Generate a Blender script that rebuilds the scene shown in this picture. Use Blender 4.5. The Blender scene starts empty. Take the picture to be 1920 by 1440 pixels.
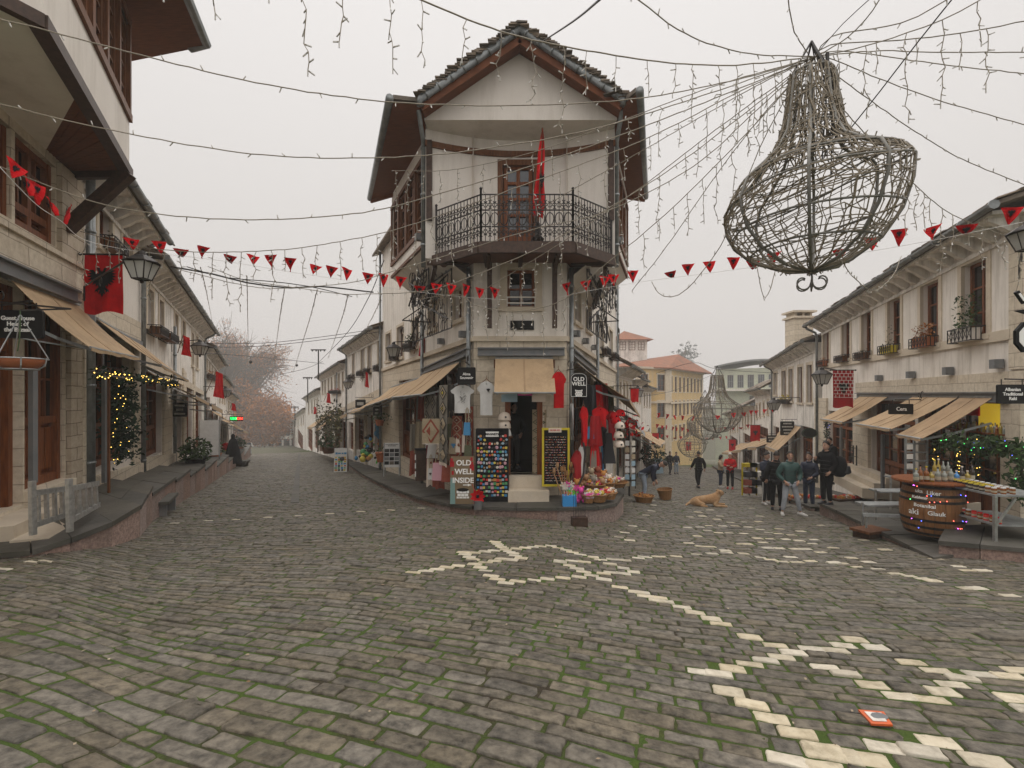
import bpy, math, random
import numpy as np
from mathutils import Vector, Matrix
random.seed(7); RNG = np.random.default_rng(7)
S = bpy.context.scene
COL = S.collection
R = math.radians
V = Vector

# ---------------------------------------------------------------- camera, sky, sun, exposure
F, HX, HY, CZ = 900.0, 960.0, 740.0, 1.65          # focal length and horizon of the photograph in its own pixels
cd = bpy.data.cameras.new("Camera"); cam = bpy.data.objects.new("Camera", cd); COL.objects.link(cam)
cam.location = (0, 0, CZ); cam.rotation_euler = (R(90), 0, 0)
cd.sensor_width = 36; cd.lens = 36 * F / 1920; cd.shift_y = (HY - 720) / 1920
cd.clip_start = .05; cd.clip_end = 2000
S.camera = cam
HAZE = .0018                                           # density of the mist built at the end
S.view_settings.view_transform = 'Standard'; S.view_settings.look = 'None'
S.view_settings.gamma = 1; S.view_settings.use_curve_mapping = False
S.view_settings.exposure = 0.84
S.cycles.volume_bounces = 3; S.cycles.max_bounces = 10
W = bpy.data.worlds.new("World"); S.world = W; W.use_nodes = True
wt = W.node_tree; wt.nodes.clear()
sky = wt.nodes.new("ShaderNodeTexSky"); sky.sky_type = 'NISHITA'; sky.sun_disc = False
sky.sun_elevation = R(82); sky.sun_rotation = R(0); sky.air_density = 2; sky.dust_density = 8
hs = wt.nodes.new("ShaderNodeHueSaturation"); hs.inputs['Saturation'].default_value = .1; hs.inputs['Value'].default_value = .05
wt.links.new(sky.outputs[0], hs.inputs['Color'])
tc = wt.nodes.new("ShaderNodeTexCoord"); sx = wt.nodes.new("ShaderNodeSeparateXYZ")
wt.links.new(tc.outputs['Generated'], sx.inputs[0])
rp = wt.nodes.new("ShaderNodeValToRGB")               # overcast cloud deck: brighter overhead than at the horizon
e = rp.color_ramp.elements
e[0].position = 0.0; e[0].color = (.60, .565, .545, 1)
e[1].position = .75; e[1].color = (.90, .87, .855, 1)
k = e.new(.22); k.color = (.68, .65, .63, 1)
wt.links.new(sx.outputs['Z'], rp.inputs[0])
mx = wt.nodes.new("ShaderNodeMix"); mx.data_type = 'RGBA'; mx.inputs[0].default_value = .9
wt.links.new(hs.outputs[0], mx.inputs[6]); wt.links.new(rp.outputs[0], mx.inputs[7])
bg = wt.nodes.new("ShaderNodeBackground"); bg.inputs[1].default_value = .62
wo = wt.nodes.new("ShaderNodeOutputWorld")
wt.links.new(mx.outputs[2], bg.inputs[0]); wt.links.new(bg.outputs[0], wo.inputs[0])
sl = bpy.data.lights.new("Sun", 'SUN'); sl.energy = 1.5; sl.angle = R(125); sl.color = (1, .955, .9)
so = bpy.data.objects.new("Sun", sl); COL.objects.link(so); so.rotation_euler = (R(-8), 0, R(-8))

# ---------------------------------------------------------------- materials
def mat(name, base, var=None, scale=6, rough=.75, bump=0, bscale=None, metal=0, island=0, stretch=None, spec=.4, amt=(.35, .65), grime=None, trans=0, emit=None, wave=None):
    m = bpy.data.materials.new(name); m.use_nodes = True
    nt = m.node_tree; N = nt.nodes; L = nt.links
    p = N['Principled BSDF']
    p.inputs['Roughness'].default_value = rough; p.inputs['Metallic'].default_value = metal
    p.inputs['Specular IOR Level'].default_value = spec
    c = (*base, 1)
    p.inputs['Base Color'].default_value = c
    if emit:
        p.inputs['Emission Color'].default_value = (*emit[0], 1); p.inputs['Emission Strength'].default_value = emit[1]
    if trans: p.inputs['Transmission Weight'].default_value = trans
    out = None
    if var or bump or island or grime:
        t = N.new("ShaderNodeTexCoord"); mp = N.new("ShaderNodeMapping")
        if stretch: mp.inputs['Scale'].default_value = stretch
        L.new(t.outputs['Object'], mp.inputs[0])
        if var:
            n = N.new("ShaderNodeTexNoise"); n.inputs['Scale'].default_value = scale; n.inputs['Detail'].default_value = 6
            n.inputs['Roughness'].default_value = .62
            L.new(mp.outputs[0], n.inputs[0])
            r = N.new("ShaderNodeValToRGB"); r.color_ramp.elements[0].position = amt[0]; r.color_ramp.elements[1].position = amt[1]
            r.color_ramp.elements[0].color = (*var, 1); r.color_ramp.elements[1].color = c
            L.new(n.outputs[0], r.inputs[0]); out = r.outputs[0]
        if grime:                                      # second, larger stain layer
            g = N.new("ShaderNodeTexNoise"); g.inputs['Scale'].default_value = grime[1]; g.inputs['Detail'].default_value = 8
            g.inputs['Roughness'].default_value = .7
            mg = N.new("ShaderNodeMapping"); mg.inputs['Scale'].default_value = grime[3] if len(grime) > 3 else (1, 1, 1)
            L.new(t.outputs['Object'], mg.inputs[0]); L.new(mg.outputs[0], g.inputs[0])
            gr = N.new("ShaderNodeMapRange"); gr.inputs[1].default_value = .48; gr.inputs[2].default_value = .75
            gr.inputs[3].default_value = 0; gr.inputs[4].default_value = grime[2]
            L.new(g.outputs[0], gr.inputs[0])
            x = N.new("ShaderNodeMix"); x.data_type = 'RGBA'; x.inputs[6].default_value = c; x.inputs[7].default_value = (*grime[0], 1)
            if out: L.new(out, x.inputs[6])
            L.new(gr.outputs[0], x.inputs[0]); out = x.outputs[2]
        if island:
            ge = N.new("ShaderNodeNewGeometry"); h = N.new("ShaderNodeHueSaturation")
            mr = N.new("ShaderNodeMapRange"); mr.inputs[3].default_value = 1 - island; mr.inputs[4].default_value = 1 + island
            L.new(ge.outputs['Random Per Island'], mr.inputs[0]); L.new(mr.outputs[0], h.inputs['Value'])
            ms = N.new("ShaderNodeMath"); ms.operation = 'MULTIPLY'; ms.inputs[1].default_value = 7.31
            fr = N.new("ShaderNodeMath"); fr.operation = 'FRACT'; m2 = N.new("ShaderNodeMapRange")
            m2.inputs[3].default_value = .75; m2.inputs[4].default_value = 1.2
            L.new(ge.outputs['Random Per Island'], ms.inputs[0]); L.new(ms.outputs[0], fr.inputs[0]); L.new(fr.outputs[0], m2.inputs[0])
            L.new(m2.outputs[0], h.inputs['Saturation'])
            h.inputs['Color'].default_value = c
            if out: L.new(out, h.inputs['Color'])
            out = h.outputs[0]
        if bump:
            b = N.new("ShaderNodeTexNoise"); b.inputs['Scale'].default_value = bscale or scale * 3; b.inputs['Detail'].default_value = 5
            L.new(mp.outputs[0], b.inputs[0]); bu = N.new("ShaderNodeBump"); bu.inputs['Strength'].default_value = bump
            bu.inputs['Distance'].default_value = .02
            L.new(b.outputs[0], bu.inputs['Height']); L.new(bu.outputs[0], p.inputs['Normal'])
        if out: L.new(out, p.inputs['Base Color'])
    return m

def brickmat(name, c1, c2, mortar, w, h, msize=.008, rough=.85, bump=.4, axis='u'):
    """dressed stone blocks; the pattern runs along the wall (x+y mixed) and up z"""
    m = mat(name, c1, rough=rough); nt = m.node_tree; N = nt.nodes; L = nt.links; p = N['Principled BSDF']
    t = N.new("ShaderNodeTexCoord"); s = N.new("ShaderNodeSeparateXYZ"); L.new(t.outputs['Object'], s.inputs[0])
    a = N.new("ShaderNodeMath"); a.operation = 'ADD'; L.new(s.outputs[0], a.inputs[0]); L.new(s.outputs[1], a.inputs[1])
    c = N.new("ShaderNodeCombineXYZ"); L.new(a.outputs[0], c.inputs[0]); L.new(s.outputs[2], c.inputs[1])
    ns = N.new("ShaderNodeTexNoise"); ns.inputs['Scale'].default_value = 3; L.new(t.outputs['Object'], ns.inputs[0])
    av = N.new("ShaderNodeMix"); av.data_type = 'VECTOR'; av.inputs[0].default_value = .04
    L.new(c.outputs[0], av.inputs[4]); L.new(ns.outputs[1], av.inputs[5])
    b = N.new("ShaderNodeTexBrick"); b.inputs['Scale'].default_value = 1; b.inputs['Brick Width'].default_value = w; b.inputs['Row Height'].default_value = h
    b.inputs['Mortar Size'].default_value = msize; b.inputs['Mortar Smooth'].default_value = .3
    b.inputs['Color1'].default_value = (*c1, 1); b.inputs['Color2'].default_value = (*c2, 1); b.inputs['Mortar'].default_value = (*mortar, 1)
    L.new(av.outputs[1], b.inputs[0])
    n = N.new("ShaderNodeTexNoise"); n.inputs['Scale'].default_value = 9; n.inputs['Detail'].default_value = 8; n.inputs['Roughness'].default_value = .7
    L.new(t.outputs['Object'], n.inputs[0])
    x = N.new("ShaderNodeMix"); x.data_type = 'RGBA'; x.blend_type = 'MULTIPLY'; x.inputs[0].default_value = .55
    r = N.new("ShaderNodeValToRGB"); r.color_ramp.elements[0].position = .3; r.color_ramp.elements[1].position = .6
    r.color_ramp.elements[0].color = (.56, .51, .45, 1)
    L.new(n.outputs[0], r.inputs[0]); L.new(b.outputs[0], x.inputs[6]); L.new(r.outputs[0], x.inputs[7]); L.new(x.outputs[2], p.inputs['Base Color'])
    bu = N.new("ShaderNodeBump"); bu.inputs['Strength'].default_value = bump; bu.inputs['Distance'].default_value = .03
    hm = N.new("ShaderNodeMath"); hm.operation = 'MULTIPLY_ADD'; hm.inputs[1].default_value = .35
    iv = N.new("ShaderNodeMath"); iv.operation = 'SUBTRACT'; iv.inputs[0].default_value = 1; L.new(b.outputs[1], iv.inputs[1])
    L.new(n.outputs[0], hm.inputs[0]); L.new(iv.outputs[0], hm.inputs[2]); L.new(hm.outputs[0], bu.inputs['Height']); L.new(bu.outputs[0], p.inputs['Normal'])
    return m

M = {}
M['plaster'] = mat('plaster', (.80, .745, .675), (.70, .645, .58), 1.2, .9, .12, 25, grime=((.36, .31, .245), 1.3, .75, (3, 3, .3)))
M['plaster_clean'] = mat('smooth_plaster', (.74, .69, .63), (.68, .63, .57), .8, .9, .06, 30, grime=((.42, .37, .31), .9, .6, (2.2, 2.2, .3)))
M['plaster_old'] = mat('weathered_plaster', (.83, .785, .725), (.64, .60, .545), 1.6, .95, .25, 18, grime=((.2, .175, .15), 1.6, .8, (2.5, 2.5, .22)))
M['plaster_yel'] = mat('yellow_plaster', (.62, .44, .20), (.52, .36, .16), 1, .9, .1, grime=((.45, .40, .33), 1.2, .5, (2, 2, .4)))
M['plaster_green'] = mat('pale_green_plaster', (.50, .52, .40), (.44, .45, .36), 1, .9)
M['lime'] = brickmat('limestone_blocks', (.66, .58, .46), (.58, .50, .39), (.36, .30, .23), .55, .27)
M['lime_dark'] = brickmat('weathered_limestone', (.52, .44, .34), (.42, .35, .26), (.18, .14, .10), .4, .22)
M['trim'] = mat('stone_trim', (.64, .555, .44), (.52, .44, .335), 4, .85, .25, 20, grime=((.25, .2, .15), 2, .5))
M['wood'] = mat('varnished_wood', (.235, .072, .02), (.12, .034, .01), 5, .5, .12, 40, stretch=(6, 6, .6), spec=.22)
M['wood_mid'] = mat('aged_wood', (.185, .074, .03), (.09, .036, .016), 5, .6, .15, 40, stretch=(6, 6, .6), spec=.2)
M['wood_dark'] = mat('dark_stained_wood', (.070, .036, .022), (.035, .018, .011), 5, .6, .2, 40, stretch=(3, 3, 3))
M['wood_soffit'] = brickmat('soffit_boards', (.15, .055, .026), (.11, .04, .019), (.03, .012, .006), 30, .13, .006, .55, .3)
M['soffit'] = mat('soffit_wood', (.19, .066, .028), (.12, .04, .017), 4, .65, .15, 30, stretch=(1, 9, 1), spec=.2)
M['slate'] = mat('slate_roof', (.21, .165, .125), (.10, .08, .06), 4, .85, .5, 14, island=.45)
M['rooftile'] = mat('clay_roof', (.30, .115, .058), (.2, .085, .05), 3, .85, .4, 14, grime=((.09, .07, .055), .6, .8))
M['zinc'] = mat('zinc_metal', (.27, .285, .285), (.17, .18, .18), 5, .45, .05, metal=.6)
M['steel'] = mat('painted_steel', (.20, .21, .215), (.14, .145, .15), 4, .5, .05, metal=.2, grime=((.16, .08, .04), 4, .45))
M['iron'] = mat('black_iron', (.018, .017, .017), (.04, .03, .025), 9, .5, .1, metal=.4)
M['alu'] = mat('aluminium', (.55, .55, .54), (.36, .36, .35), 14, .38, .05, metal=.75)
M['galv'] = mat('galvanised_metal', (.36, .37, .37), (.25, .26, .26), 8, .5, .05, metal=.5)
M['canvas'] = mat('tan_canvas', (.50, .355, .215), (.44, .305, .18), 1.5, .9, .08, 60, grime=((.22, .145, .085), 1.4, .8))
M['canvas_dirty'] = mat('stained_canvas', (.43, .30, .18), (.36, .24, .14), 1.5, .9, .1, 60, grime=((.10, .062, .038), 1.3, .85))
M['canvas_grey'] = mat('grey_canvas', (.52, .53, .55), (.45, .46, .48), 1.5, .9)
M['glass'] = mat('window_glass', (.012, .012, .013), rough=.06, spec=.6)
M['glass_sky'] = mat('sky_tinted_glass', (.07, .08, .095), rough=.04, spec=1.0)  # pale bluish base paints reflected sky into the panes
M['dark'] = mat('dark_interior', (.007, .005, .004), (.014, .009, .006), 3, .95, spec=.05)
M['red'] = mat('red_cloth', (.58, .010, .014), (.40, .006, .009), 5, .85, .25, 12, spec=.1)
M['red_dark'] = mat('crimson_cloth', (.40, .01, .014), (.3, .006, .01), 5, .85, .15, 12)
M['blackcloth'] = mat('black_cloth', (.008, .008, .009), (.016, .016, .018), 8, .9, .15, 30, spec=.1)
M['white'] = mat('white_cloth', (.66, .65, .63), (.58, .57, .55), 5, .85, .15, 14)
M['signblack'] = mat('black_sign_board', (.010, .010, .011), (.016, .015, .014), 5, .6, spec=.15)
M['paper'] = mat('cream_paper', (.42, .37, .28), (.34, .3, .22), 20, .8, spec=.2)
M['signtext'] = mat('white_lettering', (.80, .79, .76), rough=.6)
M['stone_slab'] = mat('slate_paving_slab', (.095, .085, .070), (.055, .050, .041), 2.2, .7, .35, 20, island=.18, grime=((.06, .06, .035), 1.6, .7))
M['granite'] = mat('pink_granite', (.38, .27, .225), (.20, .135, .115), 20, .85, .8, 45, island=.16, grime=((.13, .10, .085), 1.5, .6))
M['cobble'] = mat('cobblestone', (.160, .138, .105), (.042, .037, .029), 13, .6, 1.0, 22, island=.26, spec=.3, amt=(.3, .62), grime=((.11, .085, .055), 1.1, .3))
M['moss'] = mat('mossy_joint', (.045, .078, .008), (.034, .025, .014), 1.7, .95, 1.0, 60, amt=(.36, .51), grime=((.08, .105, .014), 7, .6))
M['white_stone'] = mat('white_painted_stone', (.56, .50, .385), (.47, .405, .30), 12, .75, .5, 25, island=.14, grime=((.20, .17, .115), 7, .8))
M['ground'] = mat('earth_ground', (.10, .085, .06), (.06, .07, .03), 2, .95, .4)
M['cable'] = mat('dark_cable', (.045, .042, .040), rough=.6)
M['wire'] = mat('clear_pvc_wire', (.30, .26, .20), (.20, .17, .125), 30, .5)
M['wire_brown'] = mat('weathered_wire', (.25, .205, .145), (.17, .138, .095), 30, .5)
M['bulb'] = mat('clear_led_bulb', (.52, .50, .46), rough=.25, spec=.6)
M['rib'] = mat('chandelier_rib', (.21, .20, .18), (.14, .135, .12), 6, .5, metal=.3)
M['leaf'] = mat('green_leaves', (.045, .085, .018), (.02, .045, .01), 9, .7, island=.4)
M['fir'] = mat('dark_fir_needles', (.018, .045, .022), (.01, .025, .013), 9, .75, island=.4)
M['autumn'] = mat('brown_autumn_leaves', (.40, .155, .035), (.25, .095, .025), 5, .85, island=.45)
M['olive'] = mat('olive_leaves', (.085, .075, .03), (.05, .05, .022), 5, .85, island=.45)
M['bark'] = mat('grey_bark', (.13, .10, .075), (.07, .055, .04), 6, .9, .4, 20)
M['terracotta'] = mat('terracotta', (.42, .13, .05), (.32, .10, .04), 8, .7, .1)
M['wicker'] = mat('wicker', (.36, .19, .07), (.20, .09, .03), 40, .7, .6, 50, stretch=(1, 1, 3))
M['skin'] = mat('skin', (.52, .31, .22), (.47, .27, .19), 12, .55)
M['hair'] = mat('dark_hair', (.018, .012, .009), (.03, .02, .014), 40, .55, .3, 60)
M['yellow'] = mat('yellow_paint', (.58, .46, .02), (.5, .38, .02), 6, .6)
M['fairy'] = mat('warm_fairy_light', (.9, .6, .1), emit=((1, .62, .12), 3.0))

# ---------------------------------------------------------------- mesh building
class MB:
    def __init__(s): s.v = []; s.f = []; s.m = []; s.mi = 0; s.sm = []; s.smooth = False
    def add(s, vs, fs):
        b = len(s.v); s.v += [tuple(p) for p in vs]
        for f in fs: s.f.append([b + i for i in f]); s.m.append(s.mi); s.sm.append(s.smooth)
        return s
    def quad(s, *p): return s.add(p, [list(range(len(p)))])
    def hexa(s, p):                                    # 8 points: bottom ring 0-3, top ring 4-7
        return s.add(p, [[3, 2, 1, 0], [4, 5, 6, 7], [0, 1, 5, 4], [1, 2, 6, 5], [2, 3, 7, 6], [3, 0, 4, 7]])
    def box(s, c, d, rz=0, mtx=None):
        x, y, z = d[0] / 2, d[1] / 2, d[2] / 2
        P = [V((a * x, b * y, e * z)) for e in (-1, 1) for a, b in ((-1, -1), (1, -1), (1, 1), (-1, 1))]
        if rz: q = Matrix.Rotation(rz, 3, 'Z'); P = [q @ p for p in P]
        if mtx is not None: P = [mtx @ p for p in P]
        return s.hexa([p + V(c) for p in P])
    def bar(s, a, b, w, h=None, up=(0, 0, 1)):         # rectangular bar from a to b
        a, b = V(a), V(b); h = h or w; d = (b - a)
        if d.length < 1e-6: return s
        d.normalize(); u = V(up)
        if abs(d.dot(u)) > .98: u = V((1, 0, 0)) if abs(d.x) < .9 else V((0, 1, 0))
        x = d.cross(u).normalized() * (w / 2); y = x.cross(d).normalized() * (h / 2)
        return s.hexa([a - x - y, a + x - y, a + x + y, a - x + y, b - x - y, b + x - y, b + x + y, b - x + y])
    def prism(s, pts, d):                              # polygon extruded by vector d
        n = len(pts); d = V(d); P = [V(p) for p in pts]
        return s.add(P + [p + d for p in P], [list(range(n))[::-1], list(range(n, 2 * n))] + [[i, (i + 1) % n, n + (i + 1) % n, n + i] for i in range(n)])
    def tube(s, pts, r, n=6, cap=True, taper=None):
        P = [V(p) for p in pts]; k = len(P)
        rr = r if isinstance(r, (list, tuple)) else [r] * k
        vs = []; u = None
        for i, p in enumerate(P):
            d = (P[min(i + 1, k - 1)] - P[max(i - 1, 0)])
            if d.length < 1e-9: d = V((0, 0, 1))
            d.normalize()
            if u is None:
                u = d.orthogonal().normalized()
            else:
                u = u - d * u.dot(d)
                u = u.normalized() if u.length > 1e-6 else d.orthogonal().normalized()
            w = d.cross(u)
            for j in range(n):
                a = 2 * math.pi * j / n
                vs.append(p + (u * math.cos(a) + w * math.sin(a)) * rr[i])
        fs = [[i * n + j, i * n + (j + 1) % n, (i + 1) * n + (j + 1) % n, (i + 1) * n + j] for i in range(k - 1) for j in range(n)]
        if cap: fs += [list(range(n))[::-1], [(k - 1) * n + j for j in range(n)]]
        return s.add(vs, fs)
    def lathe(s, prof, c=(0, 0, 0), n=14, sx=1, sy=1, mtx=None):   # prof: (r, z) pairs
        vs = []
        for r, z in prof:
            for j in range(n):
                a = 2 * math.pi * j / n; p = V((r * math.cos(a) * sx, r * math.sin(a) * sy, z))
                if mtx is not None: p = mtx @ p
                vs.append(p + V(c))
        k = len(prof)
        fs = [[i * n + j, i * n + (j + 1) % n, (i + 1) * n + (j + 1) % n, (i + 1) * n + j] for i in range(k - 1) for j in range(n)]
        fs += [list(range(n))[::-1], [(k - 1) * n + j for j in range(n)]]
        return s.add(vs, fs)
    def ball(s, c, r, n=8, m=5, sx=1, sy=1, sz=1):
        return s.lathe([(r * math.sin(math.pi * (i + .001) / m) , -r * sz * math.cos(math.pi * i / m)) for i in range(m + 1)], c, n, sx, sy)
    def build(s, name, m, parent=None, smooth=False):
        if not s.v: return None
        root = parent
        off = V((0, 0, 0))
        if parent is not None:
            while root.parent: root = root.parent
            off = root.location.copy()
        else:
            A = np.array([tuple(p) for p in s.v]); off = V((float(A[:, 0].mean()), float(A[:, 1].mean()), float(A[:, 2].min())))
        me = bpy.data.meshes.new(name)
        A = np.array([tuple(p) for p in s.v], dtype=np.float32) - np.array(off, dtype=np.float32)
        me.from_pydata(A.tolist(), [], s.f)
        for x in (m if isinstance(m, (list, tuple)) else [m]): me.materials.append(M[x] if isinstance(x, str) else x)
        if any(s.m): me.polygons.foreach_set('material_index', s.m)
        if smooth: me.polygons.foreach_set('use_smooth', [True] * len(s.f))
        elif any(s.sm): me.polygons.foreach_set('use_smooth', s.sm)
        me.update()
        o = bpy.data.objects.new(name, me); COL.objects.link(o)
        if parent is not None: o.parent = parent
        else: o.location = off
        return o

def tag(o, label, cat, group=None):
    o['label'] = label; o['category'] = cat
    if group: o['group'] = group
    return o
def thing(name, loc, label, cat, group=None):
    o = bpy.data.objects.new(name, None); COL.objects.link(o); o.location = loc; o.empty_display_size = .2
    return tag(o, label, cat, group)
def dup(o, loc=None, rz=None, label=None, parent=None, scale=None):
    c = o.copy(); COL.objects.link(c)
    if parent is not None: c.parent = parent
    if loc is not None: c.location = loc
    if rz is not None: c.rotation_euler = (0, 0, rz)
    if scale is not None: c.scale = (scale,) * 3 if not isinstance(scale, (tuple, list)) else scale
    if label: c['label'] = label
    for ch in o.children: dup(ch, parent=c)
    return c
def struct(o): o['kind'] = 'structure'; return o

def P(px, py, d):                                      # a photograph pixel at distance d, as a point of the place
    return V(((px - HX) / F * d, d, CZ + (HY - py) / F * d))

class Plane:
    """vertical facade plane; u runs along it (away from the camera), n points to the street"""
    def __init__(s, p0, p1, side):
        s.o = V((p0[0], p0[1], 0)); e = V((p1[0] - p0[0], p1[1] - p0[1], 0)); s.e = e.normalized()
        s.n = V((s.e.y, -s.e.x, 0)) * side
    def at(s, u, z, o=0.0): return V((s.o.x + s.e.x * u + s.n.x * o, s.o.y + s.e.y * u + s.n.y * o, z))
    def off(s, o): q = Plane((0, 0), (0, 1), 1); q.o = s.o + s.n * o; q.e = s.e; q.n = s.n; return q
    def u(s, px):
        t = (px - HX) / F
        return (t * s.o.y - s.o.x) / (s.e.x - t * s.e.y)
    def d(s, px): return s.o.y + s.e.y * s.u(px)
    def z(s, px, py): return CZ + (HY - py) / F * s.d(px)
    def pt(s, px, py, o=0.0):
        q = s.off(o) if o else s
        return q.at(q.u(px), q.z(px, py))
def pbox(mb, pl, u0, u1, z0, z1, o0, o1):
    return mb.hexa([pl.at(u0, z0, o0), pl.at(u1, z0, o0), pl.at(u1, z0, o1), pl.at(u0, z0, o1), pl.at(u0, z1, o0), pl.at(u1, z1, o0), pl.at(u1, z1, o1), pl.at(u0, z1, o1)])

def text(s, size, parent, m, origin, ux, uz, name='lettering', align='CENTER', ext=.004, font_w=None, bold=.0, shear=0.0, space=1.0):
    cu = bpy.data.curves.new('lettering', 'FONT'); cu.body = s; cu.size = size; cu.align_x = align; cu.align_y = 'CENTER'
    cu.extrude = ext; cu.offset = bold; cu.shear = shear; cu.space_line = space; cu.resolution_u = 3
    t = bpy.data.objects.new('lettering_curve', cu); COL.objects.link(t)
    dg = bpy.context.evaluated_depsgraph_get(); dg.update()
    me = bpy.data.meshes.new_from_object(t.evaluated_get(dg)); bpy.data.objects.remove(t)
    ux, uz = V(ux).normalized(), V(uz).normalized(); un = ux.cross(uz)
    root = parent; off = V((0, 0, 0))
    while root and root.parent: root = root.parent
    if root: off = root.location
    mt = Matrix(((ux.x, uz.x, un.x, origin[0] - off[0]), (ux.y, uz.y, un.y, origin[1] - off[1]), (ux.z, uz.z, un.z, origin[2] - off[2]), (0, 0, 0, 1)))
    me.transform(mt); me.materials.clear(); me.materials.append(M[m])
    o = bpy.data.objects.new(name, me); COL.objects.link(o); o.parent = parent
    return o

# ---------------------------------------------------------------- the ground
_T = [-1.3, -1, -.93, -.86, -.77, -.6, -.48, -.36, -.2, 0, .15, .36, .58, 1.3]
_Sl = [.06, .065, .07, .084, .098, .098, .095, .09, .095, .10, .11, .123, .13, .13]
_tt = np.linspace(-1.3, 1.3, 261); _ss = np.interp(_tt, _T, _Sl)
_k = np.exp(-np.linspace(-2, 2, 21) ** 2); _k /= _k.sum()
_ss = np.convolve(np.pad(_ss, 10, mode='edge'), _k, mode='valid')
def Gn(x, y):
    x = np.asarray(x, float); y = np.asarray(y, float)
    t = x / np.maximum(y, 1.5)
    return -np.interp(t, _tt, _ss) * np.maximum(y, 0)
def G(x, y): return float(Gn(x, y))
def Gp(px, py):                                        # where a photograph pixel meets the ground
    t = (px - HX) / F; s = float(np.interp(t, _tt, _ss)); d = CZ * F / (py - HY - F * s)
    return V((t * d, d, -s * d))

def sheet(name, xs, ys, dz, m):
    X, Y = np.meshgrid(xs, ys); Z = Gn(X, Y) + dz
    nx, ny = len(xs), len(ys); vs = np.stack([X, Y, Z], -1).reshape(-1, 3)
    I = np.arange(nx * ny).reshape(ny, nx)
    fs = np.stack([I[:-1, :-1], I[:-1, 1:], I[1:, 1:], I[1:, :-1]], -1).reshape(-1, 4)
    me = bpy.data.meshes.new(name); me.from_pydata(vs.tolist(), [], fs.tolist()); me.materials.append(M[m])
    me.polygons.foreach_set('use_smooth', [True] * len(fs))
    o = bpy.data.objects.new(name, me); COL.objects.link(o); return struct(o)
sheet('ground', np.concatenate([np.linspace(-160, -40, 8), np.linspace(-36, 36, 37), np.linspace(40, 160, 8)]),
      np.concatenate([[-6, -5, -4, -2], np.linspace(0, 60, 61), np.linspace(65, 168, 20)]), -.10, 'ground')
sheet('road', np.concatenate([np.linspace(-30, -9.2, 42), np.linspace(-9, 10, 153), np.linspace(10.2, 32, 44)]), np.concatenate([np.linspace(-3, .8, 8), np.linspace(.9, 10, 92), np.linspace(10.2, 30, 60), np.linspace(31, 95, 65)]), -.0050, 'moss')

def rowslope(v): return np.interp(v, [0, 2.5, 4, 5.5, 7.5, 10, 14], [-.40, -.38, -.28, -.2, -.12, -.05, 0])
def cobbles():
    C = []                                             # x, y, half length, half width, angle
    v = .9
    while v < 62:
        nf = 1 + .3 * min(1, max(0, (3.8 - v) / 1.5)); w = RNG.uniform(.102, .148) * (1 + max(0, v - 9) * .03) * nf
        s = float(rowslope(v + w / 2)); ds = float(rowslope(v + w) - rowslope(v)) / w
        xa = -(1.15 * v + 4); xb = 1.15 * v + 4
        x = max(xa, -3.2 - .51 * max(v, 11)) + RNG.uniform(0, .4)
        xe = min(xb, 7.4 + .35 * max(v, 3))
        while x < xe:
            l = RNG.choice([RNG.uniform(.14, .2), RNG.uniform(.22, .32), RNG.uniform(.32, .5)], p=[.2, .5, .3]) * (1 + max(0, v - 9) * .03) * (nf * .3 + .7)
            cx = x + l / 2; xs = 8 * math.tanh(cx / 8); wid = w * max(.5, 1 + ds * xs)
            cy = v + w / 2 + s * xs
            x += l
            if v > 12.5 and (5.6 - .492 * cy) < cx < (-3.0 + .333 * cy): continue
            if cy < .75 or abs(cx) > 1.14 * cy + 1.3: continue
            C.append((cx, cy, l / 2, wid / 2, math.atan(s / math.cosh(cx / 8) ** 2)))
        v += w
    return np.array(C)
CB = cobbles()
_white = []
def tiles(ox, oy, sc, L): _white.extend((ox + a / sc, oy + b / sc) for a, b in L)
tiles(740, 1000, 3.84, [(135,278),(228,263),(307,252),(375,240),(460,225),(578,214),(560,194),(535,172),(505,155),(490,143),(580,137),(650,126),(715,120),(615,243),(655,268),(695,297),(740,328),(800,366),(885,348),(1005,344),(1100,332),(1210,318),(1325,309),(1415,296),(1360,275),(1315,258),(1260,236),(1195,212),(1280,205),(1365,203),(1485,194),(1545,217),(1430,173),(1340,157),(1280,136),(1235,120),(1175,103),(1125,88),(1050,93),(995,98),(940,105),(875,112),(825,128),(780,103),(765,90),(745,77),(735,65),(725,55),(800,115),(850,150),(870,163),(910,184),(840,186),(765,190),(720,197),(655,205),(1640,240),(1715,270),(1640,278),(1555,285),(1508,295),(1510,338),(1615,376),(1735,412),(1800,442),(1890,478),(1570,188),(1650,187),(1760,181),(1815,173),(1900,170)])
tiles(1240, 1120, 2.8235, [(20,17),(105,47),(180,80),(272,118),(330,152),(447,192),(590,243),(700,294),(635,315),(548,330),(467,352),(370,370),(288,390),(225,410),(342,480),(462,551),(572,628),(700,702),(808,770),(840,870),(972,855),(1080,835),(1235,825),(1345,795),(1490,780),(1715,865),(808,280),(895,263),(950,244),(1040,232),(1165,280),(1288,325),(1450,383),(1625,445),(1560,470),(1475,490),(1390,515),(1290,538),(1130,470),(975,408),(838,350),(1715,420),(1800,400),(1820,508),(1890,385),(1905,565),(685,885)])
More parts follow.
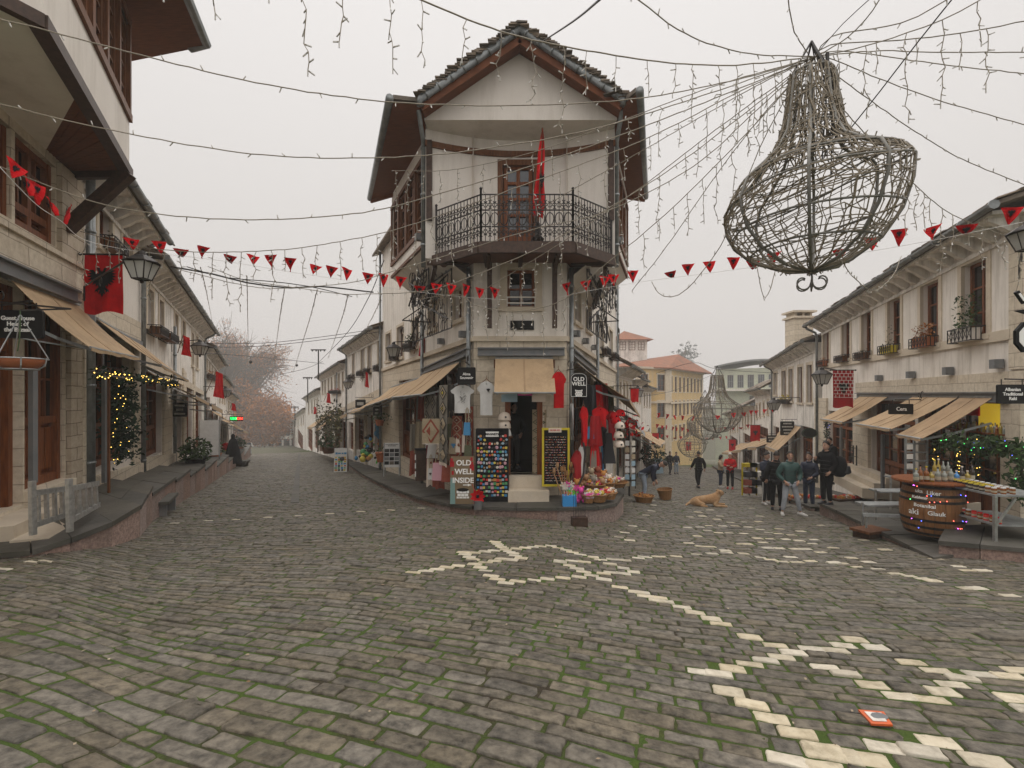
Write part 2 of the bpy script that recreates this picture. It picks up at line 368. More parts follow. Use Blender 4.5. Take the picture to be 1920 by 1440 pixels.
tiles(1200, 930, 2.667, [(5,480),(25,495),(105,520),(20,305),(100,303),(180,300),(290,294),(365,290),(440,285),(520,287),(600,305),(660,320),(720,333),(790,333),(860,327),(960,332),(1010,335),(1075,350),(1130,325),(1060,310),(1190,365),(1265,383),(1350,400),(1420,413),(1460,423),(1620,455),(1700,465),(1840,495),(1600,355),(1620,368),(1735,378),(1470,312),(1210,265),(1110,217),(740,300),(640,260),(700,262),(770,262),(840,268),(900,280),(970,260),(300,250),(250,238),(360,258),(430,275),(500,237),(540,243),(610,230),(480,150),(420,153),(350,150),(540,155),(600,165),(640,180),(700,190),(760,195),(400,185),(340,172),(450,185),(530,190),(590,212),(650,213),(720,213),(800,225),(870,240),(290,200),(240,158),(300,155),(700,165),(800,175),(870,217),(910,147),(450,130),(380,115),(520,130),(600,130),(250,105),(310,100),(400,100),(560,60),(600,100),(350,70),(290,80),(180,30),(60,75),(30,95),(70,45),(60,20)])
_white += [(1185, 985), (1170, 997), (1160, 1006), (1205, 995), (1180, 1012), (60, 1053), (5, 1067), (90, 1051)]
_white += [(330 + i * 57.5, 980 - i * 3.4) for i in range(9)]
WH = []; keep = [list(c) for c in CB]; done = set()
for px, py in _white:                                  # cut a white stone out of the course it lies in
    g = Gp(px, py); A = np.array(keep); dx = np.maximum(0, np.abs(A[:, 0] - g.x) - A[:, 2]); dy = np.abs(A[:, 1] + np.tan(A[:, 4]) * np.clip(g.x - A[:, 0], -A[:, 2], A[:, 2]) - g.y)
    i = int((dx + dy).argmin()); cx, cy, hl, hw, an = keep[i]; k = .104 * (1 + max(0, cy - 9) * .03); ta = math.tan(an); yr = cy + ta * (g.x - cx)
    WH.append((g.x, yr, k, hw, an)); new = []
    near_ = np.where((np.abs(A[:, 1] + ta * (g.x - A[:, 0]) - yr) < .03) & (np.abs(A[:, 0] - g.x) < A[:, 2] + k))[0]
    for j in sorted(near_, reverse=True):
        c, y, h, w_, n_ = keep.pop(int(j))
        for lo, hi in ((c - h, g.x - k), (g.x + k, c + h)):
            if hi - lo > .055: m_ = (lo + hi) / 2; new.append([m_, y + math.tan(n_) * (m_ - c), (hi - lo) / 2, w_, n_])
    keep += new
def stones(C, name, m):
    VS, FS = [], []; base = 0
    for cx, cy, hl, hw, a in C:
        near = cy < 9
        n = 14 if near else (8 if cy > 16 else 12)
        ring = ((.5, 0.0), (.9, -.0005), (.968, -.005), (1.0, -.018), (1.0, -.05)) if near else ((.75, 0), (.96, -.006), (1.0, -.03))
        gx, gy = RNG.uniform(.003, .009) if RNG.random() < .8 else RNG.uniform(.010, .02), RNG.uniform(.007, .017)
        A_, B_ = hl / math.cos(a) - gx, max(hw * math.cos(a) - gy, .033)
        c1, c2 = RNG.uniform(.88, .97), RNG.uniform(.78, .94)
        if n == 8: ox, oy = [1, c1, -c1, -1, -1, -c1, c1, 1], [c2, 1, 1, c2, -c2, -1, -1, -c2]
        elif n == 12: ox, oy = [1, c1, 0, -c1, -1, -1, -1, -c1, 0, c1, 1, 1], [c2, 1, 1, 1, c2, 0, -c2, -1, -1, -1, -c2, 0]
        else: ox, oy = [1, c1, .35, -.35, -c1, -1, -1, -1, -c1, -.35, .35, c1, 1, 1], [c2, 1, 1, 1, 1, c2, 0, -c2, -1, -1, -1, -1, -c2, 0]
        bx = np.array(ox) * A_ * (1 + RNG.normal(0, .022, n)); by = np.array(oy) * B_ * (1 + RNG.normal(0, .03, n))
        by = by + bx * RNG.normal(0, .02) ; hz = abs(RNG.normal(0.003, .005))
        tx, ty = RNG.normal(0, .015), RNG.normal(0, .02)
        ca, sa = math.cos(a), math.sin(a)
        for i, (k, z) in enumerate(ring):
            lx, ly = bx * k, by * k
            X = cx + lx * ca - ly * sa; Y = cy + lx * sa + ly * ca
            zz = z + hz + lx * tx + ly * ty + (RNG.normal(0, .0022, n) if i < 3 and near else 0)
            VS.append(np.stack([X, Y, Gn(X, Y) + zz], -1))
        k = len(ring)
        FS.append([base + j for j in range(n)])
        for i in range(k - 1):
            for j in range(n):
                FS.append([base + i * n + j, base + (i + 1) * n + j, base + (i + 1) * n + (j + 1) % n, base + i * n + (j + 1) % n])
        base += n * k
    vs = np.concatenate(VS)
    me = bpy.data.meshes.new(name); me.from_pydata(vs.tolist(), [], FS); me.materials.append(M[m])
    me.polygons.foreach_set('use_smooth', [True] * len(FS)); me.update()
    o = bpy.data.objects.new(name, me); COL.objects.link(o); return struct(o)
stones(keep, 'cobblestone_road', 'cobble')
stones(WH, 'white_paving_pattern', 'white_stone')

b_l = [] ; f_l = []
for i in range(150):                                   # crumbs and leaf bits lying about on the cobbles
    y = RNG.uniform(1.8, 11); x = RNG.uniform(-.95, .95) * y; s_ = RNG.uniform(.004, .012); a_ = RNG.uniform(0, 6.28); z = G(x, y) + .014
    for k in range(4): b_l.append((x + s_ * math.cos(a_ + k * 1.57) * (1.6 if k % 2 else 1), y + s_ * math.sin(a_ + k * 1.57) * (1.6 if k % 2 else 1), z + .004 * (k == 0)))
    f_l.append([4 * i, 4 * i + 1, 4 * i + 2, 4 * i + 3])
me_ = bpy.data.meshes.new('litter'); me_.from_pydata(b_l, [], f_l); me_.materials.append(mat('leaf_litter', (.42, .36, .27), (.16, .09, .04), 3, .9)); o_l = bpy.data.objects.new('litter', me_); COL.objects.link(o_l); o_l['kind'] = 'stuff'
# ---------------------------------------------------------------- facade planes of the two streets
LN = Plane((-6.545, 5), (-8.465, 9.6), 1)
LF = Plane((-8.46, 9.6), (-23.81, 40), 1)
CLW = Plane((-.93, 11.7), (-14.83, 40), -1)
CRW = Plane((1.33, 11.7), (10.75, 40), 1)
RF = Plane((9.464, 8), (20.12, 40), -1)

# ---------------------------------------------------------------- raised pavements
def pavement(name, st, drop=.07, m='stone_slab', wm='granite', seg=.8):
    """st: (outer x, outer y, inner x, inner y, top z) stations; slabs on a kerb wall of upright blocks"""
    a, b = MB(), MB()
    for i in range(len(st) - 1):
        p, q = st[i], st[i + 1]
        o0, o1 = V((p[0], p[1], p[4])), V((q[0], q[1], q[4])); n0, n1 = V((p[2], p[3], p[4] + .02)), V((q[2], q[3], q[4] + .02))
        ln = (o1 - o0).length; k = max(1, round(ln / seg))
        for j in range(k):
            t0, t1 = j / k, (j + 1) / k - .006 / max(ln / k, .1)
            A, B = o0.lerp(o1, t0), o0.lerp(o1, t1); C_, D = n0.lerp(n1, t0), n0.lerp(n1, t1)
            w = (C_ - A).length; m_ = max(1, round(w / .75)); rz = [random.uniform(-.006, .006) for _ in range(m_)]
            for h in range(m_):
                s0, s1 = h / m_, (h + 1) / m_ - (.008 / w if h < m_ - 1 else 0)
                c = [A.lerp(C_, s0), B.lerp(D, s0), B.lerp(D, s1), A.lerp(C_, s1)]
                if h == 0:
                    out = (A - C_).normalized() * random.uniform(.03, .05); c[0] = c[0] + out; c[1] = c[1] + out
                up = V((0, 0, rz[h])); dn = V((0, 0, -drop))
                a.hexa([x + dn for x in c] + [x + up for x in c])
            wl = [A, B]; q0 = (C_ - A).normalized() * random.uniform(.0, .012); th = (C_ - A).normalized() * .12
            lo = [V((x.x, x.y, min(G(x.x, x.y) - .25, x.z - .3))) + q0 for x in wl]; hi = [x + V((0, 0, -drop - .002)) + q0 for x in wl]
            b.hexa([lo[0], lo[1], lo[1] + th, lo[0] + th, hi[0], hi[1], hi[1] + th, hi[0] + th])
    r = bpy.data.objects.new(name, None); COL.objects.link(r); struct(r)
    a.build('paving_slab', m, r); b.build('kerb_wall', wm, r)
    return r
def LFx(d): return -3.61 - .505 * d
def lst(d, xo, z, k=0): return (xo, d, (LFx(d) if d > 9.6 else -4.46 - .417 * d) + .0, d + .0, z)
pavement('pavement', [(-8.2, 5.0, -9, 6.5, -.30), (-6.9, 5.75, -7.6, 7.4, -.30), (-6.05, 6.05, -7.65, 7.6, -.30), (-5.97, 6.5, -7.9, 8.2, -.28), (-6.0, 7.2, -8.1, 8.8, -.25), (-6.35, 8.2, -8.4, 9.5, -.23), (-7.38, 9.85, -8.95, 10.6, -.20)], seg=1.0)
def left_terraces():
    xs = [(9.86, -7.40, -.36), (12.2, -8.55, -.50), (14.4, -9.65, -.75), (17.2, -11.0, -1.02), (21, -12.9, -1.45), (26, -15.35, -1.98), (32, -18.3, -2.6), (40, -22.3, -3.4), (52, -28.3, -4.6)]
    for i in range(len(xs) - 1):
        d0, x0, z0 = xs[i]; d1, x1, _ = xs[i + 1]
        pavement('pavement', [(x0, d0, LFx(d0 + .7), d0 + .7, z0), (x1, d1, LFx(d1 + .7), d1 + .7, z0 - .03 * (d1 - d0))], seg=1.1)
left_terraces()
def cl(d): return 4.85 - .492 * d
def cr(d): return -2.57 + .333 * d
pavement('pavement', [(-12.2, 34.0, cl(34.3), 34.3, -2.85), (-8.3, 25.0, cl(25.5), 25.5, -2.08), (-6.15, 20.0, cl(20.6), 20.6, -1.66), (-4.55, 16.6, cl(17.1), 17.1, -1.36), (-3.3, 14.0, cl(14.4), 14.4, -1.12), (-2.3, 12.3, cl(12.8), 12.8, -.98), (-1.45, 11.2, -.95, 11.72, -.89), (-.85, 10.78, -.6, 11.72, -.85), (0.1, 10.6, .1, 11.72, -.84), (1.0, 10.58, .8, 11.72, -.83), (1.9, 10.62, 1.3, 11.72, -.82), (2.35, 10.95, 1.45, 12.1, -.82), (2.75, 12.0, 1.62, 12.6, -.83), (2.95, 12.7, 1.8, 13.2, -.83)], seg=.75)
pavement('pavement', [(3.1, 14.6, cr(14.9), 14.9, -1.62), (5.3, 21.0, cr(21.2), 21.2, -2.45), (8.8, 31.0, cr(31.2), 31.2, -3.75), (12.5, 42, cr(42.2), 42.2, -5.05), (19, 60, cr(60), 60, -7.2)], seg=1.2)
def rf(d): return 6.8 + .333 * d
pavement('pavement', [(9.9, 7.35, 10.6, 8.6, -.74), (8.0, 7.5, 9.5, 8.9, -.74), (7.05, 7.95, 7.9, 8.75, -.76)], seg=.7)
pavement('pavement', [(6.84, 7.75, rf(8.6), 8.6, -.97), (7.9, 11.0, rf(10.5), 10.5, -1.2), (8.35, 12.3, rf(11.9), 11.9, -1.31), (8.8, 13.75, rf(13.4), 13.4, -1.42)], seg=.9)
pavement('pavement', [(9.1, 14.6, rf(14.6), 14.6, -1.75), (10.9, 20, rf(20.2), 20.2, -2.4), (14.4, 30, rf(30.2), 30.2, -3.7), (18.3, 41, rf(41.2), 41.2, -5.05), (25, 60, rf(60), 60, -7.2)], seg=1.2)
# the drain strip down the middle of the left street
b_ = MB()
for i in range(46):
    d0 = 12.5 + i * .95; d1 = d0 + .93; c0, c1 = -.16 - .44 * d0, -.16 - .44 * d1
    q = [V((c0 - .11, d0, 0)), V((c0 + .11, d0, 0)), V((c1 + .11, d1, 0)), V((c1 - .11, d1, 0))]
    b_.hexa([V((p.x, p.y, G(p.x, p.y) - .1)) for p in q] + [V((p.x, p.y, G(p.x, p.y) + .016)) for p in q])
struct(b_.build('drain_strip', 'stone_slab'))

# ---------------------------------------------------------------- house parts
def facade(mb, pl, u0, u1, zb, zt0, zt1, ops, rev=.3):
    us = sorted({u0, u1, *[x for o in ops for x in o[:2]]}); zs = sorted({zb, *[x for o in ops for x in o[2:4]]})
    zt = lambda u: zt0 + (zt1 - zt0) * (u - u0) / (u1 - u0)
    for a, b in zip(us, us[1:]):
        for c, d in list(zip(zs, zs[1:])) + [(zs[-1], None)]:
            mu = (a + b) / 2; mz = (c + d) / 2 if d is not None else 1e9
            if any(o[0] < mu < o[1] and o[2] < mz < o[3] for o in ops): continue
            mb.quad(pl.at(a, c), pl.at(b, c), pl.at(b, d if d is not None else zt(b)), pl.at(a, d if d is not None else zt(a)))
    for a, b, c, d in [o[:4] for o in ops]:
        mb.quad(pl.at(a, c), pl.at(a, d), pl.at(a, d, -rev), pl.at(a, c, -rev)); mb.quad(pl.at(b, c), pl.at(b, c, -rev), pl.at(b, d, -rev), pl.at(b, d))
        mb.quad(pl.at(a, d), pl.at(b, d), pl.at(b, d, -rev), pl.at(a, d, -rev)); mb.quad(pl.at(a, c), pl.at(a, c, -rev), pl.at(b, c, -rev), pl.at(b, c))
def shell(mb, pl, u0, u1, zb, zt0, zt1, depth):        # side, back and top faces behind a facade
    for u, z in ((u0, zt0), (u1, zt1)): mb.quad(pl.at(u, zb), pl.at(u, z), pl.at(u, z, -depth), pl.at(u, zb, -depth))
    mb.quad(pl.at(u0, zb, -depth), pl.at(u0, zt0, -depth), pl.at(u1, zt1, -depth), pl.at(u1, zb, -depth))
def window(pl, u0, u1, z0, z1, par, cols=2, rows=3, o=-.22, m='wood', fw=.07, bw=.04, glass='glass', name='window', sash=True):
    mb = MB()
    pbox(mb, pl, u0, u0 + fw, z0, z1, o, o + .07); pbox(mb, pl, u1 - fw, u1, z0, z1, o, o + .07)
    pbox(mb, pl, u0 + fw, u1 - fw, z0, z0 + fw, o, o + .07); pbox(mb, pl, u0 + fw, u1 - fw, z1 - fw, z1, o, o + .07)
    for i in range(1, cols):
        u = u0 + (u1 - u0) * i / cols; w = bw * (1.7 if sash and i * 2 == cols else 1) / 2
        pbox(mb, pl, u - w, u + w, z0 + fw, z1 - fw, o + .005, o + .06)
    for j in range(1, rows):
        z = z0 + (z1 - z0) * j / rows; pbox(mb, pl, u0 + fw, u1 - fw, z - bw / 2, z + bw / 2, o + .008, o + .052)
    w = mb.build(name, m, par); g = MB()
    g.quad(pl.at(u0 + fw / 2, z0 + fw / 2, o + .02), pl.at(u1 - fw / 2, z0 + fw / 2, o + .02), pl.at(u1 - fw / 2, z1 - fw / 2, o + .02), pl.at(u0 + fw / 2, z1 - fw / 2, o + .02))
    g.build('pane', glass, w); return w
def surround(pl, u0, u1, z0, z1, par, w=.15, o=.025, m='trim', sill=True, name='window_surround'):
    mb = MB()
    pbox(mb, pl, u0 - w, u0 + .002, z0, z1 + w, -.05, o); pbox(mb, pl, u1 - .002, u1 + w, z0, z1 + w, -.05, o)
    pbox(mb, pl, u0 + .002, u1 - .002, z1 - .002, z1 + w, -.05, o - .003)
    if sill: pbox(mb, pl, u0 - w - .04, u1 + w + .04, z0 - .1, z0 + .002, -.05, o + .05)
    return mb.build(name, m, par)
def shopfront(pl, u0, u1, z0, z1, par, leaves=2, o=-.25, panel=.32, m='wood', glass='glass', trans=.22, rows=3):
    """timber shopfront: panelled base, glazed leaves with glazing bars and a transom light"""
    mb = MB(); H = z1 - z0; zp = z0 + H * panel; zt = z1 - H * trans
    pbox(mb, pl, u0, u1, z0, z1, o - .06, o - .03)
    for u in (u0, u1 - .1): pbox(mb, pl, u, u + .1, z0, z1, o - .02, o + .1)
    pbox(mb, pl, u0 + .1, u1 - .1, zt - .05, zt + .05, o - .02, o + .085); pbox(mb, pl, u0 + .1, u1 - .1, z1 - .1, z1, o - .02, o + .08)
    pbox(mb, pl, u0 + .1, u1 - .1, z0, z0 + .14, o - .02, o + .08); pbox(mb, pl, u0 + .1, u1 - .1, zp - .06, zp + .06, o - .02, o + .075)
    g = MB(); w = (u1 - u0 - .2) / leaves
    for i in range(leaves):
        a = u0 + .1 + w * i; b = a + w
        if i: pbox(mb, pl, a - .055, a + .055, z0 + .14, z1 - .1, o - .02, o + .07)
        for s0, s1 in ((.08, .46), (.54, .92)): pbox(mb, pl, a + w * s0, a + w * s1, z0 + .22, zp - .13, o - .03, o + .03)
        pbox(mb, pl, a + w / 2 - .018, a + w / 2 + .018, zp + .06, z1 - .1, o - .02, o + .04)
        for j in range(1, rows):
            z = zp + (zt - zp) * j / rows; pbox(mb, pl, a + .05, b - .05, z - .018, z + .018, o - .02, o + .038)
    s = mb.build('shopfront', m, par)
    g.quad(pl.at(u0 + .1, zp, o - .005), pl.at(u1 - .1, zp, o - .005), pl.at(u1 - .1, z1 - .1, o - .005), pl.at(u0 + .1, z1 - .1, o - .005)); g.build('pane', glass, s)
    return s
def pipe(pl, u, z0, z1, par, o=.1, r=.055, m='zinc', neck=0):
    mb = MB(); pts = [pl.at(u, z0, o), pl.at(u, z1 - neck, o)]
    if neck: pts += [pl.at(u, z1 - neck * .6, o + .05), pl.at(u, z1 - neck * .2, o + .4), pl.at(u, z1, o + .45)]
    mb.tube(pts, r, 8); z = z0 + .6
    while z < z1 - neck:
        mb.tube([pl.at(u, z, o), pl.at(u, z + .05, o)], r * 1.25, 8); z += 1.5
    return mb.build('downpipe', m, par, smooth=True)
def strip(pl, u0, za0, za1, u1, zb0, zb1, o0, o1, mb):  # band along a facade, its ends at different heights
    mb.hexa([pl.at(u0, za0, o0), pl.at(u1, zb0, o0), pl.at(u1, zb0, o1), pl.at(u0, za0, o1), pl.at(u0, za1, o0), pl.at(u1, zb1, o0), pl.at(u1, zb1, o1), pl.at(u0, za1, o1)])
def eaves(pl, u0, u1, z0, z1, par, over=.55, rise=1.5, depth=7, m='slate', corb=True, gut=True, hang=.3, corbm='plaster_old'):
    zf = lambda u: z0 + (z1 - z0) * (u - u0) / (u1 - u0)
    a, b = u0 - hang, u1 + hang
    mb = MB()                                          # roof: two slopes and loose stone slabs along the eave
    for s0, s1 in ((over, -depth / 2), (-depth, -depth / 2)):
        for k in range(1):
            mb.hexa([pl.at(a, zf(a) + .02, s0), pl.at(b, zf(b) + .02, s0), pl.at(b, zf(b) + rise, s1), pl.at(a, zf(a) + rise, s1),
                     pl.at(a, zf(a) + .1, s0), pl.at(b, zf(b) + .1, s0), pl.at(b, zf(b) + rise + .1, s1), pl.at(a, zf(a) + rise + .1, s1)])
    tan = rise / (over + depth / 2)
    for row in range(4):
        u = a - random.uniform(0, .1)
        while u < b + .05:
            w = random.uniform(.25, .6); s = over + .06 - row * .34 + random.uniform(-.05, .07); zz = zf(u) + .105 + (over - s) * tan + row * .008 + random.uniform(0, .03)
            L_ = .55; t = random.uniform(.02, .04); x = random.uniform(-.03, .03)
            mb.hexa([pl.at(u, zz, s + x), pl.at(u + w - .01, zz + x * .3, s), pl.at(u + w - .01, zz + L_ * tan, s - L_), pl.at(u, zz + L_ * tan, s - L_),
                     pl.at(u, zz + t, s + x), pl.at(u + w - .01, zz + t + x * .3, s), pl.at(u + w - .01, zz + t + L_ * tan, s - L_), pl.at(u, zz + t + L_ * tan, s - L_)])
            u += w
    mb.build('roof', m, par)
    c = MB()                                           # coved cornice with corbels
    strip(pl, u0, zf(u0) - .06, zf(u0) + .01, u1, zf(u1) - .06, zf(u1) + .01, 0, over - .08, c)
    if corb:
        n = max(2, int((u1 - u0) / .55))
        for i in range(n):
            u = u0 + (u1 - u0) * (i + .5) / n; z = zf(u) - .06; w = .075
            pr = [(0, 0), (over - .12, 0), (over - .12, -.06), (over * .55, -.14), (over * .3, -.26), (0, -.36)]
            c.prism([pl.at(u - w, z + q[1], q[0]) for q in pr], pl.e * (2 * w))
        strip(pl, u0, zf(u0) - .46, zf(u0) - .36, u1, zf(u1) - .46, zf(u1) - .36, 0, .05, c)
    c.build('cornice', corbm, par)
    if gut:
        g = MB(); k = 6; pts = []
        n = max(2, int((b - a) / 1.0)); prof = [(math.cos(t), math.sin(t)) for t in [math.pi + i * math.pi / 6 for i in range(7)]]
        for i in range(n + 1):
            u = a + (b - a) * i / n
            for (x, y) in prof: g.v.append(tuple(pl.at(u, zf(u) + .05 + y * .085, over + .05 + x * .085)))
        for i in range(n):
            for j in range(6): g.f.append([i * 7 + j, i * 7 + j + 1, (i + 1) * 7 + j + 1, (i + 1) * 7 + j]); g.m.append(0); g.sm.append(False)
        for i in range(n + 1):
            u = a + (b - a) * i / n; g.tube([pl.at(u - .02, zf(u) + .03, over + .05), pl.at(u + .02, zf(u) + .03, over + .05)], .092, 8)
        g.build('gutter', 'zinc', par)

def wbox(pl, u0, u1, z, par=None, label=None, planter='wood_dark', plant=None, depth=.28, h=.26, group='window boxes'):
    """wrought iron window box holding a planter"""
    r = thing('window_box', pl.at((u0 + u1) / 2, z, .02), label, 'window box', group); mb = MB()
    for o in (.02, depth):
        for zz in (0, h): mb.bar(pl.at(u0, z + zz, o), pl.at(u1, z + zz, o), .02)
    n = max(3, int((u1 - u0) / .14))
    for i in range(n + 1):
        u = u0 + (u1 - u0) * i / n; mb.bar(pl.at(u, z, depth), pl.at(u, z + h, depth), .014)
        if i < n: mb.tube([pl.at(u, z + .02, depth), pl.at(u + (u1 - u0) / n, z + h - .02, depth)], .006, 4); mb.tube([pl.at(u, z + h - .02, depth), pl.at(u + (u1 - u0) / n, z + .02, depth)], .006, 4)
    for u in (u0, u1):
        for k in range(4): mb.bar(pl.at(u, z, .02 + (depth - .02) * k / 3), pl.at(u, z + h, .02 + (depth - .02) * k / 3), .014)
        mb.bar(pl.at(u, z, .0), pl.at(u, z, depth), .02); mb.bar(pl.at(u, z + h, 0), pl.at(u, z + h, depth), .02)
    mb.build('rail', 'iron', r)
    p = MB(); a, b = u0 + .06, u1 - .06
    p.hexa([pl.at(a + .02, z + .01, .07), pl.at(b - .02, z + .01, .07), pl.at(b - .02, z + .01, depth - .05), pl.at(a + .02, z + .01, depth - .05), pl.at(a, z + h - .03, .05), pl.at(b, z + h - .03, .05), pl.at(b, z + h - .03, depth - .03), pl.at(a, z + h - .03, depth - .03)])
    p.build('planter', planter, r)
    if plant:
        f = MB(); hgt = plant[1]
        for i in range(plant[2]):
            c = pl.at(random.uniform(a, b), z + h + random.uniform(0, 1) ** 1.5 * hgt, random.uniform(.06, depth - .04)); leafq(f, c, plant[3])
        f.build('foliage', plant[0], r)
    return r
def leafq(mb, c, s, flat=0):
    d = V((random.gauss(0, 1), random.gauss(0, 1), random.gauss(0, 1) * (1 - flat))).normalized(); u = d.orthogonal().normalized(); u.rotate(Matrix.Rotation(random.uniform(0, 6.28), 3, d)); w = d.cross(u)
    s *= random.uniform(.6, 1.3); c = V(c)
    mb.quad(c - u * s, c + w * s * .42, c + u * s, c - w * s * .42)

def base_z(pl, u, o=0): p = pl.at(u, 0, o); return G(p.x, p.y)
def house(label, pl, px0, px1, eave, over=.55, wins=(), shops=(), depth=7, wallm='plaster_old', rise=1.4, corb=True, band=None, grp=None, win_rows=3, shopm='wood', trim=True, roofm='slate', name='house', u01=None, ww='wood'):
    u0, u1 = u01 or sorted((pl.u(px0), pl.u(px1)))
    q = pl.off(over + .05); (ax, ay), (bx, by) = eave
    ua, ub = q.u(ax), q.u(bx); za, zb_ = q.z(ax, ay), q.z(bx, by)
    ze = lambda u: za + (zb_ - za) * (u - ua) / (ub - ua)
    zt0, zt1 = ze(u0), ze(u1); zb = min(base_z(pl, u0), base_z(pl, u1)) - .6
    um = (u0 + u1) / 2
    r = thing(name, pl.at(um, base_z(pl, um)), label, 'house', grp)
    W_ = []; Sh = []
    for w in wins:
        a, b = sorted((pl.u(w[0]), pl.u(w[1]))); c = (w[0] + w[1]) / 2; W_.append((a, b, pl.z(c, w[3]), pl.z(c, w[2])))
    for s in shops:
        a, b = sorted((pl.u(s[0]), pl.u(s[1]))); c = (s[0] + s[1]) / 2; Sh.append((a, b, pl.z(c, s[3]), pl.z(c, s[2])))
    mb = MB(); facade(mb, pl, u0, u1, zb, zt0, zt1, W_ + Sh); shell(mb, pl, u0, u1, zb, zt0, zt1, depth)
    mb.build('wall', wallm, r)
    for w in W_:
        window(pl, *w, r, rows=win_rows, m=ww)
        if trim: surround(pl, *w, r)
    for s in Sh: shopfront(pl, *s, r, leaves=max(1, round((s[1] - s[0]) / 1.3)), m=shopm)
    eaves(pl, u0, u1, zt0, zt1, r, over=over, rise=rise, depth=depth, corb=corb, m=roofm)
    if band:                                           # stone band above the shops: (px, py top, py bottom) at both ends, material
        b = MB(); B0, B1, bm = band
        A = (pl.u(B0[0]), pl.z(B0[0], B0[2]), pl.z(B0[0], B0[1])); B_ = (pl.u(B1[0]), pl.z(B1[0], B1[2]), pl.z(B1[0], B1[1]))
        if A[0] > B_[0]: A, B_ = B_, A
        strip(pl, *A, *B_, .0, .05, b); b.build('stone_band', bm, r)
    return r, u0, u1, zt0, zt1
# ---------------------------------------------------------------- left street, left row
GL = 'houses on the left side of the left street'
h, u0, u1, z0, z1 = house('white two storey house with stone framed windows behind the large eagle flag', LF, 152, 262, ((232, 320), (283, 400)), .6,
    wins=[(184, 209, 352, 470), (229, 248, 408, 490)], shops=[(168, 243, 640, 872)], band=((153, 548, 600), (260, 605, 640), 'lime'), grp=GL, wallm='plaster_clean')
pipe(LF, LF.u(155), -.3, z0 - .1, h); pipe(LF, LF.u(261), -.8, z1, h, neck=.5)
b = MB(); q = LF.off(.03)
strip(LF, LF.u(153), LF.z(153, 612), LF.z(153, 600), LF.u(258), LF.z(258, 648), LF.z(258, 640), 0, .12, b); b.build('steel_beam', 'steel', h)
b = MB(); strip(LF, LF.u(246), LF.z(246, 890), LF.z(246, 640), LF.u(258), LF.z(258, 885), LF.z(258, 645), 0, .06, b); b.build('stone_pillar', 'lime', h)
b = MB(); strip(LF, LF.u(150), LF.z(150, 920), LF.z(150, 612), LF.u(167), LF.z(167, 915), LF.z(167, 612), 0, .07, b); b.build('stone_pillar', 'lime', h)
b = MB(); strip(LF, LF.u(168), LF.z(168, 930), LF.z(168, 895), LF.u(258), LF.z(258, 900), LF.z(258, 868), 0, .14, b); b.build('plinth', 'lime', h)
h, u0, u1, z0, z1 = house('long white house with paired narrow windows and a zinc gutter', LF, 263, 383, ((300, 465), (388, 596)), .6,
    wins=[(276, 287, 543, 614), (298, 306, 564, 627), (327, 333, 589, 635), (341, 347, 602, 645), (359, 363, 625, 685), (367, 371, 631, 691)],
    shops=[(264, 303, 690, 858), (325, 340, 715, 848), (348, 360, 722, 846), (364, 378, 735, 842)], band=((264, 658, 685), (382, 735, 742), 'trim'), grp=GL)
pipe(LF, LF.u(322), -2, z0 - 1.3, h); pipe(LF, LF.u(381), -2.6, z1, h, neck=.5)
for a, c in ((304, 319), (341, 347), (361, 364)): b = MB(); strip(LF, LF.u(a), LF.z(a, 880), LF.z(a, 690), LF.u(c), LF.z(c, 873), LF.z(c, 700), 0, .06, b); b.build('stone_pillar', 'lime', h)
b = MB(); strip(LF, LF.u(264), LF.z(264, 900), LF.z(264, 858), LF.u(340), LF.z(340, 875), LF.z(340, 848), 0, .14, b); b.build('plinth', 'lime', h)
def autowin(pl, pxs, yt, yb, px0, px1, frac=.3):       # window rows between two image lines
    out = []; (ya0, ya1), (yb0, yb1) = yt, yb
    for px in pxs:
        t = (px - px0) / (px1 - px0); w = frac
        out.append((px - w, px + w, ya0 + (ya1 - ya0) * t, yb0 + (yb1 - yb0) * t))
    return out
h, u0, u1, z0, z1 = house('small white house with a stone slab roof below the long house', LF, 384, 408, ((390, 628), (412, 664)), .5, grp=GL,
    wins=autowin(LF, (388, 393, 398, 403), (655, 690), (690, 715), 384, 408, 1.0), shops=[(386, 394, 745, 848), (397, 405, 757, 845)])
h, u0, u1, z0, z1 = house('narrow white house with a bent gutter beside the autumn tree', LF, 409, 424, ((411, 690), (428, 712)), .5, grp=GL,
    wins=autowin(LF, (412, 417, 421), (715, 725), (752, 757), 409, 424, .8), shops=[(411, 416, 780, 845), (418, 423, 783, 845)])
h, u0, u1, z0, z1 = house('farthest white house of the left row half lost in haze', LF, 425, 436, ((426, 728), (437, 738)), .5, grp=GL,
    wins=autowin(LF, (428, 431, 434), (748, 752), (772, 775), 425, 436, .6), shops=[(427, 430, 795, 845), (432, 435, 797, 845)])

# the near house with the projecting timber bay
nh = thing('house', (-7.6, 7.0, 0), 'cream house with a large overhanging plaster bay and timber windows at the left edge', 'house')
uA, uB = LN.u(-260), LN.u(160)
zband = 3.62
ops = [(LN.u(-150), LN.u(-60), .15, 3.3), (LN.u(-48), LN.u(43), -.05, 3.3), (LN.u(46), LN.u(121), .15, 3.3), (LN.u(-150), LN.u(-45), 4.25, 5.6), (LN.u(-35), LN.u(22), 4.25, 5.6), (LN.u(28), LN.u(104), 4.22, 5.6)]
mb = MB(); facade(mb, LN, uA, uB, -1, 8.3, 8.3, ops, .2); shell(mb, LN, uA, uB, -1, 8.3, 8.3, 6); mb.build('wall', 'lime', nh)
for o in (ops[0], ops[2]): shopfront(LN, *o, nh, leaves=2, rows=2, panel=.34, o=-.16)
o = ops[1]; mb = MB()                                   # the door
pbox(mb, LN, o[0], o[1], o[2], o[3], -.34, -.3)
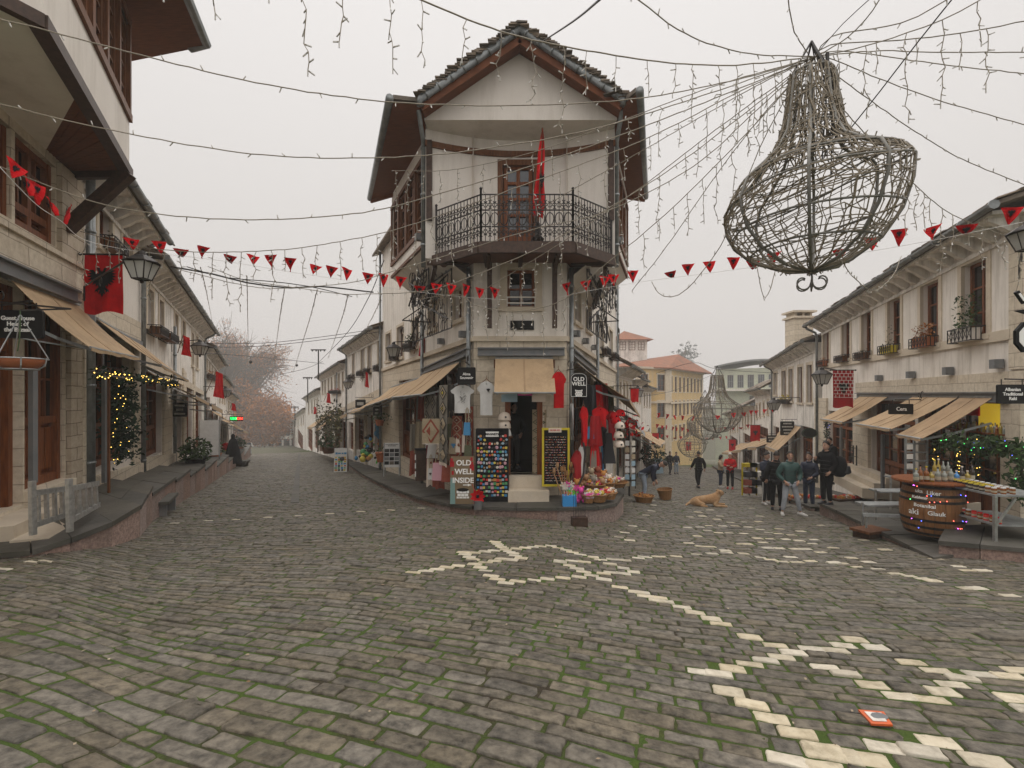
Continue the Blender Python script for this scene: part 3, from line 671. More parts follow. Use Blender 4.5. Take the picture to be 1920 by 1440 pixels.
for a in (o[0], o[1] - .12): pbox(mb, LN, a, a + .12, o[2], o[3], -.29, -.12)
pbox(mb, LN, o[0] + .12, o[1] - .12, 2.3, 2.42, -.29, -.13); pbox(mb, LN, o[0] + .12, o[1] - .12, 3.18, 3.3, -.29, -.13)
um = (o[0] + o[1]) / 2
for a, b in ((o[0] + .13, um - .01), (um + .01, o[1] - .13)):
    for c, d in ((a, a + .09), (b - .09, b)): pbox(mb, LN, c, d, o[2], 2.3, -.29, -.2)
    for c, d in ((o[2], o[2] + .2), (.95, 1.15), (2.2, 2.3)): pbox(mb, LN, a + .09, b - .09, c, d, -.29, -.205)
    pbox(mb, LN, a + .14, b - .14, o[2] + .26, .88, -.29, -.23)
dr = mb.build('door', 'wood', nh)
g = MB(); g.quad(LN.at(o[0] + .1, 1.1, -.285), LN.at(o[1] - .1, 1.1, -.285), LN.at(o[1] - .1, 3.2, -.285), LN.at(o[0] + .1, 3.2, -.285)); g.build('pane', 'glass', dr)
for w in ops[3:]: shopfront(LN, *w, nh, leaves=2, rows=3, panel=.25, trans=.02, o=-.16)
b = MB(); pbox(b, LN, uA, LN.u(147), 3.58, 4.02, 0, .1); pbox(b, LN, uA, LN.u(147), 4.02, 4.1, 0, .15); b.build('stone_band', 'lime', nh)
b = MB(); pbox(b, LN, uA, LN.u(128), 3.36, 3.53, 0, .14); pbox(b, LN, uA, LN.u(128), 3.33, 3.36, 0, .2); pbox(b, LN, uA, LN.u(128), 3.53, 3.56, 0, .2); b.build('steel_beam', 'steel', nh)
b = MB(); pbox(b, LN, LN.u(123), LN.u(150), -.6, 3.36, 0, .08); b.build('stone_pillar', 'lime_dark', nh)
b = MB(); pbox(b, LN, LN.u(106), LN.u(148), 4.1, 5.7, 0, .08); b.build('stone_pillar', 'lime_dark', nh)
b = MB(); pbox(b, LN, LN.u(46), LN.u(118), -.6, .15, 0, .2); b.build('plinth', 'lime', nh)
b = MB(); pbox(b, LN, uA, LN.u(-50), -.6, .15, 0, .2); b.build('plinth', 'lime', nh)
b = MB(); pbox(b, LN, LN.u(-60), LN.u(40), -.6, -.1, 0, .45); pbox(b, LN, LN.u(-70), LN.u(38), -.6, -.27, .45, .85); b.build('door_step', 'trim', nh)
# bay: outer face BF, rising from z 5.8
BF = Plane((-5.19, 5.31), (-7.103, 8.91), 1); Lb = math.hypot(7.103 - 5.19, 3.6); zb, ztp = 5.82, 8.75
cor = [(-5.19, 5.31), (-7.103, 8.91), (-8.3, 8.95), (-6.6, 4.6), (-5.5, 4.72)]
mb = MB(); facade(mb, BF, 0, Lb, zb, ztp, ztp, [(1.0, Lb - .05, 6.78, 8.45)], .12)
for i in range(1, 5):
    a, c = cor[i], cor[(i + 1) % 5]; mb.quad(V((*a, zb)), V((*c, zb)), V((*c, ztp)), V((*a, ztp)))
mb.build('bay', 'plaster_clean', nh)
mb = MB(); mb.prism([V((-5.19, 5.31, zb - .01)), V((-5.79, 6.44, zb - .01)), V((-8.0, 8.2, zb - .01)), V((-6.6, 4.6, zb - .01)), V((-5.5, 4.72, zb - .01))], (0, 0, -.05)); mb.build('bay_soffit', 'plaster_clean', nh)
mb = MB(); mb.prism([V((-5.79, 6.44, zb - .005)), V((-7.103, 8.91, zb - .005)), V((-8.3, 8.95, zb - .005)), V((-8.0, 8.2, zb - .005))], (0, 0, -.04))
for i in range(9):
    t = i / 8; a = V((-5.79, 6.44, zb - .05)).lerp(V((-7.103, 8.91, zb - .05)), t); c = V((-8.0, 8.2, zb - .05)).lerp(V((-8.3, 8.95, zb - .05)), t); mb.bar(a, c, .02, .012)
mb.build('timber_soffit', 'soffit', nh)
mb = MB(); pbox(mb, BF, -.02, Lb + .05, zb - .13, zb + .03, -.12, .05); mb.bar(V((-7.1, 8.88, zb - .08)), V((-8.3, 8.92, zb - .08)), .12, .16); mb.bar(V((-5.19, 5.31, zb - .05)), V((-5.5, 4.72, zb - .05)), .1, .15); mb.build('bay_beam', 'wood_dark', nh)
mb = MB(); mb.bar(V((-6.98, 8.75, zb - .12)), LN.at(LN.u(118), 4.62, .05), .17, .2); mb.build('strut', 'wood_dark', nh)
n = 4; wu = (Lb - .05 - 1.0) / n
for i in range(n): window(BF, 1.0 + wu * i + .04, 1.0 + wu * (i + 1) - .04, 6.84, 8.45, nh, cols=2, rows=4, o=-.1, m='wood_mid')
mb = MB(); pbox(mb, BF, .9, Lb, 6.7, 6.84, -.1, .05); pbox(mb, BF, .9, Lb, 8.45, 8.58, -.1, .04)
for i in range(n + 1): pbox(mb, BF, 1.0 + wu * i - .05, 1.0 + wu * i + .045, 6.84, 8.45, -.1, .035)
mb.build('window_frame', 'wood_mid', nh)
mb = MB(); mb.prism([V((-4.6, 4.9, 8.72)), V((-6.25, 9.75, 8.72)), V((-9, 10.4, 8.72)), V((-9, 4.0, 8.72)), V((-5.0, 4.0, 8.72))], (0, 0, .06)); mb.build('eave_soffit', 'soffit', nh)
mb = MB(); mb.prism([V((-4.55, 4.9, 8.79)), V((-6.2, 9.8, 8.79)), V((-9, 10.4, 9.9)), V((-9, 4.0, 9.9))], (0, 0, .08)); mb.build('roof', 'slate', nh)
mb = MB(); mb.tube([V((-4.5, 4.7, 8.76)), V((-6.2, 9.75, 8.76)), V((-6.6, 9.85, 8.76))], .085, 8); mb.build('gutter', 'zinc', nh)
pipe(LN, LN.u(153), -.3, 6.6, nh, o=.16)

# ---------------------------------------------------------------- left street, right row (downhill of the corner house)
GR = 'houses on the right side of the left street'
h, u0, u1, z0, z1 = house('white house with a coved cornice next below the corner house', CLW, 716, 651, ((716, 601), (651, 645)), .5, grp=GR,
    wins=[(709, 715, 637, 691), (690, 696, 647, 695), (677, 683, 654, 698), (661, 665, 662, 707)],
    shops=[(702, 713, 772, 850), (690, 700, 778, 848), (668, 684, 785, 848), (654, 664, 792, 845)], band=((715, 728, 746), (652, 758, 768), 'trim'))
pipe(CLW, CLW.u(652), -3.4, z1, h, neck=.5)
for a, c in ((714, 717), (685, 689), (665, 668)): b = MB(); strip(CLW, CLW.u(a), CLW.z(a, 875), CLW.z(a, 765), CLW.u(c), CLW.z(c, 875), CLW.z(c, 765), 0, .08, b); b.build('stone_pillar', 'lime', h)
h, u0, u1, z0, z1 = house('longer grey white house with red flags and climbing plants', CLW, 649, 601, ((655, 667), (601, 702)), .5, grp=GR,
    wins=autowin(CLW, (643, 636, 629, 622, 616, 610, 605), (690, 712), (728, 740), 649, 601, 1.3), shops=[(640, 648, 790, 845), (628, 637, 795, 845), (606, 622, 800, 845)], band=((649, 762, 770), (601, 780, 785), 'trim'))
pipe(CLW, CLW.u(634), -4, z0 - .2, h)
h, u0, u1, z0, z1 = house('small white house with a red flag before the hazy end of the row', CLW, 600, 573, ((601, 724), (575, 742)), .5, grp=GR,
    wins=autowin(CLW, (595, 590, 585, 579), (745, 756), (770, 778), 600, 573, .9), shops=[(590, 598, 800, 845), (577, 586, 803, 845)])
for k, (pa, pb, ya, yb, lab) in enumerate([(572, 556, 762, 776, 'pale house fading into fog beyond the red flagged house'), (555, 545, 783, 793, 'last pale house of the row almost lost in fog')]):
    house(lab, CLW, pa, pb, ((pa, ya), (pb, yb)), .5, grp=GR, wins=autowin(CLW, (pa - 3, pa - 7, pb + 3), (ya + 15, yb + 12), (ya + 32, yb + 27), pa, pb, .7), shops=[(pb + 2, pa - 4, 810, 842)])

# ---------------------------------------------------------------- right street, right row
GQ = 'houses on the right side of the right street'
h, u0, u1, z0, z1 = house('long cream house with six stone framed windows and iron window boxes on the right', RF, 1542, 1925, ((1655, 519), (1827, 409)), .6,
    wins=[(1543.5, 1555, 618, 682), (1579, 1594, 602, 673), (1616, 1634, 584, 668), (1665, 1689, 561, 659), (1727, 1761, 530, 648), (1804, 1851, 490, 632)],
    shops=[(1554, 1603, 772, 912), (1634, 1716, 752, 930), (1722, 1885, 748, 985)], depth=8, wallm='plaster', ww='wood', grp=GQ)
R1 = h; R1z = z0
b = MB(); zsb = RF.z(1700, 664)
strip(RF, RF.u(1900), RF.z(1900, 636), RF.z(1900, 616), RF.u(1542), RF.z(1542, 692), RF.z(1542, 684), 0, .06, b); b.build('sill_band', 'trim', h)
b = MB(); strip(RF, RF.u(1925), 1.68, 2.12, RF.u(1606), 1.74, 2.08, 0, .035, b); b.build('stone_band', 'lime', h)
b = MB()
for a, c, o in ((1.52, 1.68, .1), (1.49, 1.52, .17), (1.68, 1.71, .17)): pbox(b, RF, RF.u(1905), RF.u(1612), a, c, 0, o)
b.build('steel_beam', 'steel', h)
for a, c in ((1531, 1553), (1604, 1633), (1886, 1925)): b = MB(); pbox(b, RF, RF.u(c), RF.u(a), -3.2, 1.5, 0, .09); b.build('stone_pillar', 'lime', h)
b = MB(); pbox(b, RF, RF.u(1925), RF.u(1897), 2.15, R1z - .4, 0, .05)
b.build('stone_pillar', 'lime', h)
pipe(RF, RF.u(1538), -2.4, z1, h, o=.14, neck=.5)
b = MB(); b.quad(*[RF.at(RF.u(1925) - .01, z, o) for z, o in ((-3, -8), (-3, .1), (1.6, .1), (1.6, -8))]); b.build('end_wall', 'lime', h)
h2, u0, u1, z0, z1 = house('white house with a brick chimney and boarded windows beyond the long cream house', RF, 1530, 1447, ((1525, 628), (1442, 677)), .6, grp=GQ, rise=1.1,
    wins=[(1451, 1457, 700, 740), (1466, 1474, 695, 750), (1479, 1487, 692, 752), (1496, 1505, 688, 755), (1513, 1523, 684, 755)],
    shops=[(1450, 1461, 800, 905), (1465, 1478, 795, 905), (1484, 1494, 800, 910), (1500, 1524, 800, 920)], ww='wood_mid', depth=6)
pipe(RF, RF.u(1450), -3.5, z1, h2, neck=.5)
c = P(1498, 628, 26); mb = MB(); mb.box(c, (1.0, .9, 1.7)); mb.box(c + V((0, 0, .9)), (1.2, 1.1, .1)); 
for a in (-.4, 0, .4): mb.box(c + V((a, 0, 1.05)), (.12, .8, .2))
mb.box(c + V((0, 0, 1.2)), (1.25, 1.15, .1)); mb.build('chimney', 'lime', h2)
house('low white house with a wide slab roof', RF, 1445, 1416, ((1445, 725), (1407, 733)), .7, grp=GQ, wins=autowin(RF, (1440, 1432, 1425, 1419), (750, 760), (775, 785), 1445, 1416, 1.2), shops=[(1420, 1440, 800, 890)], rise=2.2)
house('white house with a broad dark slab roof farther down the right street', RF, 1414, 1388, ((1412, 755), (1380, 766)), .7, grp=GQ, wins=autowin(RF, (1409, 1403, 1398, 1393), (772, 780), (800, 805), 1414, 1388, 1.0), shops=[(1393, 1410, 815, 885)], rise=2.2)
house('farthest white house of the right street with narrow windows', RF, 1386, 1366, ((1386, 768), (1362, 775)), .6, grp=GQ, wins=autowin(RF, (1383, 1378, 1374, 1370), (785, 790), (808, 812), 1386, 1366, .8), shops=[(1369, 1383, 820, 878)], rise=2)

# right street, left row
GP = 'houses on the left side of the right street'
h, u0, u1, z0, z1 = house('white house with a dark slab roof just behind the corner house', CRW, 1158, 1186, ((1161, 672), (1192, 690)), .7, grp=GP, rise=2.2,
    wins=autowin(CRW, (1163, 1170, 1176, 1182), (715, 722), (752, 756), 1158, 1186, 1.4), shops=[(1160, 1170, 800, 880), (1173, 1184, 805, 878)])
h, u0, u1, z0, z1 = house('narrow white house with stepped slab eaves in the right street', CRW, 1187, 1203, ((1188, 705), (1207, 712)), .6, grp=GP, rise=1.8,
    wins=autowin(CRW, (1190, 1195, 1200), (725, 728), (752, 756), 1187, 1203, 1.0), shops=[(1189, 1201, 808, 876)])
h, u0, u1, z0, z1 = house('last narrow white house before the yellow building', CRW, 1204, 1222, ((1205, 722), (1225, 728)), .6, grp=GP, rise=1.5,
    wins=autowin(CRW, (1208, 1213, 1218), (736, 739), (762, 764), 1204, 1222, 1.0), shops=[(1207, 1219, 810, 872)])

# the yellow building closing the right street
def big_block(label, pa, pc, pb, zt, floors, roofz, name='building', wm='plaster_yel'):
    """corner building: left face pa-pc, right face pc-pb (plan points)"""
    r = thing(name, (pc[0], pc[1], G(*pc)), label, 'building')
    for (A, B, side, cols, ww, first) in floors:
        pl = Plane(A, B, side); L = math.hypot(B[0] - A[0], B[1] - A[1]); ops = []
        for (z0, z1) in first:
            for i in range(cols):
                u = L * (i + .5) / cols; ops.append((u - ww / 2, u + ww / 2, z0, z1))
        mb = MB(); facade(mb, pl, 0, L, G(*pc) - 3, zt, zt, ops, .2); mb.build('wall', wm, r)
        for o in ops: window(pl, *o, r, cols=2, rows=3, m='wood_mid', o=-.15); surround(pl, *o, r, w=.16)
        b = MB()
        for z in (zt - .25, first[0][0] - 1.55): pbox(b, pl, -.1, L + .1, z, z + .25, 0, .25)
        pbox(b, pl, 0, .9, G(*pc) - 2, zt - .25, 0, .08); pbox(b, pl, L - .9, L, G(*pc) - 2, zt - .25, 0, .08)
        b.build('cornice', 'trim', r)
    mb = MB(); o = 0.9
    ctr = V(((pa[0] + pb[0]) / 2 + 2, (pa[1] + pb[1]) / 2 + 4, roofz))
    e = [V((pa[0] - 1.5, pa[1] - .6, zt)), V((pc[0] - .3, pc[1] - 1.0, zt)), V((pb[0] + 1.0, pb[1] - 1.2, zt)), V((pb[0] - 4, pb[1] + 12, zt)), V((pa[0] - 8, pa[1] + 14, zt))]
    for i in range(5): mb.add([e[i], e[(i + 1) % 5], ctr, e[i] + V((0, 0, -.15)), e[(i + 1) % 5] + V((0, 0, -.15))], [[0, 1, 2], [0, 3, 4, 1]])
    mb.build('roof', 'rooftile', r)
    return r
pa, pc, pb = (14.9, 58.0), (20.3, 62.0), (30.8, 77.5)
zt = P(1255, 690, 62).z
zr = lambda y, d=62: P(1255, y, d).z
big_block('yellow three storey building with a red tiled roof at the end of the right street', pa, pc, pb, zt,
    [(pa, pc, 1, 2, 1.5, [(zr(733), zr(703)), (zr(782), zr(752)), (zr(830), zr(800))]), (pc, pb, 1, 9, .95, [(zr(735), zr(705)), (zr(782), zr(752)), (zr(828), zr(800))])], P(1215, 655, 64).z)
t = thing('building', P(1178, 700, 70), 'small square tower house with a pale red roof showing above the slab roofs', 'building')
mb = MB(); c = P(1178, 672, 70); mb.box((c.x, c.y, c.z), (4.3, 4.3, 5)); mb.build('wall', 'plaster_old', t)
pl = Plane((c.x - 2.15, c.y - 2.15), (c.x + 2.15, c.y - 2.15), 1)
for i in range(3): window(pl, .4 + i * 1.3, 1.3 + i * 1.3, c.z + 1.0, c.z + 2.2, t, o=-.03, m='wood_mid')
mb = MB(); e = [c + V((a * 2.9, b * 2.9, 2.45)) for a, b in ((-1, -1), (1, -1), (1, 1), (-1, 1))]; mb.add(e + [c + V((-.6, 0, 4.0))], [[0, 1, 4], [1, 2, 4], [2, 3, 4], [3, 0, 4], [3, 2, 1, 0]]); mb.build('roof', 'rooftile', t)
# the pale green glazed building far down
t = thing('building', P(1420, 880, 84), 'pale green modern building with a glazed gallery under a curved roof', 'building')
A, B = P(1342, 0, 88), P(1500, 0, 80); pl = Plane((A.x, A.y), (B.x, B.y), 1); L = (V((B.x, B.y)) - V((A.x, A.y))).length
zz = lambda y: P(1400, y, 84).z
ops = [(.3 + i * L / 8, L / 8 * (i + 1) - .3, zz(727), zz(702)) for i in range(8)] + [(L * .42 + i * 2.2, L * .42 + i * 2.2 + 1.9, zz(765), zz(742)) for i in range(4)] + [(L * .2 + i * 3, L * .2 + i * 3 + 2, zz(840), zz(800)) for i in range(3)]
mb = MB(); facade(mb, pl, 0, L, zz(900), zz(690), zz(690), ops, .3); shell(mb, pl, 0, L, zz(900), zz(690), zz(690), 10); mb.build('wall', 'plaster_green', t)
for o in ops: window(pl, *o, t, cols=3, rows=2, m='galv', o=-.2, glass='glass_sky')
b = MB(); pbox(b, pl, -.5, L + .5, zz(733), zz(729), 0, 1.2); b.build('balcony_slab', 'plaster_clean', t)
mb = MB()
for i in range(12):
    a0, a1 = i / 12, (i + 1) / 12; f = lambda a: zz(690) + 1.2 * math.sin(math.pi * min(1, a * 1.3 + .1) * .6)
    mb.hexa([pl.at(L * a0, f(a0), 1), pl.at(L * a1, f(a1), 1), pl.at(L * a1, f(a1), -10), pl.at(L * a0, f(a0), -10), pl.at(L * a0, f(a0) + .3, 1), pl.at(L * a1, f(a1) + .3, 1), pl.at(L * a1, f(a1) + .3, -10), pl.at(L * a0, f(a0) + .3, -10)])
mb.build('roof', 'zinc', t)
# the pale building closing the left street
t = thing('building', P(500, 850, 150), 'hazy cream building closing the far end of the left street', 'building')
A, B = P(430, 0, 154), P(575, 0, 146); pl = Plane((A.x, A.y), (B.x, B.y), 1); L = (V((B.x, B.y)) - V((A.x, A.y))).length; zz = lambda y: P(500, y, 150).z
ops = [(L * i / 10 + .35, L * (i + 1) / 10 - .35, zz(y + 14), zz(y)) for i in range(10) for y in (802, 822)]
mb = MB(); facade(mb, pl, 0, L, zz(900), zz(793), zz(793), ops, .2); shell(mb, pl, 0, L, zz(900), zz(793), zz(793), 8); mb.build('wall', 'plaster_old', t)
for o in ops: window(pl, *o, t, cols=2, rows=2, m='wood_mid', o=-.15)
eaves(pl, 0, L, zz(793), zz(793), t, rise=3, depth=8, corb=False, gut=False)
# ---------------------------------------------------------------- the corner house between the two streets
CH = thing('corner_house', (.2, 11.8, -.85), 'tall white corner house with steep gable and iron balcony standing between the two streets', 'house')
def wallseg(mb, pts, z0, z1):
    for a, b in zip(pts, pts[1:]): mb.quad(V((*a, z0)), V((*b, z0)), V((*b, z1)), V((*a, z1)))
CF = Plane((-.93, 11.7), (1.33, 11.7), 1)             # chamfered front
ZB = 3.0
# ground floor, limestone
mb = MB(); dop = (CF.u(947), CF.u(1017), -.3, 2.28)
facade(mb, CF, 0, 2.26, -1.4, ZB, ZB, [dop], .35)
lsh = [(CLW.u(880), CLW.u(803), -.55, 2.35), (CLW.u(792), CLW.u(748), -.75, 2.2)]
facade(mb, CLW, 0, CLW.u(717), -2.8, ZB, ZB - .25, lsh, .3)
rsh = [(CRW.u(1070), CRW.u(1108), -.5, 2.3), (CRW.u(1120), CRW.u(1150), -1.6, 1.6)]
facade(mb, CRW, 0, CRW.u(1155), -3.4, ZB, ZB - .3, rsh, .3)
mb.build('stone_wall', 'lime', CH)
shopfront(CLW, *lsh[0], CH, leaves=2); shopfront(CLW, *lsh[1], CH, leaves=2); shopfront(CRW, *rsh[0], CH, leaves=2); shopfront(CRW, *rsh[1], CH, leaves=2)
mb = MB()                                              # first floor plaster, above the stone band
facade(mb, CF, 0, 2.26, ZB, 5.0, 5.0, [(CF.u(951), CF.u(1003), 3.78, 4.72)], .25)
lw = [(CLW.u(a), CLW.u(b), CLW.z((a + b) / 2, d), CLW.z((a + b) / 2, c)) for a, b, c, d in [(867, 851, 541, 600), (818, 804, 572, 617), (784, 773, 600, 651), (756, 745, 612, 670), (733, 724, 625, 676)]]
facade(mb, CLW, 0, CLW.u(717), ZB - .25, 8.15, 8.15, lw, .3)
rw = [(CRW.u(a), CRW.u(b), CRW.z((a + b) / 2, d), CRW.z((a + b) / 2, c)) for a, b, c, d in [(1076, 1088, 545, 605), (1099, 1107, 575, 620), (1124, 1131, 605, 660), (1142, 1148, 620, 668)]]
facade(mb, CRW, 0, CRW.u(1155), ZB - .3, 8.15, 8.15, rw, .3)
bk0, bk1 = CLW.at(CLW.u(717), 0), CRW.at(CRW.u(1155), 0)
mb.quad(V((bk0.x, bk0.y, -3)), V((bk1.x, bk1.y, -3)), V((bk1.x, bk1.y, 8.15)), V((bk0.x, bk0.y, 8.15)))
mb.build('wall', 'plaster', CH)
for w in lw: window(CLW, *w, CH, rows=3, m='wood_mid'); surround(CLW, *w, CH, w=.1)
for w in rw: window(CRW, *w, CH, rows=3, m='wood_mid'); surround(CRW, *w, CH, w=.1)
fw = (CF.u(951), CF.u(1003), 3.78, 4.72); window(CF, *fw, CH, rows=2, m='wood'); surround(CF, *fw, CH, w=.17, o=.03)
b = MB(); pbox(b, CF, fw[0] - .02, fw[1] + .02, 4.0, 4.03, .03, .06); pbox(b, CF, fw[0] - .02, fw[1] + .02, 3.86, 3.89, .03, .06)
for u in (fw[0], (fw[0] + fw[1]) / 2, fw[1]): pbox(b, CF, u - .012, u + .012, 3.8, 4.03, .03, .055)
b.build('window_rail', 'plaster_clean', CH)
b = MB(); pbox(b, CF, -.04, 2.3, ZB - .05, ZB + .07, -.02, .07); strip(CLW, .06, ZB - .05, ZB + .07, CLW.u(717), ZB - .3, ZB - .18, -.02, .07, b); strip(CRW, .06, ZB - .05, ZB + .07, CRW.u(1155), ZB - .35, ZB - .23, -.02, .07, b); b.build('stone_band', 'trim', CH)
b = MB()
for a, c, o in ((2.62, 2.76, .09), (2.59, 2.62, .16), (2.76, 2.79, .16)):
    pbox(b, CF, .1, 2.2, a, c, .0, o)
    strip(CLW, .25, a, c, CLW.u(797), a - .3, c - .3, 0, o, b); strip(CRW, .25, a, c, CRW.u(1113), a - .3, c - .3, 0, o, b)
b.build('steel_beam', 'steel', CH)
b = MB(); pbox(b, CF, CF.u(926), CF.u(1040), 2.3, 2.5, 0, .05); b.build('lintel', 'wood_mid', CH)
b = MB(); pbox(b, CF, CF.u(957), CF.u(1001), 3.23, 3.45, 0, .04); pl_ = b.build('plaque', 'signblack', CH)
# doorway with a dark shop inside
b = MB(); x0, x1 = -.93 + dop[0], -.93 + dop[1]
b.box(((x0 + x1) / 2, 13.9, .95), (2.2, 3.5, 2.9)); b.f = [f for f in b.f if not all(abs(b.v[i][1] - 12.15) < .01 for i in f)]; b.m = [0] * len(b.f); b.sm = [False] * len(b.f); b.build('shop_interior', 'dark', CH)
b = MB()
for u in (dop[0], dop[1] - .13): pbox(b, CF, u, u + .13, -.3, 2.28, -.33, .03)
pbox(b, CF, dop[0] + .13, dop[1] - .13, 2.1, 2.28, -.33, .03); b.build('door_frame', 'wood', CH)
b = MB(); pbox(b, CF, CF.u(955), CF.u(1024), -1.2, -.3, -.3, .28); pbox(b, CF, CF.u(953), CF.u(1026), -1.2, -.58, .28, .62); b.build('entrance_step', 'trim', CH)
# overhanging top floor: two side bays and a concave front
UL = Plane((-2.06, 11.6), (-3.78, 15.1), -1); UR = Plane((2.45, 11.6), (3.62, 15.1), 1); LL, LR = UL.u(735), 3.69
LL = math.hypot(1.72, 3.5)
zb, zt = 5.32, 8.05
mb = MB(); wl = [(.12 + .93 * i, .12 + .93 * i + .86, 5.78, 7.42) for i in range(4)]; wr = [(.1 + .88 * i, .1 + .88 * i + .8, 5.78, 7.42) for i in range(4)]
facade(mb, UL, 0, LL, zb, zt, zt, wl, .12); facade(mb, UR, 0, LR, zb, zt, zt, wr, .12)
for pl, L, W0, hb in ((UL, LL, CLW, 4.45), (UR, LR, CRW, 4.45)):       # sloping plastered underside down to the wall
    a, c = pl.at(0, zb), pl.at(L, zb); a2, c2 = W0.at(max(.05, W0.u(960 + a.x / a.y * F) if False else 0.05), hb), W0.at(3.75, hb)
    mb.quad(a, c, c2, a2); mb.quad(pl.at(L, zb), pl.at(L, zt), W0.at(3.9, zt), W0.at(3.9, hb)); 
xs = [-2.06 + 4.51 * i / 28 for i in range(29)]; dx0, dx1 = -.36, .67
xs = sorted([x for x in xs if not (min(abs(x - dx0), abs(x - dx1)) < .06)] + [dx0, dx1])
yc = lambda X: 11.42 + .55 * (1 - ((X - .2) / 2.26) ** 2)
for a, c in zip(xs, xs[1:]):
    lo = 7.5 if dx0 - .01 <= a and c <= dx1 + .01 else 4.9
    mb.quad(V((a, yc(a), lo)), V((c, yc(c), lo)), V((c, yc(c), 8.05)), V((a, yc(a), 8.05)))
mb.build('upper_wall', 'plaster_clean', CH)
mb = MB(); gb = [V((-2.02, 11.06, 7.98)), V((2.42, 11.06, 7.98)), V((2.42, 11.06, 8.1)), (V((.17, 11.06, 9.5))), V((-2.02, 11.06, 8.1))]; mb.prism(gb, (0, 2.2, 0)); mb.build('gable', 'plaster_clean', CH)
for w in wl: window(UL, *w, CH, rows=4, m='wood_mid', o=-.1)
for w in wr: window(UR, *w, CH, rows=4, m='wood_mid', o=-.1)
for pl, W_, L in ((UL, wl, LL), (UR, wr, LR)):
    b = MB(); pbox(b, pl, .03, L, 7.42, 7.53, -.05, .05); pbox(b, pl, .03, L, 5.66, 5.78, -.05, .05); pbox(b, pl, 0, L, zb - .02, zb + .06, -.05, .04)
    us = [.06] + [(W_[i][1] + W_[i + 1][0]) / 2 for i in range(3)] + [W_[3][1] + .05]
    for u in us: pbox(b, pl, u - .045, u + .045, 5.78, 7.42, -.05, .045)
    b.build('window_frame', 'wood_mid', CH)
b = MB()
for a, c in zip(xs, xs[1:]):
    b.hexa([V((a, yc(a) + .02, 7.56)), V((c, yc(c) + .02, 7.56)), V((c, yc(c) - .06, 7.56)), V((a, yc(a) - .06, 7.56)), V((a, yc(a) + .02, 7.7)), V((c, yc(c) + .02, 7.7)), V((c, yc(c) - .06, 7.7)), V((a, yc(a) - .06, 7.7))])
b.build('timber_band', 'wood_mid', CH)
for x in (-1.97, 2.36):
    b = MB(); b.box((x, yc(x) - .02, 6.75), (.13, .12, 1.9)); b.build('timber_post', 'wood_dark', CH)
DP = Plane((dx0, yc(.15) + .02), (dx1, yc(.15) + .02), 1); L = dx1 - dx0
b = MB()
for u in (0, L - .13): pbox(b, DP, u, u + .13, 4.95, 7.5, -.2, .06)
pbox(b, DP, .13, L - .13, 7.36, 7.5, -.2, .06); pbox(b, DP, .13, L - .13, 4.95, 7.36, -.16, -.13)
b.build('balcony_door_frame', 'wood_mid', CH)
b = MB(); a0, a1 = .16, L - .16; nz = [5.75, 6.15, 6.55, 6.95, 7.33]
for u, w in ((a0, .09), (a1 - .09, .09), ((a0 + a1) / 2 - .045, .09)): pbox(b, DP, u, u + w, 4.97, 7.34, -.12, -.04)
for z in nz: pbox(b, DP, a0 + .09, a1 - .09, z - .035, z + .035, -.12, -.045)
pbox(b, DP, a0 + .09, a1 - .09, 4.97, 5.72, -.12, -.07)
dd = b.build('balcony_door', 'wood', CH); g = MB(); g.quad(DP.at(a0, 5.75, -.1), DP.at(a1, 5.75, -.1), DP.at(a1, 7.33, -.1), DP.at(a0, 7.33, -.1)); g.build('pane', 'glass_sky', dd)
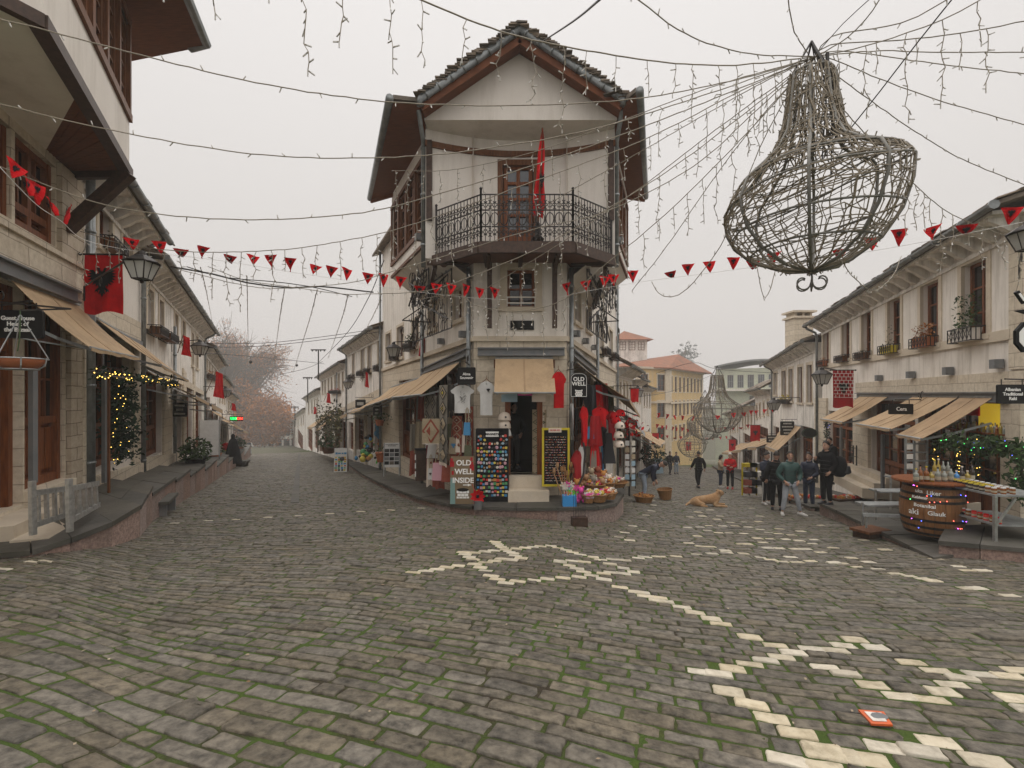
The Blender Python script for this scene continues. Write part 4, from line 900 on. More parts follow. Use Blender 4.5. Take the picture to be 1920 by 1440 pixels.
# roof
def roofside(sg, ex):
    A, B = V((.17, 10.62, 9.66)), V((.1, 17.5, 9.7)); Lf = V((ex[0][0], 10.62, 8.13)); Lc = V((*ex[1], 8.0)); Lb = V((*ex[2], 8.0)); Bk = V((*ex[3], 8.05))
    mb = MB(); up = V((0, 0, .09))
    mb.add([A, Lf, Lc, Lb, B, A + up, Lf + up, Lc + up, Lb + up, B + up], [[0, 1, 3, 4], [1, 2, 3], [5, 9, 8, 6], [6, 8, 7], [0, 5, 6, 1], [1, 6, 7, 2], [2, 7, 8, 3], [3, 8, 9, 4]])
    L2 = V((ex[4], 15.3, 8.02)); mb.add([B, L2, Bk, V((Bk.x * .1, 22.5, 9.6)), B + up, L2 + up, Bk + up, V((Bk.x * .1, 22.5, 9.7))], [[0, 1, 2, 3], [4, 7, 6, 5], [1, 5, 6, 2], [2, 6, 7, 3]])
    for i in range(80):                                # courses of stone plates along the rake
        t = (i + random.uniform(-.2, .2)) / 79; p = A.lerp(Lf, t) + V((sg * .0, random.uniform(.02, .12), .085 + random.uniform(0, .035)))
        for k in range(3):
            q = p + V((random.uniform(-.05, .05), k * .42, random.uniform(0, .03)))
            mb.box(q, (random.uniform(.14, .24), random.uniform(.4, .5), random.uniform(.016, .03)), random.uniform(-.12, .12))
    for i in range(40):                                # plates along the eave
        t = .1 + .9 * (i + random.uniform(-.3, .3)) / 39; p = Lc.lerp(Lb, t) + V((-sg * random.uniform(.2, .26), 0, .13))
        for k in range(2): mb.box(p + V((-sg * k * .3, 0, .03 + k * .08)), (.4, random.uniform(.2, .36), .02), random.uniform(-.2, .2) + (.4 if sg < 0 else -.32))
    mb.build('roof', 'slate', CH)
    s = MB(); w0, w1 = (UL, UR)[sg > 0].at(0, 7.93), (UL, UR)[sg > 0].at(3.7, 7.93)
    dz = V((0, 0, -.07)); s.quad(Lc + dz, Lb + dz, w1, w0); s.quad(Lf + dz, Lc + dz, w0, V((w0.x, w0.y, 8.06)))
    s.bar(Lb + V((0, 0, -.06)), w1 + V((0, .05, 0)), .06, .2)
    s.build('soffit', 'soffit', CH)
    g = MB(); off = V((sg * .06, -.05, -.0)); g.tube([Lc + off, Lb + off + V((0, .1, 0))], .085, 8); g.tube([A + V((0, -.06, .02)), Lf + V((0, -.06, .02)), Lf + V((0, -.05, -.12))], .085, 8)
    for i in range(8): p = A.lerp(Lf, (i + .5) / 8) + V((0, -.06, .02)); dr = (Lf - A).normalized() * .02; g.tube([p - dr, p + dr], .095, 8)
    g.build('gutter', 'zinc', CH, smooth=True)
    f = MB(); a, c = A + V((0, .02, -.13)), Lf + V((0, .02, -.11)); f.bar(a, c, .06, .2); f.bar(A + V((0, .22, -.12)), Lf + V((0, .22, -.1)), .4, .05); f.build('verge_board', 'soffit', CH)
roofside(-1, [(-2.02,), (-2.55, 10.3), (-4.55, 15.5), (-6.5, 22.3), -3.2]); roofside(1, [(2.45,), (2.6, 10.05), (4.25, 15.4), (5.2, 22.5), 2.9])
for X, Y, za, zb_ in ((-2.12, 11.48, 4.7, 8.0), (2.5, 11.48, 4.7, 8.0)):
    b = MB(); b.tube([V((X, Y, za)), V((X, Y, zb_ - .3)), V((X * .99, 10.75, zb_ + .05))], .055, 8)
    for z in (5.2, 6.4, 7.5): b.tube([V((X, Y, z)), V((X, Y, z + .05))], .07, 8)
    b.build('downpipe', 'zinc', CH, smooth=True)
pipe(CLW, CLW.u(887) + .05, -.85, 4.75, CH, o=.1); pipe(CRW, .1, -.82, 4.75, CH, o=.1); pipe(CLW, CLW.u(797), -1.2, 4.4, CH); pipe(CRW, CRW.u(1115), -1.5, 4.4, CH); pipe(CLW, CLW.u(717), -2.2, 8.1, CH); pipe(CRW, CRW.u(1154), -2.8, 8.1, CH)
for pl, sd in ((CLW, -1), (CRW, 1)):                   # diagonal timbers below the bays
    b = MB(); b.bar(pl.at(.25, 4.75, .9), pl.at(3.9, 4.45, .06), .1, .14); b.bar(pl.at(.1, 4.9, .1), pl.at(.25, 4.8, 1.1), .1, .12); b.build('timber_brace', 'wood_dark', CH)
# balcony
BP = [(-1.80, 11.42), (-.68, 10.48), (1.33, 10.48), (2.36, 11.42)]
mb = MB(); poly = [(-1.88, 11.45), (-.72, 10.4), (1.37, 10.4), (2.44, 11.45), (2.3, 12.1), (-1.75, 12.1)]
mb.prism([V((x, y, 4.86)) for x, y in poly], (0, 0, .08)); bal = mb.build('balcony_floor', 'wood_soffit', CH)
f = MB()
for a, c in zip(poly[:4], poly[1:4]): f.bar(V((*a, 4.84)), V((*c, 4.84)), .09, .24)
for x in (-.6, .2, 1.05): f.bar(V((x, 10.5, 4.8)), V((x, 11.7, 4.8)), .1, .12)
f.build('balcony_beam', 'wood_dark', CH)
def arc(c, ux, uz, r, a0, a1, n=9, shrink=0):
    return [V(c) + V(ux) * (r * (1 - shrink * i / n) * math.cos(a0 + (a1 - a0) * i / n)) + V(uz) * (r * (1 - shrink * i / n) * math.sin(a0 + (a1 - a0) * i / n)) for i in range(n + 1)]
UZ = V((0, 0, 1))
def railing(a, c, z0, z1):
    a, c = V((*a, 0)), V((*c, 0)); e = (c - a).normalized(); L = (c - a).length; m = MB()
    for z in (z0 + .03, z1, z0 + .36, z1 - .34): m.bar(a + UZ * z, c + UZ * z, .024)
    n = max(2, round(L / .2)); w = L / n
    for i in range(n + 1): m.bar(a + e * (i * w) + UZ * z0, a + e * (i * w) + UZ * z1, .02)
    for i in range(n):
        m0 = a + e * ((i + .5) * w); m.bar(m0 + UZ * z0, m0 + UZ * z1, .016)
        zc = (z0 + z1) / 2; m.tube([m0 + e * (.085 * math.cos(t)) + UZ * (zc + .14 * math.sin(t)) for t in [j * math.pi / 6 for j in range(13)]], .012, 4)
        for sg in (-1, 1):
            for zz, up in ((z0 + .19, 1), (z1 - .17, -1)):
                m.tube(arc(m0 + e * (sg * .045) + UZ * zz, e * sg, UZ * up, .055, -1.2, 4.2, 9, .6), .012, 4)
                m.tube(arc(m0 + e * (sg * .05) + UZ * (zz + up * .1), e * sg, UZ * -up, .05, -1.2, 3.6, 8, .5), .012, 4)
    for p in (a, c): m.bar(p + UZ * z0, p + UZ * (z1 + .1), .045); m.ball(p + UZ * (z1 + .13), .035, 6, 4)
    return m.build('railing', 'iron', CH)
for a, c in zip(BP, BP[1:]): railing(a, c, 4.96, 6.02)
for px in (918, 1040):
    b = MB(); x = (px - HX) / F * 11.35; b.box((x, 11.35, 4.0), (.11, .11, 1.55)); b.bar(V((x, 11.35, 4.5)), V((x, 10.7, 4.8)), .08, .1); b.build('balcony_post', 'wood_dark', CH)
def trellis(pl, u0, u1, z0, z1, o, n, sd):             # wrought iron scrollwork over the first floor windows
    m = MB(); rnd = random.Random(sd)
    for u in (u0, u1): m.bar(pl.at(u, z0, o), pl.at(u, z1, o), .03)
    m.bar(pl.at(u0, z1, o), pl.at(u1, z1, o), .03); m.bar(pl.at(u0, z0, o), pl.at(u1, z0, o), .025)
    m.tube([pl.at(u0 + (u1 - u0) * t, z0 + (z1 - z0) * (.15 + .8 * t), o + .1) for t in (0, .3, .6, 1)], .022, 5); m.tube([pl.at(u0 + (u1 - u0) * t, z1 - (z1 - z0) * (.1 + .85 * t * t), o + .1) for t in (0, .3, .6, 1)], .022, 5)
    for i in range(n):
        u, z, r = rnd.uniform(u0, u1), rnd.uniform(z0, z1), rnd.uniform(.08, .26); a0 = rnd.uniform(0, 6.28); s = rnd.choice((-1, 1))
        m.tube(arc(pl.at(u, z, o + rnd.uniform(0, .15)), pl.e, UZ * s, r, a0, a0 + rnd.uniform(3, 6.5), 12, rnd.uniform(.2, .7)), .011, 4)
    for i in range(int((u1 - u0) / .35)):
        u = u0 + .35 * i; m.bar(pl.at(u, z0, o), pl.at(u, z0 + rnd.uniform(.3, .9), o), .016)
    m.build('iron_trellis', 'iron', CH)
trellis(CLW, .35, 4.0, 3.3, 4.75, .45, 75, 1); trellis(CRW, .3, 4.0, 3.3, 4.75, .45, 70, 2)
trellis(CLW, 1.3, 3.0, 4.2, 4.95, .75, 26, 3); trellis(CRW, 1.2, 3.0, 4.2, 4.95, .75, 26, 4)
for pl, u, lab in ((CLW, 3.6, 'left'), (CRW, 3.4, 'right')):          # hanging scroll ends
    m = MB(); p = pl.at(u, 3.6, .9); m.bar(pl.at(u, 4.5, .1), p + UZ * .3, .03); m.bar(p + UZ * .3 - pl.n * .9, p + UZ * .3, .03)
    for s in (-1, 1):
        m.tube(arc(p + pl.e * s * .1, pl.e * s, UZ, .11, -1, 4.5, 12, .6), .012, 4); m.bar(p + pl.e * s * .1 - UZ * .12, p - UZ * .38, .016)
    m.build('iron_bracket', 'iron', CH)
# ---------------------------------------------------------------- awnings
def awning(pl, pa, pb, zb, zf, o, label, m='canvas', grp='tan canvas awnings over the shops', ob=.08, u=None, val=.16, sag=.05, arms=True):
    """pa, pb: near and far end on the facade; zb/zf: height of back and front edge (near, far); o: projection"""
    u0, u1 = u if u else (pl.u(pa), pl.u(pb))
    zb = zb if isinstance(zb, tuple) else (zb, zb); zf = zf if isinstance(zf, tuple) else (zf, zf)
    r = thing('awning', pl.at((u0 + u1) / 2, min(zf), 0), label, 'awning', grp)
    nu, no = 8, 6; mb = MB(); top = []
    for j in range(no + 1):
        t = j / no
        for i in range(nu + 1):
            s = i / nu; z = (zb[0] + (zb[1] - zb[0]) * s) * (1 - t) + (zf[0] + (zf[1] - zf[0]) * s) * t
            z -= sag * math.sin(math.pi * t) * (.6 + .4 * math.sin(math.pi * s)) + .012 * math.sin(s * 19 + t * 5) * t
            top.append(pl.at(u0 + (u1 - u0) * s, z, ob + (o - ob) * t))
    n1 = nu + 1; N_ = len(top); bot = [p - UZ * .012 for p in top]
    fs = []
    for j in range(no):
        for i in range(nu):
            a = j * n1 + i; fs += [[a, a + 1, a + n1 + 1, a + n1], [N_ + a, N_ + a + n1, N_ + a + n1 + 1, N_ + a + 1]]
    for i in range(nu): a = no * n1 + i; fs.append([a, a + 1, N_ + a + 1, N_ + a]); fs.append([i, N_ + i, N_ + i + 1, i + 1])
    for j in range(no):
        a = j * n1; fs.append([a, a + n1, N_ + a + n1, N_ + a]); a += nu; fs.append([a, N_ + a, N_ + a + n1, a + n1])
    mb.add(top + bot, fs)
    if val:
        fr = top[no * n1:]
        for p, q in zip(fr, fr[1:]): mb.hexa([p - UZ * val + pl.n * .012, q - UZ * val + pl.n * .012, q - UZ * val + pl.n * .024, p - UZ * val + pl.n * .024, p + pl.n * .012, q + pl.n * .012, q + pl.n * .024, p + pl.n * .024])
    mb.build('canopy', m, r, smooth=False)
    for s in ((1, 2) if u1 - u0 > 2.2 else (1,)):
        i = round(nu * s / (2 if u1 - u0 <= 2.2 else 3)); q = MB()
        for j in range(no): q.bar(top[j * n1 + i] + UZ * .004, top[(j + 1) * n1 + i] + UZ * .004, .035, .012)
        q.build('seam', 'canvas_dirty', r)
    f = MB(); f.tube([top[no * n1], top[-1]], .022, 6); f.tube([top[0], top[nu]], .035, 6)
    if arms:
        for i, s in ((0, .06), (nu, -.06)):
            a = top[i] - UZ * .55 + pl.e * s; b_ = top[no * n1 + i] - UZ * .03 + pl.e * s; el = a.lerp(b_, .5) + pl.e * s * 2 - UZ * .05
            f.bar(a, el, .03, .045); f.bar(el, b_, .03, .045)
    f.build('frame', 'galv', r)
    return r
awning(LN, 5, 136, 3.33, 2.36, 1.0, 'long tan awning over the guest house sign at the left edge', sag=.08, val=.05)
awning(LF, 172, 258, (3.2, 3.03), (2.28, 2.05), 1.15, 'tan awning below the large eagle flag, beyond the guest house awning', val=.05)
awning(LF, 268, 312, (2.35, 2.1), (1.62, 1.35), 1.25, 'short tan awning above the black cafe sign on the left', val=.1)
awning(LF, 316, 352, (1.9, 1.55), (1.3, .95), 1.3, 'tan awning past the black cafe sign on the left street')
awning(LF, 384, 409, (.9, .3), (-.0, -.75), 1.4, 'tan awning behind the white easel board, left street'); awning(LF, 411, 428, (-.1, -.6), (-.95, -1.7), 1.5, 'farthest tan awning on the left side, under the LED sign')
awning(CLW, 868, 801, (2.5, 2.35), (1.64, 1.55), 1.12, 'tan awning over the hanging rugs on the left flank of the corner house', val=0)
awning(CLW, 793, 738, (2.2, 1.95), (1.5, 1.15), 1.15, 'tan awning next to the rug shop awning, above the menu stand', val=0)
awning(CLW, 733, 702, (1.75, 1.4), (1.05, .75), 1.2, 'tan awning over the bright toy display in the left street', val=.05); awning(CLW, 700, 668, (1.25, .8), (.75, .2), 1.25, 'tan awning below the black hanging signs on the right of the left street')
awning(CLW, 645, 632, (.5, .2), (-.6, -1.0), 1.5, 'steep tan awning in front of the house with climbing plants'); awning(CLW, 624, 610, (.0, -.3), (-1.1, -1.5), 1.6, 'steepest small tan awning near the wooden planters')
awning(CF, 929, 1036, 2.54, 1.68, .85, 'tan awning over the entrance of the corner shop', val=0, sag=.02)
awning(CRW, 1075, 1118, (2.5, 2.1), (1.52, .95), 1.42, 'tan awning over the red clothes on the right flank of the corner house', val=.08)
awning(CRW, 1122, 1152, (1.55, .9), (.75, -.05), 1.3, 'pale grey awning beyond the red clothes', m='canvas_grey', grp=None)
awning(CRW, 1160, 1180, (.6, -.2), (-.7, -1.6), 1.5, 'tan awning of the first shop below the corner house, right street'); awning(CRW, 1184, 1202, (-.5, -1.2), (-1.6, -2.3), 1.8, 'tan awning of the second shop below the corner house, right street'); awning(CRW, 1204, 1214, (-1.6, -2.2), (-2.6, -3.2), 1.8, 'farthest tan awning on the left of the right street')
awning(RF, 1672, 1618, 1.6, .76, 1.3, 'tan awning behind the red brick patterned banner', val=.05); awning(RF, 1806, 1719, 1.6, .8, 1.42, 'tan awning over the steps, beside the ceramics sign', val=.05)
awning(RF, 1872, 1810, 1.6, .68, 1.32, 'water stained tan awning over the barrel bar', m='canvas_dirty', val=.05)
awning(RF, 1506, 1478, (.0, .0), (-1.3, -1.4), 1.2, 'steep tan awning beside the green oval sign'); awning(RF, 1474, 1452, (-.8, -1.1), (-1.55, -1.9), 1.6, 'pale tan awning between two black signs in the right street'); awning(RF, 1442, 1420, (-1.4, -1.9), (-2.3, -2.9), 1.8, 'tan awning above the woman in the red jacket'); awning(RF, 1412, 1392, (-2.4, -3), (-3.3, -4), 1.8, 'farthest tan awning on the right of the right street')

# ---------------------------------------------------------------- eagle emblem
_EG = [(0, .42), (.05, .46), (.07, .54), (.13, .56), (.22, .50), (.14, .49), (.13, .43), (.10, .36), (.16, .34), (.24, .40), (.30, .48), (.50, .46), (.36, .38), (.52, .34), (.37, .29), (.53, .22), (.37, .2), (.50, .1), (.35, .12), (.44, .0), (.29, .04), (.34, -.08), (.22, -.02), (.22, -.14), (.15, -.08), (.12, -.16), (.24, -.26), (.26, -.36), (.2, -.3), (.14, -.36), (.13, -.27), (.08, -.25), (.12, -.42), (.06, -.38), (.0, -.54)]
def eagle(mb, c, ux, uz, s, n):
    o = [(x, y) for x, y in _EG] + [(-x, y) for x, y in _EG[-2:0:-1]]
    mb.quad(*[V(c) + V(ux) * (x * s) + V(uz) * (y * s) for x, y in o]); return mb
def flag(c, ux, w, h, label, par_grp='red flags with black eagles', eag=.62, m='red', wob=.03, brick=False, rod=True, name='flag'):
    """hanging cloth: c is the middle of the top edge, facing -cross(ux,z)"""
    ux = V(ux).normalized(); n = ux.cross(UZ); r = thing(name, V(c) - UZ * h, label, 'flag', par_grp); mb = MB()
    nx, nz = 8, 10; f = lambda s, t: V(c) + ux * (w * (s - .5)) - UZ * (h * t * (1 + .03 * math.sin(s * 7))) + n * (wob * math.sin(s * 9 + t * 3) * t)
    A = [f(i / nx, j / nz) for j in range(nz + 1) for i in range(nx + 1)]; k = nx + 1
    fs = [[j * k + i, j * k + i + 1, (j + 1) * k + i + 1, (j + 1) * k + i] for j in range(nz) for i in range(nx)]
    B = [p - n * .006 for p in A]; q = len(A)
    mb.add(A + B, fs + [[q + a, q + d, q + c_, q + b] for a, b, c_, d in fs]); cl_ = mb.build('cloth', m, r)
    if eag:
        e = MB(); eagle(e, f(.5, .5) + n * (wob + .012), ux, UZ, min(w, h) * eag * 1.25, n)
        e.build('emblem', 'blackcloth', r)
    if brick:
        b = MB()
        for j in range(1, 9): b.bar(f(0, j / 11) + n * (wob + .01), f(1, j / 11) + n * (wob + .01), .012)
        for j in range(8):
            for i in range(5):
                s = (i + (j % 2) * .5) / 5
                if 0 < s < 1: b.bar(f(s, (j + .0) / 11 + .01) + n * (wob + .01), f(s, (j + 1) / 11) + n * (wob + .01), .01)
        b.build('brick_pattern', 'signtext', r)
    if rod:
        b = MB(); b.tube([V(c) - ux * (w * .62) , V(c) + ux * (w * .6)], .018, 6); b.ball(V(c) + ux * (w * .6), .03, 6, 4); b.ball(V(c) - ux * (w * .62), .03, 6, 4); b.build('rod', 'iron', r)
    return r
X1 = (1, 0, 0)
flag(P(194, 477, 9.0), (1, .05, 0), .68, 1.1, 'large red flag with black eagle hanging in front of the left white house', eag=.6)
flag(P(1581, 694, 16.2), X1, .7, 1.25, 'red banner with white brick lines and black eagle on the right', brick=True, eag=.42, m='red_dark')
def rag(c, d, w, h, label, eag=False, m='red'):       # small flag on a short slanting staff
    r = thing('small_flag', V(c), label, 'flag', 'small red flags on slanting staffs'); d = V(d).normalized(); b = MB(); b.tube([V(c), V(c) + d * h * 1.3], .014, 5); b.build('staff', 'wood_mid', r)
    b = MB(); side = V((d.y * .2 + .9, .35, 0)).normalized() * (1 if d.x >= 0 else -1); A = []
    for j in range(7):
        for i in range(5):
            s, t = i / 4, j / 6; A.append(V(c) + d * h * 1.25 * (1 - t * .25) - UZ * (h * t) + side * (w * s * (.55 + .45 * t)) - UZ * (w * .25 * s) + V((0, .04 * math.sin(s * 8 + t * 4), 0)))
    b.add(A, [[j * 5 + i, j * 5 + i + 1, j * 5 + i + 6, j * 5 + i + 5] for j in range(6) for i in range(4)]); b.build('cloth', m, r)
rag(P(333, 662, 16), (.3, 0, 1), .3, .5, 'red eagle flag beside the second lantern of the left street'); rag(P(386, 738, 22), (.45, 0, 1), .45, .9, 'large dark red pleated flag below the long white house'); rag(P(431, 768, 30), (.3, 0, 1), .3, .35, 'tiny red flag near the LED sign')
rag(P(776, 664, 15.5), (.35, 0, 1), .3, .5, 'red flag by the potted window left of the corner house'); rag(P(684, 724, 23), (.05, 0, 1), .18, .55, 'thin red flag on the house next below the corner house'); rag(P(607, 753, 32), (.4, 0, 1), .3, .5, 'red flag on the grey white house with flower boxes'); rag(P(585, 775, 42), (.3, 0, 1), .3, .5, 'red flag on the last clear house of the left street')
flag(P(1416, 797, 30), X1, .62, 1.0, 'red eagle flag hanging before the low slab roofed houses', eag=.4); flag(P(1373, 824, 42), X1, .6, 1.0, 'small red flag above the woman in the red jacket', eag=.4); flag(P(1229, 812, 40), X1, .55, .9, 'red flag hanging in front of the yellow building', eag=.4); flag(P(1291, 828, 52), X1, .6, .95, 'far red flag hanging by the third chandelier', eag=.4); flag(P(1190, 728, 19), X1, .32, .55, 'small red banner beside the lantern on the right flank', eag=0)
# the flag leaning on the balcony
r = thing('balcony_flag', P(1010, 455, 10.75), 'tall furled red flag on a wooden pole leaning at the balcony', 'flag')
b = MB(); p0, p1 = P(1008, 450, 10.75), P(1017, 240, 10.75); b.tube([p0, p1], .02, 6); b.build('staff', 'wood_mid', r)
b = MB(); A = []
for j in range(14):
    t = j / 13; w = .02 + .22 * math.sin(min(1, t * 1.25) * math.pi / 2) * (1 if t < .9 else .8)
    for i in range(6):
        s = i / 5; A.append(p1.lerp(P(1008, 405, 10.75), t) + V((w * (s - .45) * (1 + .2 * math.sin(t * 9)), .05 * math.sin(s * 11 + t * 3), -.05 * s)))
b.add(A, [[j * 6 + i, j * 6 + i + 1, j * 6 + i + 7, j * 6 + i + 6] for j in range(13) for i in range(5)]); b.build('cloth', 'red', r)
b = MB(); eagle(b, P(1016, 340, 10.6), V((.35, 0, -.05)), UZ, .34, None); b.build('emblem', 'blackcloth', r)
b = MB(); b.lathe([(.13, 0), (.15, .05), (.07, .12), (.05, .4), (.035, .42)], p0 - UZ * .02, 8); b.build('flag_foot', 'iron', r)

# ---------------------------------------------------------------- lanterns
def lantern(c, s, wall, label, up=False):
    """four sided street lantern of width s, its glass centre at c, on a bracket from the point wall"""
    c = V(c); r = thing('wall_lantern', c - UZ * s * .6, label, 'lantern', 'iron wall lanterns'); f = MB(); a, b_ = s * .5, s * .27; h = s * .78
    q = [(-1, -1), (1, -1), (1, 1), (-1, 1)]; T = [c + V((x * a, y * a, h / 2)) for x, y in q]; Bm = [c + V((x * b_, y * b_, -h / 2)) for x, y in q]
    for i in range(4): f.bar(T[i], Bm[i], s * .05); f.bar(T[i], T[(i + 1) % 4], s * .06); f.bar(Bm[i], Bm[(i + 1) % 4], s * .05); f.bar((T[i] + T[(i + 1) % 4]) / 2, (Bm[i] + Bm[(i + 1) % 4]) / 2, s * .022)
    f.lathe([(a * 1.5, h / 2), (a * 1.42, h / 2 + s * .04), (a * .7, h / 2 + s * .28), (a * .35, h / 2 + s * .36), (a * .3, h / 2 + s * .5), (.01, h / 2 + s * .55)], c, 8)
    f.ball(c - UZ * (h / 2 + s * .1), s * .1, 6, 4)
    w = V(wall); tp = c + UZ * (h / 2 + s * .55); wt = V((w.x, w.y, tp.z)); f.bar(tp, wt, s * .07); 
    d = (wt - tp); L = d.length; d.normalize()
    f.tube(arc(wt - d * L * .35 - UZ * s * .3, d, UZ, s * .3, -1, 4, 10, .5), s * .025, 5); f.bar(wt - UZ * s * .9, wt, s * .07); f.tube([tp, c + UZ * (h / 2 + s * .5)], s * .03, 5)
    f.build('bracket_frame', 'iron', r); g = MB(); k = .93
    for i in range(4): j = (i + 1) % 4; A = lambda p: c + (p - c) * k; g.quad(A(T[i]), A(T[j]), A(Bm[j]), A(Bm[i]))
    g.build('glass', 'lampglass', r); return r
M['lampglass'] = mat('milky_lamp_glass', (.42, .41, .38), rough=.3)
lantern(P(266, 508, 6.7), .30, P(158, 480, 8.9), 'large lantern in front of the eagle flag, left street'); lantern(P(375, 657, 17), .40, LF.pt(322, 640), 'lantern on the long white house, left street'); lantern(P(423, 738, 26), .42, LF.pt(381, 728), 'lantern near the tiny red flag, left street')
lantern(P(738, 661, 16.3), .38, CLW.pt(790, 650), 'lantern on the left flank of the corner house'); lantern(P(653, 722, 26), .42, CLW.pt(690, 705), 'lantern on the house next below the corner house, left street')
lantern(P(1541, 711, 15.2), .40, RF.pt(1590, 690), 'lantern beside the brick patterned banner'); lantern(P(1451, 762, 24), .46, RF.pt(1500, 748), 'lantern below the boarded windows, right street'); lantern(P(1196, 738, 20), .36, CRW.pt(1150, 725), 'lantern on the right flank of the corner house'); lantern(P(1928, 452, 6.6), .31, (9.3, 8.8, 4.2), 'lantern cut by the right edge of the picture')
# ---------------------------------------------------------------- floodlights
def flood(p, n, label, s=.13):
    n = V(n).normalized(); e = UZ.cross(n); p = V(p); r = thing('floodlight', p, label, 'floodlight', 'small grey floodlights on the walls'); b = MB()
    mt = Matrix((e, n, UZ)).transposed(); b.box(p + n * .06, (s * .6, .1, s * .7), mtx=mt); b.build('base', 'galv', r)
    b = MB(); b.box(p + n * .1 + e * s * .9, (s * 1.2, .16, s * 1.25), mtx=mt); b.build('lamp_head', 'steel', r)
for (px, py), w in (((1651, 709), 'nearest the banner'), ((1711, 703), 'second from the banner'), ((1781, 696), 'above the ceramics sign'), ((1872, 683), 'above the raki sign')): flood(RF.pt(px, py), RF.n, 'grey box floodlight on the long cream house, ' + w, .15)
for (px, py), w in (((830, 641), 'lower on the left flank'), ((871, 628), 'nearest the front on the left flank')): flood(CLW.pt(px, py), CLW.n, 'small floodlight on the corner house, ' + w)
for (px, py), w in (((1073, 625), 'nearest the front on the right flank'), ((1091, 639), 'second on the right flank'), ((1108, 651), 'third on the right flank')): flood(CRW.pt(px, py), CRW.n, 'small floodlight on the corner house, ' + w)
flood(UL.at(.5, 5.55), UL.n, 'small floodlight under the left top floor windows of the corner house'); flood(UR.at(.5, 5.55), UR.n, 'small floodlight under the right top floor windows of the corner house')
# ---------------------------------------------------------------- window boxes
def rbox(px0, px1, py, lab, **k): wbox(RF, RF.u(px1), RF.u(px0), RF.z((px0 + px1) / 2, py), label=lab, **k)
rbox(1804, 1851, 640, 'iron window box with a white pot and a bushy green plant', planter='plaster_clean', plant=('leaf', .75, 260, .045), h=.3); rbox(1727, 1762, 651, 'iron window box with a brown pot of reddish flowers', planter='terracotta', plant=('autumn', .35, 200, .04)); rbox(1665, 1690, 663, 'iron window box with a yellow pot', planter='yellow', plant=('olive', .6, 30, .04))
rbox(1616, 1636, 674, 'iron window box with a brown pot, left of the yellow one', planter='wood_mid', plant=('olive', .12, 40, .03)); rbox(1578, 1595, 679, 'iron window box on the second window from the drainpipe', planter='wood_mid', plant=('olive', .1, 30, .03)); rbox(1543, 1556, 687, 'iron window box next to the drainpipe', planter='terracotta', plant=('autumn', .12, 40, .03))
def lbox(pl, px0, px1, py, lab, **k): a, b = sorted((pl.u(px0), pl.u(px1))); wbox(pl, a, b, pl.z((px0 + px1) / 2, py), label=lab, **k)
lbox(LF, 274, 292, 629, 'wooden planter under the first paired window of the long house', planter='wood_mid', depth=.35); lbox(LF, 296, 313, 640, 'wooden planter under the second paired window of the long house', planter='wood_mid', depth=.35); lbox(LF, 184, 212, 474, 'window box behind the icicle lights on the left white house', planter='wood_mid', plant=('olive', .12, 40, .04))
lbox(CLW, 752, 742, 676, 'window box with trailing plants by the left flank lantern', plant=('leaf', .25, 90, .04)); lbox(CLW, 784, 768, 657, 'window box with green plants beside the red flag', plant=('leaf', .3, 140, .04))
for a, c, y, t in ((710, 716, 696, 'nearest'), (691, 697, 701, 'middle'), (677, 684, 705, 'third'), (660, 666, 711, 'farthest')): lbox(CLW, a, c, y, 'small iron window box on the house next below the corner house, ' + t, plant=('olive', .1, 20, .04))
lbox(CLW, 640, 622, 738, 'long flower box with red flowers on the grey white house', plant=('red', .2, 60, .05)); lbox(CRW, 1124, 1132, 667, 'window box on the right flank of the corner house, nearer', plant=('olive', .1, 30, .03)); lbox(CRW, 1141, 1149, 675, 'window box on the right flank of the corner house, farther', plant=('olive', .1, 30, .03))
lbox(LF, 383, 405, 712, 'long flower box under the windows of the small slab roofed house', plant=('autumn', .25, 90, .06)); lbox(RF, 1484, 1466, 757, 'balcony box with yellow flowers on the chimney house', plant=('yellow', .3, 60, .06))
# ---------------------------------------------------------------- overhead: fairy light strings, cables, bunting, chandeliers
def spline(pts, step=.12):
    p = [P(*q) if not isinstance(q, V) else q for q in pts]; p = [p[0] * 2 - p[1]] + p + [p[-1] * 2 - p[-2]]; out = []
    for i in range(1, len(p) - 2):
        a, b, c, d = p[i - 1:i + 3]; n = max(2, int((c - b).length / step))
        for k in range(n):
            t = k / n; out.append(.5 * ((2 * b) + (c - a) * t + (2 * a - 5 * b + 4 * c - d) * t * t + (3 * b - a - 3 * c + d) * t ** 3))
    return out + [p[-2]]
def along(pts, d0, d1): n = len(pts) - 1; return [(x, y, d0 + (d1 - d0) * i / n) for i, (x, y) in enumerate(pts)]
_bm = MB(); _bm.lathe([(.0035, 0), (.006, .006), (.006, .022)], n=5); _bm.mi = 1; _bm.lathe([(.0065, .022), (.0065, .05), (.003, .058)], n=5)
BULB = _bm.build('bulb', ['wire', 'bulb']); BULBME = BULB.data; bpy.data.objects.remove(BULB)
for v_ in BULBME.vertices: pass
def put_bulb(par, off, p, d):
    o = bpy.data.objects.new('bulb', BULBME); COL.objects.link(o); o.parent = par; o.location = p - off
    o.rotation_mode = 'QUATERNION'; o.rotation_quaternion = V((0, 0, 1)).rotation_difference(d)
